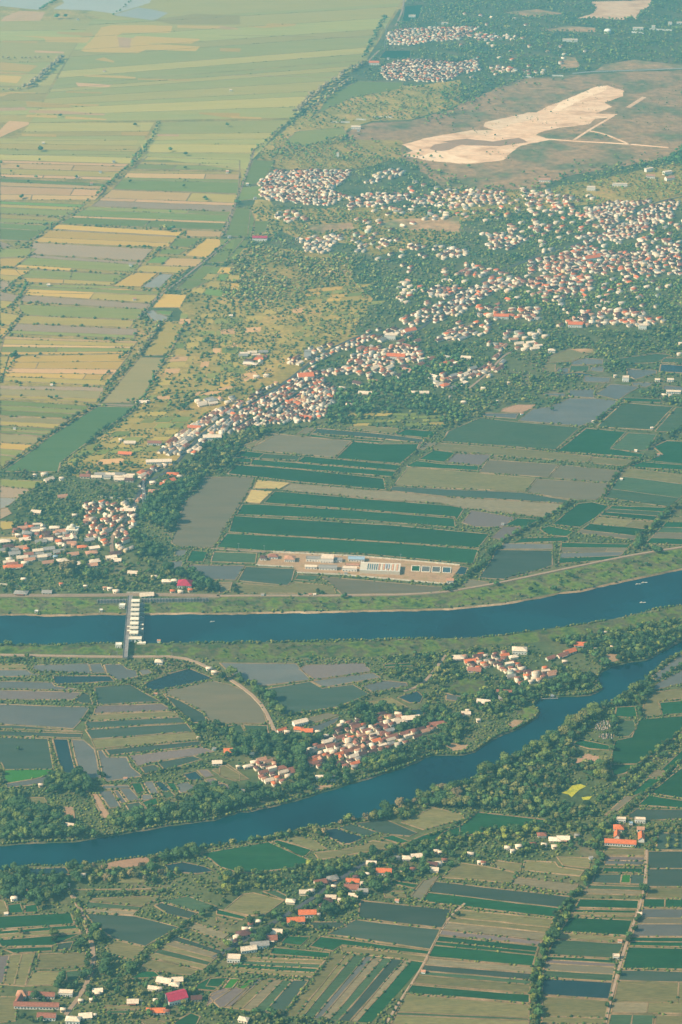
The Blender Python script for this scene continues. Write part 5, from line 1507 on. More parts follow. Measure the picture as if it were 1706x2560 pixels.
village(ROD, 'k', '430,500 520,500 530,570 430,570', 13.0, (430, 560, 530, 500), 'mix', .1)
village(ROD, 'k', '140,470 290,470 270,560 160,560', 17.0, (140, 500, 290, 495), 'pale', .1)
H(ROD, 'k', '240,640,w,50 305,632,w,46 200,555,w,84 250,525,O,60 165,490,w,60 800,715,w,50 950,745,w,80 1270,745,w,50 1335,745,w,56 870,800,m,90,10 845,825,w,50 620,890,w,80 570,905,O,60 60,950,w,90 20,1030,g,50')
H(ROD, 'j', '925,805,w,66 968,800,w,30 1272,970,O,80 850,1070,w,70 820,1140,O,80 790,1055,w,26 295,1275,w,60 230,1282,w,30')
TWN = 'the wooded town'
village(TWN, 'k', '560,460 640,450 900,360 1000,330 1180,320 1330,300 1200,360 980,400 880,440 640,530 580,560', 11.5, (600, 530, 1000, 350), 'mix', .12)
village(TWN, 'k', '880,480 950,440 1250,430 1350,500 1290,550 1100,560 1170,620 950,655 900,610 640,640 620,570 800,580', 12.0, (640, 620, 1100, 480), 'mix', .2)
village(TWN, 'k', '1150,265 1350,190 1568,110 1568,230 1350,300 1200,300', 13.0, (1150, 300, 1568, 130), 'mix', .12)
village(TWN, 'k', '1170,20 1300,20 1250,160 1170,175', 18.0, (1170, 100, 1300, 80), 'pale', .2)
village(TWN, 'k', '1350,60 1568,60 1568,110 1350,165', 15.0, (1350, 120, 1568, 70), 'mix', .15)
village(TWN, 'k', '690,790 780,790 780,815 720,815', 15.0, (690, 800, 800, 790), 'mix', .1)
village(TWN, 'k', '1420,350 1568,340 1560,400 1430,400', 15.0, (1420, 390, 1560, 350), 'mix', .1)
village(TWN, 'k', '1370,630 1500,620 1470,700 1400,700', 15.0, (1370, 690, 1500, 630), 'pale', .1)
for pl, sp, d, pa, dr in (('0,60 250,60 250,130 170,210 0,220', 13, (0, 200, 250, 90), 'mix', .15), ('230,170 420,200 640,170 660,250 560,280 340,260 230,240', 13, (230, 240, 600, 190), 'red', .15),
                          ('100,280 350,270 360,310 250,380 0,400 0,370', 14, (0, 390, 330, 280), 'mix', .25), ('390,340 700,350 680,380 600,470 490,465 500,400 400,390', 15, (400, 390, 690, 360), 'pale', .2),
                          ('270,410 410,410 410,560 280,660 180,670 160,600 300,560 380,480', 13, (180, 660, 400, 490), 'red', .15), ('0,620 150,600 200,650 0,690', 14, (0, 680, 200, 600), 'mix', .2),
                          ('820,270 1000,190 1340,200 1480,280 1320,320 1160,310 1060,310 850,310', 13.5, (850, 310, 1400, 240), 'mix', .25), ('880,130 1190,140 1180,180 900,180', 19, (880, 170, 1190, 150), 'pale', .3),
                          ('620,60 980,60 850,130 730,150', 16, (620, 140, 980, 70), 'mix', .25), ('270,0 560,0 390,70 280,80', 14, (270, 70, 560, 10), 'mix', .15), ('680,0 1000,0 980,60 700,60', 17, (680, 60, 1000, 10), 'red', .3)):
    village(TWN, 'l', pl, sp, d, pa, dr)
H(TWN, 'l', '268,718,w,36 140,805,w,44 155,515,w,60 95,552,w,50 360,800,w,20 50,770,w,16 435,680,w,24 1130,636,w,26 1560,425,w,40 1550,490,w,40 1450,760,w,40 1490,762,w,30')
UPV = 'the dense upper village'
village(UPV, 'n', '240,290 360,200 500,205 700,198 870,200 800,300 720,330 820,370 740,430 620,430 380,400 270,390', 12.5, (260, 380, 800, 220), 'far', .06)
for nm, pl, sp, d, pa, dr in ((UPV, '340,480 480,460 590,530 450,550 360,500', 16, (340, 520, 590, 480), 'pale', .2), ('the cream hamlet', '500,650 690,620 830,620 720,740 570,740', 14, (500, 720, 830, 630), 'pale', .15),
                              (UPV, '820,380 960,350 1230,360 1240,400 960,440 830,450', 13.5, (820, 440, 1230, 370), 'far', .15), (UPV, '950,260 1060,200 1210,190 1200,240 960,300', 15, (950, 290, 1210, 200), 'pale', .2),
                              (TWN, '1230,380 1480,330 1568,360 1568,440 1230,450', 17, (1230, 440, 1568, 370), 'far', .2), (TWN, '1270,240 1568,250 1500,340 1280,290', 20, (1270, 280, 1568, 260), 'pale', .25),
                              (TWN, '860,660 980,660 950,750 900,740', 17, (860, 740, 980, 670), 'far', .2), (TWN, '1100,430 1568,480 1568,550 1120,480', 28, (1100, 460, 1568, 500), 'pale', .3), (TWN, '1220,680 1340,680 1340,720 1220,720', 15, (1220, 720, 1340, 690), 'far', .15),
                              (TWN, '1370,700 1568,700 1568,770 1380,760', 16, (1370, 760, 1568, 710), 'far', .25), (TWN, '1400,960 1568,980 1568,1045 1400,1020', 14, (1400, 1020, 1568, 985), 'far', .2), (TWN, '1030,660 1120,650 1120,720 1040,710', 17, (1030, 700, 1120, 670), 'far', .2)):
    village(nm, 'n', pl, sp, d, pa, dr)
for pl, sp, d, pa, dr in (('40,330 440,340 430,420 50,450', 14.5, (40, 430, 440, 350), 'far', .2), ('480,320 860,370 850,410 700,480 580,480 560,400', 17, (480, 440, 860, 380), 'far', .25), ('880,500 1100,400 1400,400 1568,400 1500,500 1300,620 1080,600 950,550', 13.5, (900, 640, 1400, 420), 'far', .18),
                          ('880,630 1080,600 1300,560 1280,640 1000,680 900,690', 12.5, (880, 680, 1280, 590), 'red', .1), ('240,620 480,600 560,650 460,720 320,720', 13.5, (240, 710, 560, 620), 'far', .15), ('0,700 180,720 150,770 0,780', 15, (0, 770, 180, 720), 'far', .2),
                          ('840,680 1020,700 1000,780 870,780', 12, (840, 770, 1020, 700), 'red', .12), ('550,800 800,750 1020,730 1568,750 1568,880 1300,900 1150,860 950,870 800,880 560,870', 12.5, (560, 870, 1500, 760), 'red', .12), ('100,800 300,840 440,880 260,910 110,880', 14, (100, 890, 440, 860), 'far', .2),
                          ('430,900 1000,880 990,990 700,1000 440,940', 14, (430, 960, 1000, 890), 'far', .2), ('0,960 250,960 380,930 400,980 240,1040 0,1040', 12.5, (0, 1030, 400, 940), 'far', .1), ('620,660 700,660 700,780 640,700', 16, (620, 760, 700, 670), 'far', .2),
                          ('1280,640 1568,660 1568,750 1280,740', 14, (1280, 740, 1568, 670), 'red', .2), ('180,540 330,560 300,640 190,620', 20, (180, 630, 330, 570), 'pale', .3), ('1180,300 1400,290 1340,360 1200,340', 20, (1180, 340, 1400, 300), 'pale', .3), ('430,550 720,560 700,600 560,600 440,590', 22, (430, 590, 720, 565), 'pale', .3)):
    village(TWN, 'o', pl, sp, d, pa, dr)
village('the highest village', 'q', '1100,215 1200,190 1500,182 1700,180 1568,260 1380,275 1250,300 1100,292', 13.0, (1100, 290, 1568, 200), 'far', .1)
village('the village below the highest one', 'q', '1060,440 1150,400 1250,388 1568,410 1700,415 1568,490 1480,540 1300,535 1090,522 1050,485', 13.0, (1060, 520, 1568, 420), 'red', .1)
for pl, sp, d, pa, dr in (('160,215 460,232 570,250 440,272 170,270', 17, (160, 270, 560, 245), 'pale', .25), ('60,420 200,390 240,380 230,440 270,460 60,500', 15, (60, 490, 260, 400), 'far', .2), ('310,430 500,450 480,480 320,472', 17, (310, 470, 500, 450), 'far', .2), ('530,470 700,460 690,490 550,492', 19, (530, 490, 700, 465), 'pale', .2)):
    village('the straggling far hamlet', 'r', pl, sp, d, pa, dr)
village(TWN, 'o', '0,340 860,340 1200,420 1568,380 1700,380 1700,1045 0,1045', 25, (0, 1000, 1568, 700), 'far', .55)
village(TWN, 'l', '0,0 1568,0 1480,180 800,330 640,400 420,520 200,700 0,760', 25, (0, 380, 900, 60), 'mix', .6)
village(TWN, 'n', '820,380 1568,260 1568,1045 1380,1045 1000,760 860,640', 28, (820, 700, 1568, 480), 'far', .55)
village(TWN, 'k', '900,420 1568,150 1568,640 1050,660 760,760', 25, (760, 700, 1568, 300), 'mix', .5)
village('the straggling far hamlet', 'r', '0,60 600,120 1000,300 800,440 300,500 0,560', 60, (0, 400, 900, 300), 'pale', .5)
for pxs in soft:
    for dy in (0, 5, 10):
        fill_soft([(x, y + dy) for x, y in pxs], 7)
# field huts
HUT = []
for s, items in (('c', '970,228 775,645 695,718 1290,594 1160,772'), ('b', '1158,508 1330,972'), ('d', '820,912 1300,648 1400,718 1018,360'), ('h', '280,888 590,886 618,886 822,748'), ('i', '1170,130 395,424 1482,346'), ('l', '985,930 1368,972 1265,1120 1412,1146 520,880'),
                 ('j', '98,975 880,132 1510,243 340,690'), ('m', '745,148 657,216 600,292 1486,216 855,824 505,248 1500,640 318,955'), ('p', '510,132 683,468 285,940 1508,595'), ('n', '180,295 50,212 230,388'), ('q', '905,858 1100,388'), ('a', '42,593'), ('d', '1040,12')):
    for it in items.split():
        tx, ty = (float(q) for q in it.split(','))
        HUT.append((s, tx, ty))
# ------------------------------------------------------------------ house objects
def ordinal(n):
    w = ['first', 'second', 'third', 'fourth', 'fifth', 'sixth', 'seventh', 'eighth', 'ninth', 'tenth', 'eleventh', 'twelfth']
    return w[n] if n < len(w) else '%d%s' % (n + 1, {1: 'st', 2: 'nd', 3: 'rd'}.get((n + 1) % 10 if (n + 1) % 100 not in (11, 12, 13) else 0, 'th'))

def in_frame(x, y, m=0):
    p = px_of(x, y)
    return -m < p[0] < IW + m and -m < p[1] < IH + m

_hm = {}
def house_meshes(typ, two):
    key = (typ, two)
    if key in _hm:
        return _hm[key]
    L, W, h = 10.0, 7.0, 3.4 + (2.8 if two else 0)
    rise = 2.3 if typ == 'gable' else 2.1
    wl = wall_mb(L, W, h, rise if typ == 'gable' else 0).mesh('wall')
    rf = {'gable': lambda: gable_roof_mb(L, W, h, rise), 'hip': lambda: hip_roof_mb(L, W, h, rise), 'flat': lambda: flat_roof_mb(L, W, h)}[typ]().mesh('roof')
    dr = MB().box(0, -W / 2 - .03, 0, 1.1, .12, 2.1).mesh('door')
    wn = MB().box(0, 0, 1.0, 1.5, .12, 1.2).mesh('window')
    ver = MB()
    ver.box(0, -W / 2 - 1.0, 2.45, L * .6, 2.0, .15)
    for s in (-1, 1):
        ver.box(s * L * .27, -W / 2 - 1.85, 0, .2, .2, 2.45)
    vm = ver.mesh('verandah')
    for m, k in ((wl, 'wall'), (rf, 'roof'), (dr, 'wood'), (wn, 'glass'), (vm, 'roof')):
        m.materials.append(M[k])
    _hm[key] = (L, W, h, wl, rf, dr, wn, vm)
    return _hm[key]

def hsize(hh):
    return hh[2] / px_of(hh[0], hh[1])[2]
houses = [h for h in houses if in_frame(h[0], h[1], 70)]
order = sorted(range(len(houses)), key=lambda i: -hsize(houses[i]) if in_frame(houses[i][0], houses[i][1]) else 0)
solo = order[:300]
rest_h = order[300:]
# labels: roof kind, village, row by depth, order across
VS = {}
for i in solo:
    VS.setdefault(houses[i][9], []).append(i)
lab = {}
for vn, ids in VS.items():
    ys = sorted(houses[i][1] for i in ids)
    nb = 1 if len(ids) < 14 else 3 if len(ids) < 45 else 5
    bands = {1: [''], 3: ['nearest row', 'middle row', 'farthest row'], 5: ['nearest row', 'second row', 'middle row', 'fourth row', 'farthest row']}[nb]
    cells = {}
    for i in ids:
        b = min(nb - 1, int(nb * ys.index(houses[i][1]) / len(ys)))
        cells.setdefault((houses[i][6], b), []).append(i)
    for (rc, b), cc in cells.items():
        cc.sort(key=lambda i: px_of(houses[i][0], houses[i][1])[0])
        for n, i in enumerate(cc):
            base = '%s house' % ROOFN[rc]
            row = (' in the ' + bands[b] + ' of ' if bands[b] else ' in ') + vn
            if len(cc) == 1:
                lab[i] = 'only ' + base + row
            elif n == 0:
                lab[i] = 'leftmost ' + base + row
            elif n == len(cc) - 1:
                lab[i] = 'rightmost ' + base + row
            else:
                lab[i] = base + row + ', ' + ordinal(n) + ' from left'
near_cut = set(solo[:170])
for i in solo:
    x, y, L, W, h, a, rc, wc, typ, vn = houses[i]
    two = h > 5.5
    bL, bW, bh, wl, rf, dr, wn, vm = house_meshes(typ, two)
    t = thing('house', lab[i], 'house', (x, y, 0), 'houses of ' + vn.replace('the ', '', 1), a)
    t.scale = (L / bL, W / bW, random.uniform(.92, 1.12))
    w = link('wall', wl, t); w.color = (*WALLC[wc], 1)
    k = random.uniform(.85, 1.15)
    r = link('roof', rf, t); r.color = tuple(min(.9, c * k) for c in ROOFC[rc]) + (1,)
    if i in near_cut:
        link('door', dr, t)
        for u, s in ((-3.2, -1), (3.2, -1), (-2.5, 1), (2.5, 1)):
            link('window', wn, t, loc=(u, s * (bW / 2 + .03), 0))
        if typ != 'flat' and random.random() < .5:
            link('verandah', vm, t).color = (*ROOFC[random.choice('wgrt')], 1)

# all remaining houses of the far towns, too many and too small to single out
class Soup:
    def __init__(s):
        s.V, s.Fi, s.C = [], [], []
        s.n = 0
    def add(s, v, tri, col):
        s.V.append(v); s.Fi.append(tri + s.n); s.C.append(np.broadcast_to(np.array(col, np.float32), (len(v), 3)))
        s.n += len(v)
    def build(s, name, mat):
        V = np.concatenate(s.V).astype(np.float32); T = np.concatenate(s.Fi).astype(np.int32); C = np.concatenate(s.C)
        m = bpy.data.meshes.new(name)
        m.vertices.add(len(V)); m.vertices.foreach_set('co', V.ravel())
        m.loops.add(T.size); m.loops.foreach_set('vertex_index', T.ravel())
        m.polygons.add(len(T)); m.polygons.foreach_set('loop_start', np.arange(0, T.size, 3, dtype=np.int32))
        at = m.attributes.new('tone', 'FLOAT_COLOR', 'POINT')
        at.data.foreach_set('color', np.concatenate([C, np.ones((len(C), 1), np.float32)], 1).astype(np.float32).ravel())
        m.update(calc_edges=True)
        m.validate()
        m.materials.append(mat)
        return link(name, m)

def tris(mb):
    out = []
    for f in mb.f:
        for k in range(1, len(f) - 1):
            out.append((f[0], f[k], f[k + 1]))
    return np.array(mb.v, np.float32), np.array(out, np.int32)

town = Soup()
for i in rest_h:
    x, y, L, W, h, a, rc, wc, typ, vn = houses[i]
    h = min(h, 6.6)
    L, W = L * .82, W * .86
    rise = W * .3
    c, s = math.cos(a), math.sin(a)
    Rm = np.array([[c, s, 0], [-s, c, 0], [0, 0, 1]])
    off = np.array([x, y, 0])
    k = random.uniform(.85, 1.15)
    v, t3 = tris(wall_mb(L, W, h, rise if typ == 'gable' else 0))
    town.add(v @ Rm + off, t3, np.array(WALLC[wc]))
    rm = gable_roof_mb(L, W, h, rise, .5) if typ == 'gable' else hip_roof_mb(L, W, h, rise, .5) if typ == 'hip' else MB().box(0, 0, h + .01, L + .4, W + .4, .3)
    v, t3 = tris(rm)
    town.add(v @ Rm + off, t3, np.minimum(.9, np.array(ROOFC[rc]) * k))
    if y < 4300:
        v, t3 = tris(MB().box(-L * .25, -W / 2 - .03, 1, 1.5, .1, 1.2).box(L * .25, -W / 2 - .03, 1, 1.5, .1, 1.2).box(0, -W / 2 - .03, 0, 1.2, .1, 2.1))
        town.add(v @ Rm + off, t3, (.04, .04, .045))
tag(town.build('far_town_houses', M['build_attr']), 'packed small houses of the far towns, cream, brown and orange roofs', 'houses', kind='stuff')

hut_w, hut_r = wall_mb(4.2, 3.4, 2.6, 1.1).mesh('wall'), gable_roof_mb(4.2, 3.4, 2.6, 1.1, .5).mesh('roof')
for s_, tx, ty in HUT:
    pass
HUTS = sorted(HUT, key=lambda q: (sheet(*q)[1]))
used_l = {}
for n, (s_, tx, ty) in enumerate(HUTS):
    x, y = G(s_, tx, ty)
    px, py = sheet(s_, tx, ty)
    zone = 'on the hazy left plain' if px < 620 and py < 1150 else 'among plots above the wide river' if py < 1560 else 'between the two rivers' if py < 2050 and px < 1000 else 'in the lower right paddies'
    used_l.setdefault(zone, []).append((py, x, y))
for zone, L_ in used_l.items():
    L_.sort()
    for n, (py, x, y) in enumerate(L_):
        lb = ('farthest' if n == 0 else 'nearest' if n == len(L_) - 1 else ordinal(n) + ' farthest') + ' small white field hut ' + zone
        if len(L_) == 1:
            lb = 'only small white field hut ' + zone
        t = thing('field_hut', lb, 'hut', (x, y, 0), 'field huts among the paddies', random.uniform(-.3, .3))
        sc_ = 1.0 if y < 3500 else 1.5
        t.scale = (sc_, sc_, sc_)
        link('wall', hut_w, t, M['wall']).color = (.78, .74, .66, 1)
        link('roof', hut_r, t, M['roof']).color = (*ROOFC[random.choice('wwgt')], 1)
        rect_mark(x, y, 4, 4, 0)

# tombs of the small graveyard in the riverside wood
gs = Soup()
for cx, cy, rx, ry, n in ((1050, 562, 50, 30, 55), (1068, 632, 42, 16, 28)):
    for _ in range(n):
        x, y = G('f', cx + random.uniform(-rx, rx), cy + random.uniform(-ry, ry))
        v, t3 = tris(MB().box(x, y, 0, 1.2, 2.4, random.uniform(.5, 1.0), random.gauss(0, .1)).box(x, y + 1.1, 0, .9, .3, 1.5))
        gs.add(v, t3, random.choice([(.40, .32, .24), (.34, .22, .15), (.36, .33, .28), (.2, .17, .14), (.12, .10, .08)]))
        rect_mark(x, y, 2, 3, 0)
tag(gs.build('gravestones', M['build_attr']), 'pale tombs of a graveyard in the riverside wood', 'graves', kind='stuff')

# ------------------------------------------------------------------ trees
TONE = {'D': (.044, .082, .022), 'M': (.098, .122, .024), 'O': (.150, .138, .036), 'B': (.190, .135, .058), 'L': (.150, .158, .022)}
trees = []       # x, y, h, r, tone, region

def put(x, y, h, tone, region):
    trees.append((x, y, h, h * random.uniform(.40, .60), tone, region))

def VEG(region, s, poly, sp, hr, tones, dens=1.0, avoid=True):
    pxs = PX(s, poly)
    P = np.array(pxs)
    gp = np.array(GP(pxs))
    lo, hi = gp.min(0), gp.max(0)
    nx, ny = int((hi[0] - lo[0]) / sp) + 1, int((hi[1] - lo[1]) / sp) + 1
    for i in range(nx):
        for j in range(ny):
            if random.random() > dens:
                continue
            x = lo[0] + (i + random.random()) * sp
            y = lo[1] + (j + random.random()) * sp
            p = px_of(x, y)
            if not (-50 < p[0] < IW + 50 and -40 < p[1] < IH + 60):
                continue
            if not inside(np.array([p[0]]), np.array([p[1]]), P)[0]:
                continue
            if occ_at(p[0], p[1]) in ((2, 3, 4, 5, 6) if avoid else (2, 4, 5)):
                continue
            low = occ_at(p[0], p[1]) == 7
            if low and random.random() < .72:
                continue
            # natural grouping: noise-driven gaps and mixed ages
            g_ = math.sin(x * .021 + 1.3) * math.sin(y * .017) + math.sin(x * .047 + y * .039)
            if g_ < (-1.25 if avoid or sp < 14 else .15):
                continue
            h = random.uniform(*hr) * (1 + .18 * g_ * .5) * (.62 if low else 1.35 if random.random() < .08 else 1)
            put(x, y, h, random.choice(tones), region)

def LINE(region, s, txt, sp, hr, tones, width=0.0, dens=1.0):
    pl = GP(PX(s, txt))
    for a, b in zip(pl[:-1], pl[1:]):
        d = math.hypot(b[0] - a[0], b[1] - a[1])
        n = max(1, int(d / sp))
        for i in range(n):
            if random.random() > dens:
                continue
            t = (i + random.random()) / n
            x, y = lerp(a, b, t)
            put(x + random.uniform(-1, 1) * width, y + random.uniform(-1, 1) * width, random.uniform(*hr), random.choice(tones), region)

def ONE(region, s, items, tone='D'):
    for it in items.split():
        q = it.split(',')
        x, y = G(s, float(q[0]), float(q[1]))
        put(x, y, float(q[2]), q[3] if len(q) > 3 else tone, region)

# bottom
VEG('the grove at the river bend', 'a', '0,215 100,215 150,290 190,300 480,285 560,340 470,440 400,480 250,560 240,520 140,500 60,500 0,490', 7, (7, 13), 'DDDM')
VEG('the riverside scrub by the dark pond', 'a', '500,285 640,275 700,305 900,280 1000,240 1080,240 1050,330 1150,310 1220,390 980,390 760,400 560,400', 8, (5, 10), 'DMOOB')
VEG('the trees at the bank of the dark pond', 'a', '1000,205 1140,180 1310,160 1290,220 1080,245', 7, (8, 13), 'DDM')
VEG('the plantation behind the riverside track', 'a', '560,470 1000,432 1568,350 1568,470 1360,480 1240,455 1050,470 560,480', 7, (3, 6), 'DMML')
VEG('the canal-side belt', 'b', '0,330 250,325 620,255 900,232 1150,150 1568,80 1568,160 1100,215 900,300 760,350 500,390 420,420 220,440 130,440 0,460', 7, (4, 9), 'DDMML')
LINE('the track through the lower paddies', 'a', '470,470 520,570 560,720 590,790', 7, (5, 9), 'DMO', 3)
ONE('the track through the lower paddies', 'a', '625,720,16 640,770,15,M 600,760,12 700,890,12 690,940,13 680,985,11 580,890,10 570,930,9 535,800,12 500,810,10 350,740,11,M 355,775,9 140,720,9,O 410,1030,14 395,1050,12 870,960,12 820,960,9,M 720,1000,9 780,1010,8')
LINE('the hedge across the lower paddies', 'a', '840,1000 880,940 950,860 1090,760 1250,650 1340,590 1420,540 1480,515', 5.0, (4, 9), 'DDM', 1.5)
LINE('the diagonal hedge near the magenta hall', 'a', '1200,1070 1340,980 1420,900 1500,860 1568,820', 5.5, (4, 8), 'DDM', 3)
LINE('the track through the lower paddies', 'a', '380,1090 500,1060 580,980 600,930', 6, (6, 11), 'DD', 3)
VEG('the hamlet around the magenta hall', 'a', '400,1100 620,1010 860,1000 1000,1100 1060,1010 1200,1010 1250,1060 1350,1110 1300,1200 1250,1230 1100,1307 300,1307 60,1300 100,1235 390,1235', 9.5, (4, 9), 'DDMO', .75)
VEG('the school courtyard', 'a', '190,1140 350,1140 350,1170 190,1170', 7, (6, 9), 'DD')
VEG('the linear hamlet', 'b', '450,590 620,330 900,240 1000,200 1300,150 1568,170 1440,290 1330,360 1050,420 950,480 850,560 700,620 560,680 430,760 330,830 130,850 0,870 0,780 200,600', 9, (5, 11), 'DDDM', .85)
LINE('the hedge beside the striped plots', 'b', '415,1245 560,1090 640,990 720,880', 5, (2, 5), 'DDM', 1)
LINE('the hedge beside the striped plots', 'b', '1090,1290 1130,1220 1180,1160', 5, (2, 5), 'DM', 1)
VEG('the bottom edge scrub', 'b', '-20,1200 100,1225 400,1245 420,1265 900,1295 900,1330 -20,1330', 8, (4, 8), 'DMO', .7)
ONE('the linear hamlet', 'b', '690,590,14 735,585,13 700,560,12 240,1240,9 330,1240,10,D 360,1255,9 660,690,7 690,685,7 640,530,10 1030,440,10 1130,470,6')
VEG('the tree-lined canal', 'c', '985,20 1055,20 1045,140 1055,230 1005,320 900,445 855,530 800,640 735,740 680,870 648,1000 645,1320 588,1320 588,1000 625,850 685,700 785,540 865,440 955,340 1003,230 975,130', 5.5, (5, 10), 'DDDML', 1, False)
VEG('the canal-side hamlet', 'c', '0,100 600,10 990,0 975,60 640,70 300,130 0,190', 7, (4, 9), 'DMML')
VEG('the canal-side hamlet', 'c', '0,280 150,200 400,150 620,120 900,100 980,130 960,180 600,180 500,220 340,210 130,260 20,320', 9, (5, 10), 'DDM', .8)
VEG('the school yard', 'c', '1060,0 1110,0 1110,90 1060,90', 8, (6, 10), 'DDM')
VEG('the school yard', 'c', '1190,20 1270,30 1270,95 1190,95', 9, (5, 8), 'DM', .7)
VEG('the orchard rows right of the school', 'c', '1320,20 1720,10 1720,55 1420,50 1400,165 1340,165', 7, (4, 8), 'DMO', .8)
LINE('the orchard rows right of the school', 'c', '1480,60 1470,165', 5, (4, 7), 'MO', 1)
LINE('the orchard rows right of the school', 'c', '1535,50 1530,165', 5, (4, 7), 'MO', 1)
ONE('the grassy field track', 'c', '1320,450,13 1300,430,10 1255,700,8 1215,740,9 1220,770,8 1150,990,8 1290,620,7 1270,640,7 1080,1200,7 1100,1160,7 100,600,7 60,620,5')
LINE('the grassy field track', 'c', '1330,410 1295,520', 7, (3, 6), 'DM', 1.5)
# river bend left, between the rivers
VEG('the big grove above the lower river', 'd', '300,900 440,890 590,925 600,1020 480,1080 400,1080 290,1010', 8, (9, 15), 'DDDM')
VEG('the wooded far bank of the lower river', 'd', '0,1010 160,1020 300,1050 400,1130 480,1180 620,1180 850,1140 950,1110 1140,1060 1300,990 1420,970 1568,1010 1568,1108 1400,1158 1250,1178 1100,1194 940,1224 700,1262 560,1300 300,1307 0,1307', 7, (6, 13), 'DDDMM')
VEG('the wooded far bank of the lower river', 'a', '0,0 560,0 530,75 480,95 330,98 150,105 0,118', 7, (6, 12), 'DDMM')
LINE('the hedge along the curved bund', 'd', '800,270 950,330 1060,410 1150,470 1230,520 1290,620 1330,690', 5.5, (3, 7), 'DMMO', 2)
LINE('the hedge between flooded fields', 'd', '580,310 630,390 590,480 520,540', 6, (3, 6), 'DMO', 1.5)
LINE('the hedge between flooded fields', 'd', '210,205 450,220 700,228 780,270 900,255 1000,232 1130,205', 6, (2, 5), 'DMLO', 1.5)
LINE('the bushy bund left of the flooded fields', 'd', '322,650 345,760 380,870', 3.5, (2, 4), 'MLO', 1.2)
VEG('the trees at the end of the curved hedge', 'd', '1260,545 1400,540 1568,600 1568,700 1440,650 1290,610', 8, (6, 11), 'DDM')
LINE('the hedge behind the small flooded plots', 'd', '930,890 1070,860 1200,840 1340,800 1500,765 1568,745', 5, (3, 7), 'DMMO', 2.5)
ONE('the big grove above the lower river', 'd', '120,720,6 650,890,9 680,900,8 530,920,9 240,1130,12 260,1140,11 215,1110,11 1340,970,12 1400,960,11 1310,990,11 0,880,10,M 5,940,9,M')
VEG('the meadow south of the weir', 'd', '0,30 160,35 210,95 170,130 0,95', 8, (4, 8), 'DMM', .6)
VEG('the garden by the weir track', 'd', '920,120 1230,115 1300,190 1140,200 1000,215 920,190', 8, (4, 7), 'DMO', .7)
VEG('the left end of the weir track', 'd', '0,115 200,120 200,160 0,150', 7, (4, 7), 'DMO', .7)
VEG('the meadow south of the weir', 'e', '0,10 1400,-10 1400,80 900,110 0,130', 11, (1.5, 4), 'DMMO', .6, False)
VEG('the row of trees by the curved track', 'e', '0,215 100,245 200,290 300,345 370,410 420,490 350,500 310,430 200,345 0,255', 7, (6, 12), 'DDM', 1, False)
LINE('the hedge above the river village', 'e', '400,505 560,480 770,455 1000,365 1130,340 1290,315', 5.5, (3, 7), 'DMM', 2.5)
VEG('the wood left of the river village', 'e', '60,645 250,635 440,630 680,650 720,690 600,760 560,760 560,880 620,930 600,985 450,1035 330,1060 180,1095 0,1125 0,1000 180,970 260,965 430,950 460,870 330,760 130,760 0,800', 7.5, (7, 14), 'DDDDM')
VEG('the trees of the river village', 'e', '700,620 900,440 1100,435 1400,445 1568,480 1568,690 1400,730 1250,785 1000,875 760,950 640,980 640,900 600,820', 7.5, (6, 12), 'DDDM')
VEG('the bushes above the river village', 'e', '930,110 1400,95 1560,110 1568,480 1330,440 1330,330 1240,300 1060,235 950,170', 8.5, (4, 9), 'DDMMLO', .85)
VEG('the near bank of the lower river', 'e', '640,1235 680,1215 900,1165 1150,1085 1300,1015 1568,960 1568,1090 1400,1090 1180,1185 1000,1180 640,1300', 7.5, (7, 13), 'DDMOB')
LINE('the near bank of the lower river', 'b', '-100,155 330,97 480,60 640,20', 6, (4, 8), 'DMO', 3)
VEG('the near bank of the lower river', 'b', '330,85 480,55 640,15 760,0 700,35 560,80 380,100', 8, (5, 9), 'DMO', .7)
VEG('the riverside forest', 'f', '190,925 260,875 300,850 450,785 600,705 780,610 880,525 990,450 1070,430 1040,520 880,650 760,690 840,690 900,750 830,800 1080,810 1060,1000 900,1150 750,1180 250,1110 0,1090 0,990', 7, (5, 11), 'DDDMMO')
VEG('the tall riverside trees', 'f', '240,880 450,785 600,705 780,610 880,525 980,455 1000,500 800,650 480,800 300,880', 9, (12, 17), 'DMMMO')
VEG('the row of poplars beside the forest', 'f', '990,930 1020,820 1080,810 1070,960 1000,1010', 8, (11, 16), 'MMOL')
VEG('the trees by the flooded spit', 'f', '1100,445 1150,380 1260,310 1350,270 1390,360 1300,420 1270,430 1150,430', 7.5, (7, 13), 'DDM')
LINE('the trees by the flooded spit', 'f', '1265,440 1290,510', 5, (6, 10), 'DD', 2)
LINE('the trees by the flooded spit', 'f', '1110,520 1130,640', 6, (7, 12), 'DD', 3)
LINE('the trees by the flooded spit', 'f', '1360,235 1460,155 1568,90', 5, (4, 8), 'DMO', 2)
LINE('the hedge by the flooded spit', 'f', '1370,285 1568,165', 5, (4, 8), 'DD', 3)
LINE('the riverside forest', 'f', '1110,660 1120,740', 6, (6, 10), 'DD', 3)
VEG('the wood of the tongue-of-land village', 'f', '640,0 1568,-40 1400,78 1330,112 1210,128 1100,158 1020,200 1000,240 1010,300 900,330 700,340 600,395 480,450 330,540 200,600 0,660 0,400 180,380 350,330 450,290 650,290 760,240 650,130 900,60', 7.5, (6, 12), 'DDDMM')
VEG('the scrub of the tongue-of-land village', 'f', '0,0 640,0 600,130 450,80 250,85 60,100 60,150 180,205 400,240 450,290 180,370 0,340', 9, (3, 8), 'DMMOL', .75)
VEG('the wooded strip between the rivers', 'i', '600,1190 1000,1110 1568,1010 1568,1307 1500,1307 880,1230 640,1230', 8, (5, 10), 'DDMML', .85)
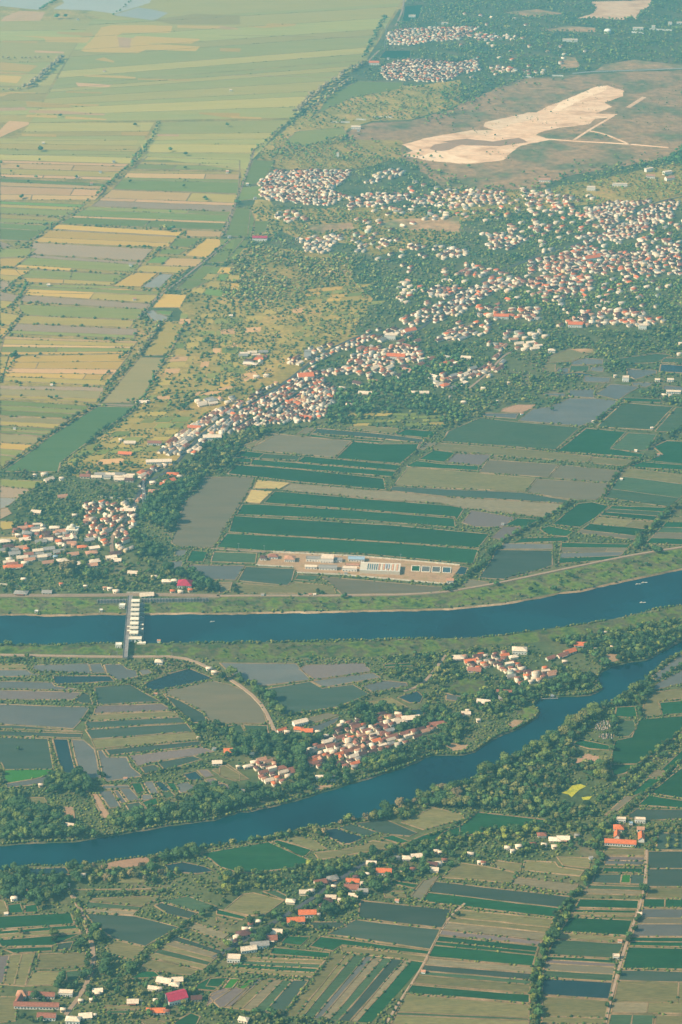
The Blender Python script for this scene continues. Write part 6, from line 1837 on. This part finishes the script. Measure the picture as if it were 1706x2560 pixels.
LINE('the double tree row along the canal', 'f', '1720,470 1568,595 1300,810 1080,1010 900,1145 700,1200 300,1250 0,1300', 5.5, (4, 9), 'DDMM', 2.5)
LINE('the double tree row along the canal', 'f', '1720,540 1568,655 1400,805 1200,985 1000,1135 850,1180', 5.5, (4, 9), 'DDMM', 2.5)
LINE('the third tree row by the canal', 'f', '1720,680 1568,785 1400,945 1200,1110 1060,1250', 6, (4, 8), 'DDM', 2.5)
LINE('the hedge of the sandy-edged paddy', 'f', '-100,1290 120,1200 230,1120', 5, (3, 6), 'DMM', 2)
# weir village
VEG('the wood of the weir village', 'g', '130,130 400,75 520,130 850,135 900,60 1100,110 1230,90 1568,0 1350,100 1290,190 1185,290 1160,400 1110,540 1150,580 1050,655 1090,720 1300,760 1430,840 1420,880 1360,880 640,870 0,862 0,540 130,300', 10.5, (5, 9), 'DDMMMO', .8)
VEG('the dark wood right of the weir village', 'g', '850,500 1000,230 1150,160 1350,100 1185,290 1110,540 1050,630 900,650', 8, (8, 13), 'DDDM')
VEG('the trees around the magenta pavilion', 'g', '1080,730 1280,740 1420,830 1440,900 1370,885 1280,850 1260,790 1150,770', 8, (8, 14), 'DDD')
ONE('the weir village wood', 'g', '430,740,22,B 460,730,20,B 450,770,16,O 600,780,14 640,770,14 580,750,13 700,760,12 800,810,13 1090,250,16,M 1130,240,15,M')
VEG('the north bank meadow', 'g', '0,905 1437,905 1437,985 0,995', 11, (1.5, 4), 'DMMO', .6, False)
VEG('the north bank meadow', 'h', '0,900 1453,890 1453,960 0,985', 11, (1.5, 4.5), 'DMMO', .6, False)
VEG('the north bank meadow', 'i', '0,885 700,760 1568,600 1568,690 1180,775 640,880 0,950', 11, (1.5, 5), 'DMMO', .6, False)
ONE('the north bank of the wide river', 'h', '640,872,9 670,878,8 820,900,9 800,905,8 105,868,9 95,835,8 520,888,6 1485,858,10 1510,850,9 920,935,6 660,940,6')
ONE('the north bank of the wide river', 'i', '350,820,9 820,760,9 850,770,8 580,860,9 735,850,9 1410,610,13 1390,600,12 1330,690,7 330,270,0')
LINE('the south shore of the wide river', 'h', '0,1205 300,1197 900,1183 1453,1172', 12, (2, 5), 'DMO', 3, .6)
LINE('the south shore of the wide river', 'g', '0,1212 400,1213 780,1204', 9, (2, 5), 'DM', 3, .6)
LINE('the tree line from the water works to the paddies', 'i', '30,850 90,820 200,735 290,670 330,600 380,555 470,490 540,465 640,400 740,345 830,290 870,272', 6, (5, 11), 'DDDM', 4)
LINE('the tree line beside the sparse rice', 'i', '1050,245 1100,160 1130,120 1180,60 1300,5', 6, (4, 9), 'DDM', 2.5)
LINE('the tree clump at the right edge paddies', 'i', '1270,610 1280,560 1290,500 1400,425 1450,370 1530,300', 5, (6, 12), 'DDDM', 4)
VEG('the embankment shrubs', 'i', '1140,600 1240,580 1330,560 1450,600 1370,640 1300,590 1180,620', 8, (4, 8), 'DMO', .8)
LINE('the tree line beside the sparse rice', 'i', '730,545 735,640 750,680', 7, (4, 7), 'DM', 1.5)
LINE('the embankment hedge', 'i', '400,778 560,735 720,700 950,670', 5, (2, 4), 'DML', 1.5)
LINE('the field canal by the pale paddies', 'k', '1110,1307 1140,1280 1200,1200 1270,1140 1340,1070 1400,1000 1480,950', 6, (2, 6), 'DDM', 2)
LINE('the edge of the grey paddy', 'h', '0,495 90,352 190,200 245,118', 7, (2, 4), 'DMO', 1.5)
# left plain tree lines
LINE('the canal across the left plain', 'j', '1090,262 1030,312 960,420 880,512 760,650 640,802 450,932 300,1022 200,1112 0,1240', 7, (4, 9), 'DMOB', 3)
LINE('the canal across the left plain', 'j', '1050,280 960,440 900,500', 6, (7, 12), 'BBO', 4)
LINE('the belt of trees behind the long green field', 'j', '1230,270 1160,370 1110,480 1050,560 1005,640 960,760 840,880 700,965 640,1010 570,1070', 8, (5, 10), 'DDM', 4)
LINE('the belt of trees behind the long green field', 'j', '660,1080 560,1150 480,1210 400,1250', 8, (5, 9), 'DDM', 5)
LINE('the left plain hedges', 'j', '850,460 770,530', 6, (5, 9), 'DD', 3)
LINE('the left plain hedges', 'j', '720,600 650,670', 6, (5, 8), 'DD', 3)
LINE('the left plain hedges', 'j', '800,590 680,700', 6, (5, 8), 'DD', 3)
LINE('the left plain hedges', 'j', '190,20 130,112 50,190', 9, (4, 8), 'DDM', 2)
LINE('the left plain hedges', 'j', '150,222 80,312 0,390', 9, (4, 8), 'DDM', 2)
LINE('the left plain hedges', 'j', '110,480 60,580 0,670', 8, (5, 10), 'DDM', 4)
LINE('the left plain hedges', 'j', '1190,5 1090,80 990,160 900,250', 9, (4, 8), 'DDB', 3)
ONE('the left plain', 'j', '100,500,14 85,510,13 340,780,9 370,775,9 320,775,8 140,770,8 840,800,9 870,795,9 930,245,12 950,215,12 880,365,9 740,410,8 230,510,7 1090,745,10 1110,740,9 1060,750,9 880,850,10 600,1050,9 400,640,6 275,645,6')
VEG('the scrub behind the roadside village', 'j', '950,800 1290,740 1568,640 1568,760 1290,790 1250,850 940,880', 13, (5, 10), 'DDMO', .8)
VEG('the scrub right of the roadside village', 'j', '1150,1150 1350,1080 1568,1000 1568,1250 1200,1280 1120,1250', 9, (6, 11), 'DDMO')
VEG('the trees left of the main road', 'j', '400,1230 560,1220 880,1200 950,1215 900,1280 520,1270 400,1307', 10, (5, 10), 'DDMO', .8)
VEG('the scattered trees of the plots', 'j', '1130,200 1568,200 1568,700 1000,700', 14, (4, 8), 'DMO', .6, False)
VEG('the trees by the track to the long green field', 'g', '0,70 120,60 260,90 160,120 0,112', 10, (4, 8), 'DMO', .8)
# middle scrub, woods
VEG('the dry scrub west of the town', 'k', '0,0 1000,0 1180,100 1150,260 900,330 680,440 500,500 300,650 0,720', 12, (3.5, 7.5), 'MMOOOB', .6, False)
VEG('the dry scrub west of the town', 'k', '0,0 500,0 420,120 300,200 0,210', 14, (5, 9), 'MMOOB', .7)
VEG('the wood below the town', 'k', '650,900 760,760 900,700 1050,660 1180,620 1350,560 1568,400 1568,900 1480,940 1300,870 1240,890 1000,860 850,950 690,940', 9.5, (7, 12), 'DDDM')
VEG('the trees of the wooded town', 'k', '600,560 900,400 1150,280 1350,180 1568,100 1568,620 1180,620 1000,640 780,700', 10, (4.5, 9), 'DDMMO', .75)
VEG('the trees of the wooded town', 'k', '1000,0 1568,0 1568,100 1350,180 1150,260', 11, (4.5, 8.5), 'DMMO', .75)
VEG('the trees of the roadside village', 'k', '0,840 500,600 640,540 760,700 700,920 200,990 0,1000', 24, (4, 7), 'DDM', .5)
VEG('the trees below the roadside village', 'k', '0,1010 200,960 560,930 700,940 560,960 330,1010 150,1080 0,1090', 9, (6, 11), 'DDMO')
VEG('the town wood', 'l', '0,0 1568,0 1700,100 1700,530 1400,470 1240,540 1050,560 1000,480 830,440 700,490 650,560 920,640 820,700 600,760 600,790 380,820 250,890 40,975 0,985', 9, (4.5, 9.5), 'DDMMMO', .82)
VEG('the trees by the flooded ponds', 'l', '1100,530 1240,550 1200,620 1060,605', 9, (6, 10), 'DDM')
VEG('the trees by the long white shed', 'l', '1280,735 1440,690 1440,800 1280,770', 9, (6, 10), 'DDM')
VEG('the trees by the long white shed', 'l', '1440,770 1700,760 1700,820 1450,810', 9, (6, 10), 'DDM')
LINE('the hedge of the great flooded field', 'l', '985,945 1040,890 1100,840 1170,790', 6, (4, 8), 'DDM', 2)
LINE('the hedge of the great flooded field', 'l', '750,1110 850,1040 920,970', 7, (2, 5), 'DM', 1.5)
LINE('the trees at the right edge fields', 'l', '1190,1225 1300,1170 1420,1145', 8, (3, 6), 'DM', 1.5)
LINE('the trees at the right edge fields', 'l', '1330,1110 1400,1060 1470,1040 1568,960', 7, (5, 10), 'DD', 3)
LINE('the trees at the right edge fields', 'l', '1000,965 1200,985 1370,1000 1460,1010', 9, (2, 4), 'DM', 1.5)
ONE('the great flooded field', 'l', '718,855,9 728,800,10 735,790,9 690,820,8 720,810,9')
VEG('the upper dry woods', 'n', '320,210 200,660 140,760 0,880 0,1045 1568,1045 1568,160 1200,110 900,0 450,0 240,120', 11.5, (4.5, 8.5), 'DMMOOO', .75)
VEG('the olive wood on the plain edge', 'n', '0,830 250,690 640,740 900,760 860,880 500,950 200,1045 0,1045', 13, (7, 11), 'MOOOB', .8)
VEG('the upper town trees', 'o', '0,330 700,330 1568,30 1700,30 1700,1045 0,1045', 10.5, (4, 8.5), 'DMMMOO', .78)
VEG('the hillside wood', 'o', '1380,60 1568,30 1700,30 1700,170 1420,170', 11, (8, 13), 'DDD')
VEG('the canal wood on the plain', 'q', '230,1000 480,780 700,610 960,460 1080,260 1200,90 1240,0 1700,0 1700,700 1200,800 900,790 700,820 1060,920 1180,1045 240,1040', 13, (5, 9.5), 'DMMOO', .72)
VEG('the far forest', 'r', '0,0 1568,0 1700,0 1700,440 850,478 500,518 100,688 0,690', 12.5, (5, 10), 'DDMMMO', .8)
VEG('the scrubland trees', 'r', '-200,800 1700,500 1700,1100 400,1100', 60, (4, 8), 'DDM', .7, False)
for w_ in (20, 80):
    LINE('the scrubland edge', 'r', '-100,800 100,690 300,600 500,520 700,500', 6, (6, 11), 'DMMMO', w_, .75)
    LINE('the scrubland edge', 'o', '1568,100 1480,120 1150,180 800,240 640,320 200,330 0,310', 6, (6, 11), 'DMMMO', w_, .75)
    LINE('the scrubland edge', 'n', '1568,300 1300,180 1180,110 1100,60', 6, (6, 11), 'DMMMO', w_, .75)
    LINE('the scrubland edge', 'q', '820,880 900,1010 1190,1045', 6, (6, 11), 'DMMMO', w_, .75)
VEG('the scrubland bushes', 'r', '0,700 1568,480 1700,480 1700,940 700,940 400,1090', 16, (1.5, 4), 'DMMO', .45, False)
LINE('the brown tree row along the canal', 'q', '960,415 840,470 700,570 600,640 480,770', 8, (13, 18), 'BBBO', 8)
LINE('the brown tree row along the canal', 'q', '860,520 740,610 640,680 560,730', 9, (9, 13), 'BBO', 8)
LINE('the canal trees on the plain edge', 'q', '480,775 340,885 220,1000', 9, (5, 10), 'DOB', 4)
LINE('the canal trees on the plain edge', 'q', '1080,110 1050,170 1000,260 940,380', 9, (8, 13), 'DDO', 6)
LINE('the canal trees on the plain edge', 'n', '215,60 200,130 150,280 90,430 50,550 0,660', 14, (3, 7), 'DMB', 2)
LINE('the short brown tree row', 'p', '410,382 330,455 250,520 170,582', 8, (12, 17), 'BBB', 7)
LINE('the short brown tree row', 'p', '0,385 150,385 330,385', 16, (8, 12), 'BBO', 5)
LINE('the short brown tree row', 'p', '0,600 170,582', 14, (7, 11), 'BO', 5)
LINE('the dark hedge across the plain', 'p', '1040,795 1000,900 930,985 865,1045', 11, (5, 11), 'DMO', 5)
LINE('the dark hedge across the plain', 'm', '990,5 930,90 850,180', 9, (6, 12), 'DMO', 7)
LINE('the dark hedge across the plain', 'm', '850,180 740,270 640,360', 9, (6, 12), 'DMO', 6)
LINE('the dark hedge across the plain', 'm', '640,360 500,450 380,520 260,630 160,682 0,722', 10, (3, 8), 'DMOB', 3)
LINE('the hedge of the golden paddies', 'm', '1220,600 1070,702 960,782 830,862 720,948', 10, (3, 8), 'DMO', 3)
LINE('the hedge of the golden paddies', 'm', '1520,650 1400,730 1330,800', 10, (4, 8), 'DM', 3)
LINE('the hedge of the golden paddies', 'm', '1200,850 1100,930 1030,1030', 9, (4, 8), 'DDM', 3)
LINE('the hedge of the golden paddies', 'm', '210,850 100,922 30,990', 10, (4, 8), 'DDM', 2)
LINE('the hedge of the golden paddies', 'm', '180,940 130,1030', 10, (5, 9), 'DD', 3)
LINE('the hedge of the golden paddies', 'm', '1340,640 1230,720', 12, (3, 6), 'DM', 2)
ONE('the plain', 'm', '1080,590,16,O 1110,600,15,D 1060,585,14,O 1130,590,14 150,380,13 140,385,12 270,75,14 260,140,10 240,250,9 120,185,10 75,215,9 10,160,12 500,250,10 185,280,9 850,280,10 1350,400,12 1340,390,11 1200,310,10 1550,420,14 1565,420,12 1210,190,9 1115,480,9 1115,75,12 640,360,12')
ONE('the plain', 'p', '370,125,22 430,120,20 270,990,16 400,765,12 880,825,12 1120,990,13 1215,1018,12 1490,828,12')
LINE('the far ponds', 'p', '380,5 320,35 260,65', 12, (9, 14), 'DD', 6)
LINE('the far ponds', 'p', '870,10 800,60 740,100', 22, (6, 9), 'DM', 4)

# ---- low growth wherever the land is neither farmed nor built on
def undergrowth(y0, y1, sp, size):
    y = y0
    while y < y1:
        hw = y * .24 + 250
        x = -hw
        while x < hw:
            xx, yy = x + random.uniform(0, sp), y + random.uniform(0, sp)
            p = px_of(xx, yy)
            if -30 < p[0] < IW + 30 and -30 < p[1] < IH + 40 and occ_at(p[0], p[1]) == 0:
                if math.sin(xx * .03 + 2) + math.sin(yy * .023 + xx * .011) + random.uniform(-1.1, 1.1) > -.9:
                    bushes.append((xx, yy, random.uniform(*size), random.choice('DDMMMOL')))
            x += sp
        y += sp
undergrowth(1680, 2500, 4.2, (.7, 1.9))
undergrowth(2500, 3300, 6.0, (.9, 2.2))
undergrowth(3300, 4600, 11.0, (1.2, 2.8))
for ln_, pr_ in ((LO_N, .9), (LO_S, .9), (UP_S, .75)):
    hedge_on(GP([p for p in ln_ if -80 < p[0] < IW + 80]), pr_, (.9, 2.2), 'DDMO', 3.0)

# ---- crown shapes: a ragged shell of leaf clumps round a lumpy heart
def ico(sub):
    bm = bmesh.new()
    bmesh.ops.create_icosphere(bm, subdivisions=sub, radius=1.0)
    bmesh.ops.triangulate(bm, faces=bm.faces)
    v = np.array([tuple(q.co) for q in bm.verts], np.float32)
    f = np.array([[q.index for q in fa.verts] for fa in bm.faces], np.int32)
    bm.free()
    return v, f
I1, I2 = ico(1), ico(2)

def lump(base, seed, amp=.3):
    r = np.random.default_rng(seed)
    v, f = base
    d = 1 + amp * r.normal(size=(len(v), 1)).clip(-1.6, 1.6)
    return v * d, f

def crown(seed, nlobes, nleaf, leaf, base):
    """unit crown: radius 1, centred at 0, flattened; returns verts, tris"""
    r = np.random.default_rng(seed)
    V, T, n = [], [], 0
    lobes = [(np.zeros(3), .68)]
    for i in range(nlobes):
        a = r.uniform(0, 2 * math.pi)
        e = r.uniform(-.35, .9)
        d = np.array([math.cos(a) * math.cos(e), math.sin(a) * math.cos(e), math.sin(e) * .9])
        lobes.append((d * r.uniform(.45, .62), r.uniform(.36, .52)))
    for i, (c, s) in enumerate(lobes):
        v, f = lump(base, seed * 31 + i, .17)
        V.append(v * s * .92 + c); T.append(f + n); n += len(v)
    for i in range(nleaf):
        c, s = lobes[r.integers(1, len(lobes))] if r.random() < .8 else lobes[0]
        d = r.normal(size=3); d /= np.linalg.norm(d)
        p = c + d * s * r.uniform(.9, 1.18)
        a = r.normal(size=3); a /= np.linalg.norm(a)
        b = np.cross(a, d + r.normal(size=3) * .5); b /= np.linalg.norm(b) + 1e-6
        k = leaf * r.uniform(.6, 1.4)
        V.append(np.array([p + a * k, p - a * k * .5 + b * k * .8, p - a * k * .5 - b * k * .8], np.float32))
        T.append(np.array([[n, n + 1, n + 2]], np.int32)); n += 3
    return np.concatenate(V).astype(np.float32), np.concatenate(T)

I0 = ico(1)     # 20 faces
NEAR = [crown(100 + i, 6, 260, .16, I2) for i in range(5)]
MID = [crown(200 + i, 4, 84, .21, I0) for i in range(8)]
FAR = [crown(300 + i, 1, 8, .32, I0) for i in range(8)]

trees = [t for t in trees if t[2] > .5 and in_frame(t[0], t[1], 55)]
random.shuffle(trees)
def tsize(t):
    return t[2] / px_of(t[0], t[1])[2]
solo_t = sorted([i for i, t in enumerate(trees) if in_frame(t[0], t[1], -6) and t[1] > 1735], key=lambda i: -tsize(trees[i]))[:300]
solo_set = set(solo_t)
def mesh_np(name, v, f, mat):
    m = bpy.data.meshes.new(name)
    m.from_pydata(v.tolist(), [], f.tolist())
    m.materials.append(mat)
    return m
crown_me = [mesh_np('crown', v * np.array([1, 1, .95]) , f, M['leaf']) for v, f in NEAR]
tk = MB()
for s0, s1, z0, z1, dx in ((.09, .07, 0, .30, 0), (.07, .05, .30, .6, .03)):
    b = len(tk.v)
    for k in range(6):
        a = k * math.pi / 3
        tk.v.append((s0 * math.cos(a) * .5, s0 * math.sin(a) * .5, z0))
    for k in range(6):
        a = k * math.pi / 3
        tk.v.append((s1 * math.cos(a) * .5 + dx, s1 * math.sin(a) * .5, z1))
    for k in range(6):
        j = (k + 1) % 6
        tk.f.append((b + k, b + j, b + 6 + j, b + 6 + k))
for a in (0.4, 2.5, 4.6):
    tk.bar((0, 0, .32), (.2 * math.cos(a), .2 * math.sin(a), .62), .03)
trunk_me = tk.mesh('trunk')
trunk_me.materials.append(M['trunk'])
TN = {'D': 'dark green', 'M': 'mid green', 'O': 'olive', 'B': 'brownish', 'L': 'bright green'}
cells = {}
REG = {}
for i in solo_t:
    REG.setdefault(trees[i][5], []).append(i)
tl = {}
for rg, ids in REG.items():
    ys = sorted(trees[i][1] for i in ids)
    nb = 1 if len(ids) < 10 else 2 if len(ids) < 24 else 4
    bands = {1: [''], 2: ['front', 'back'], 4: ['front', 'mid-front', 'mid-back', 'back']}[nb]
    cells = {}
    for i in ids:
        b = min(nb - 1, int(nb * ys.index(trees[i][1]) / len(ys)))
        cells.setdefault((trees[i][4], b), []).append(i)
    for (tn, b), cc in cells.items():
        cc.sort(key=lambda i: px_of(trees[i][0], trees[i][1])[0])
        for n, i in enumerate(cc):
            base = '%s tree' % TN[tn]
            row = (', ' + bands[b] + ' of ' if bands[b] else ' of ') + rg
            tl[i] = 'only ' + base + row if len(cc) == 1 else 'leftmost ' + base + row if n == 0 else 'rightmost ' + base + row if n == len(cc) - 1 else ordinal(n) + ' ' + base + ' from left' + row
            assert len(tl[i].split()) <= 16, tl[i]
for i in solo_t:
    x, y, h, r, tn, rg = trees[i]
    t = thing('tree', tl[i], 'tree', (x, y, 0), 'trees of ' + rg.replace('the ', '', 1), random.uniform(0, 6.28))
    tr = link('trunk', trunk_me, t)
    tr.scale = (h, h, h)
    c = link('crown', random.choice(crown_me), t, loc=(0, 0, h * .60))
    k = random.uniform(.8, 1.25)
    c.scale = (r, r * random.uniform(.85, 1.15), h * .42)
    c.color = tuple(q * k for q in TONE[tn]) + (1,)
wood = Soup()
n_tri = 0
for i, (x, y, h, r, tn, rg) in enumerate(trees):
    if i in solo_set:
        continue
    lib = MID if y < 3400 else FAR
    v, f = lib[(i * 7) % 8]
    a = (i * 2.399) % 6.283
    c, s = math.cos(a), math.sin(a)
    if y > 4500:
        r *= 1.12
    vv = v * np.array([r, r, h * .43], np.float32)
    vv = vv @ np.array([[c, s, 0], [-s, c, 0], [0, 0, 1]], np.float32) + np.array([x, y, h * .52], np.float32)
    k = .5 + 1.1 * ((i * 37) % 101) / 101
    k *= 1.5 if y > 3900 else 1.2 if y > 3300 else 1.0  # distant crowns lightened in colour to stand in for thicker haze
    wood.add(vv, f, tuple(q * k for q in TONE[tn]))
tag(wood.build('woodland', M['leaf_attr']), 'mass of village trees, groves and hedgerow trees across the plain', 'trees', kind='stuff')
shr = Soup()
SB = [lump(I0, 900 + i, .28) for i in range(8)]
for i, (x, y, r, tn) in enumerate(bushes):
    if not in_frame(x, y, 50):
        continue
    v, f = SB[i % 8]
    k = .75 + .5 * ((i * 53) % 97) / 97
    if y > 3300:
        r *= 1.25
    shr.add(v * np.array([r * 1.1, r * 1.1, r * .9], np.float32) + np.array([x, y, r * .5], np.float32), f, tuple(q * k for q in TONE[tn]))
tag(shr.build('bund_shrubs', M['leaf_attr']), 'low shrubs and banana clumps growing along the field bunds', 'shrubs', kind='stuff')
print('COUNTS houses', len(houses), 'trees', len(trees), 'bushes', len(bushes), 'wood tris', sum(len(q) for q in wood.Fi), 'shrub tris', sum(len(q) for q in shr.Fi), 'fields', fz[0], 'objects', len(bpy.data.objects))

# ------------------------------------------------------------------ the hazy air
hz = MB().box(0, 0, -6, 52000, 52000, 1440)
hm = bpy.data.materials.new('haze')
hm.use_nodes = True
t = hm.node_tree
for n in list(t.nodes):
    if n.type == 'BSDF_PRINCIPLED':
        t.nodes.remove(n)
pv = t.nodes.new('ShaderNodeVolumePrincipled')
pv.inputs['Color'].default_value = (*HAZE_COLOR, 1)
pv.inputs['Density'].default_value = HAZE_DENSITY
pv.inputs['Anisotropy'].default_value = HAZE_G
t.links.new(pv.outputs[0], t.nodes['Material Output'].inputs['Volume'])
ho = hz.build('haze', hm)
tag(ho, 'pale blue-green haze hanging over the whole plain', kind='stuff')
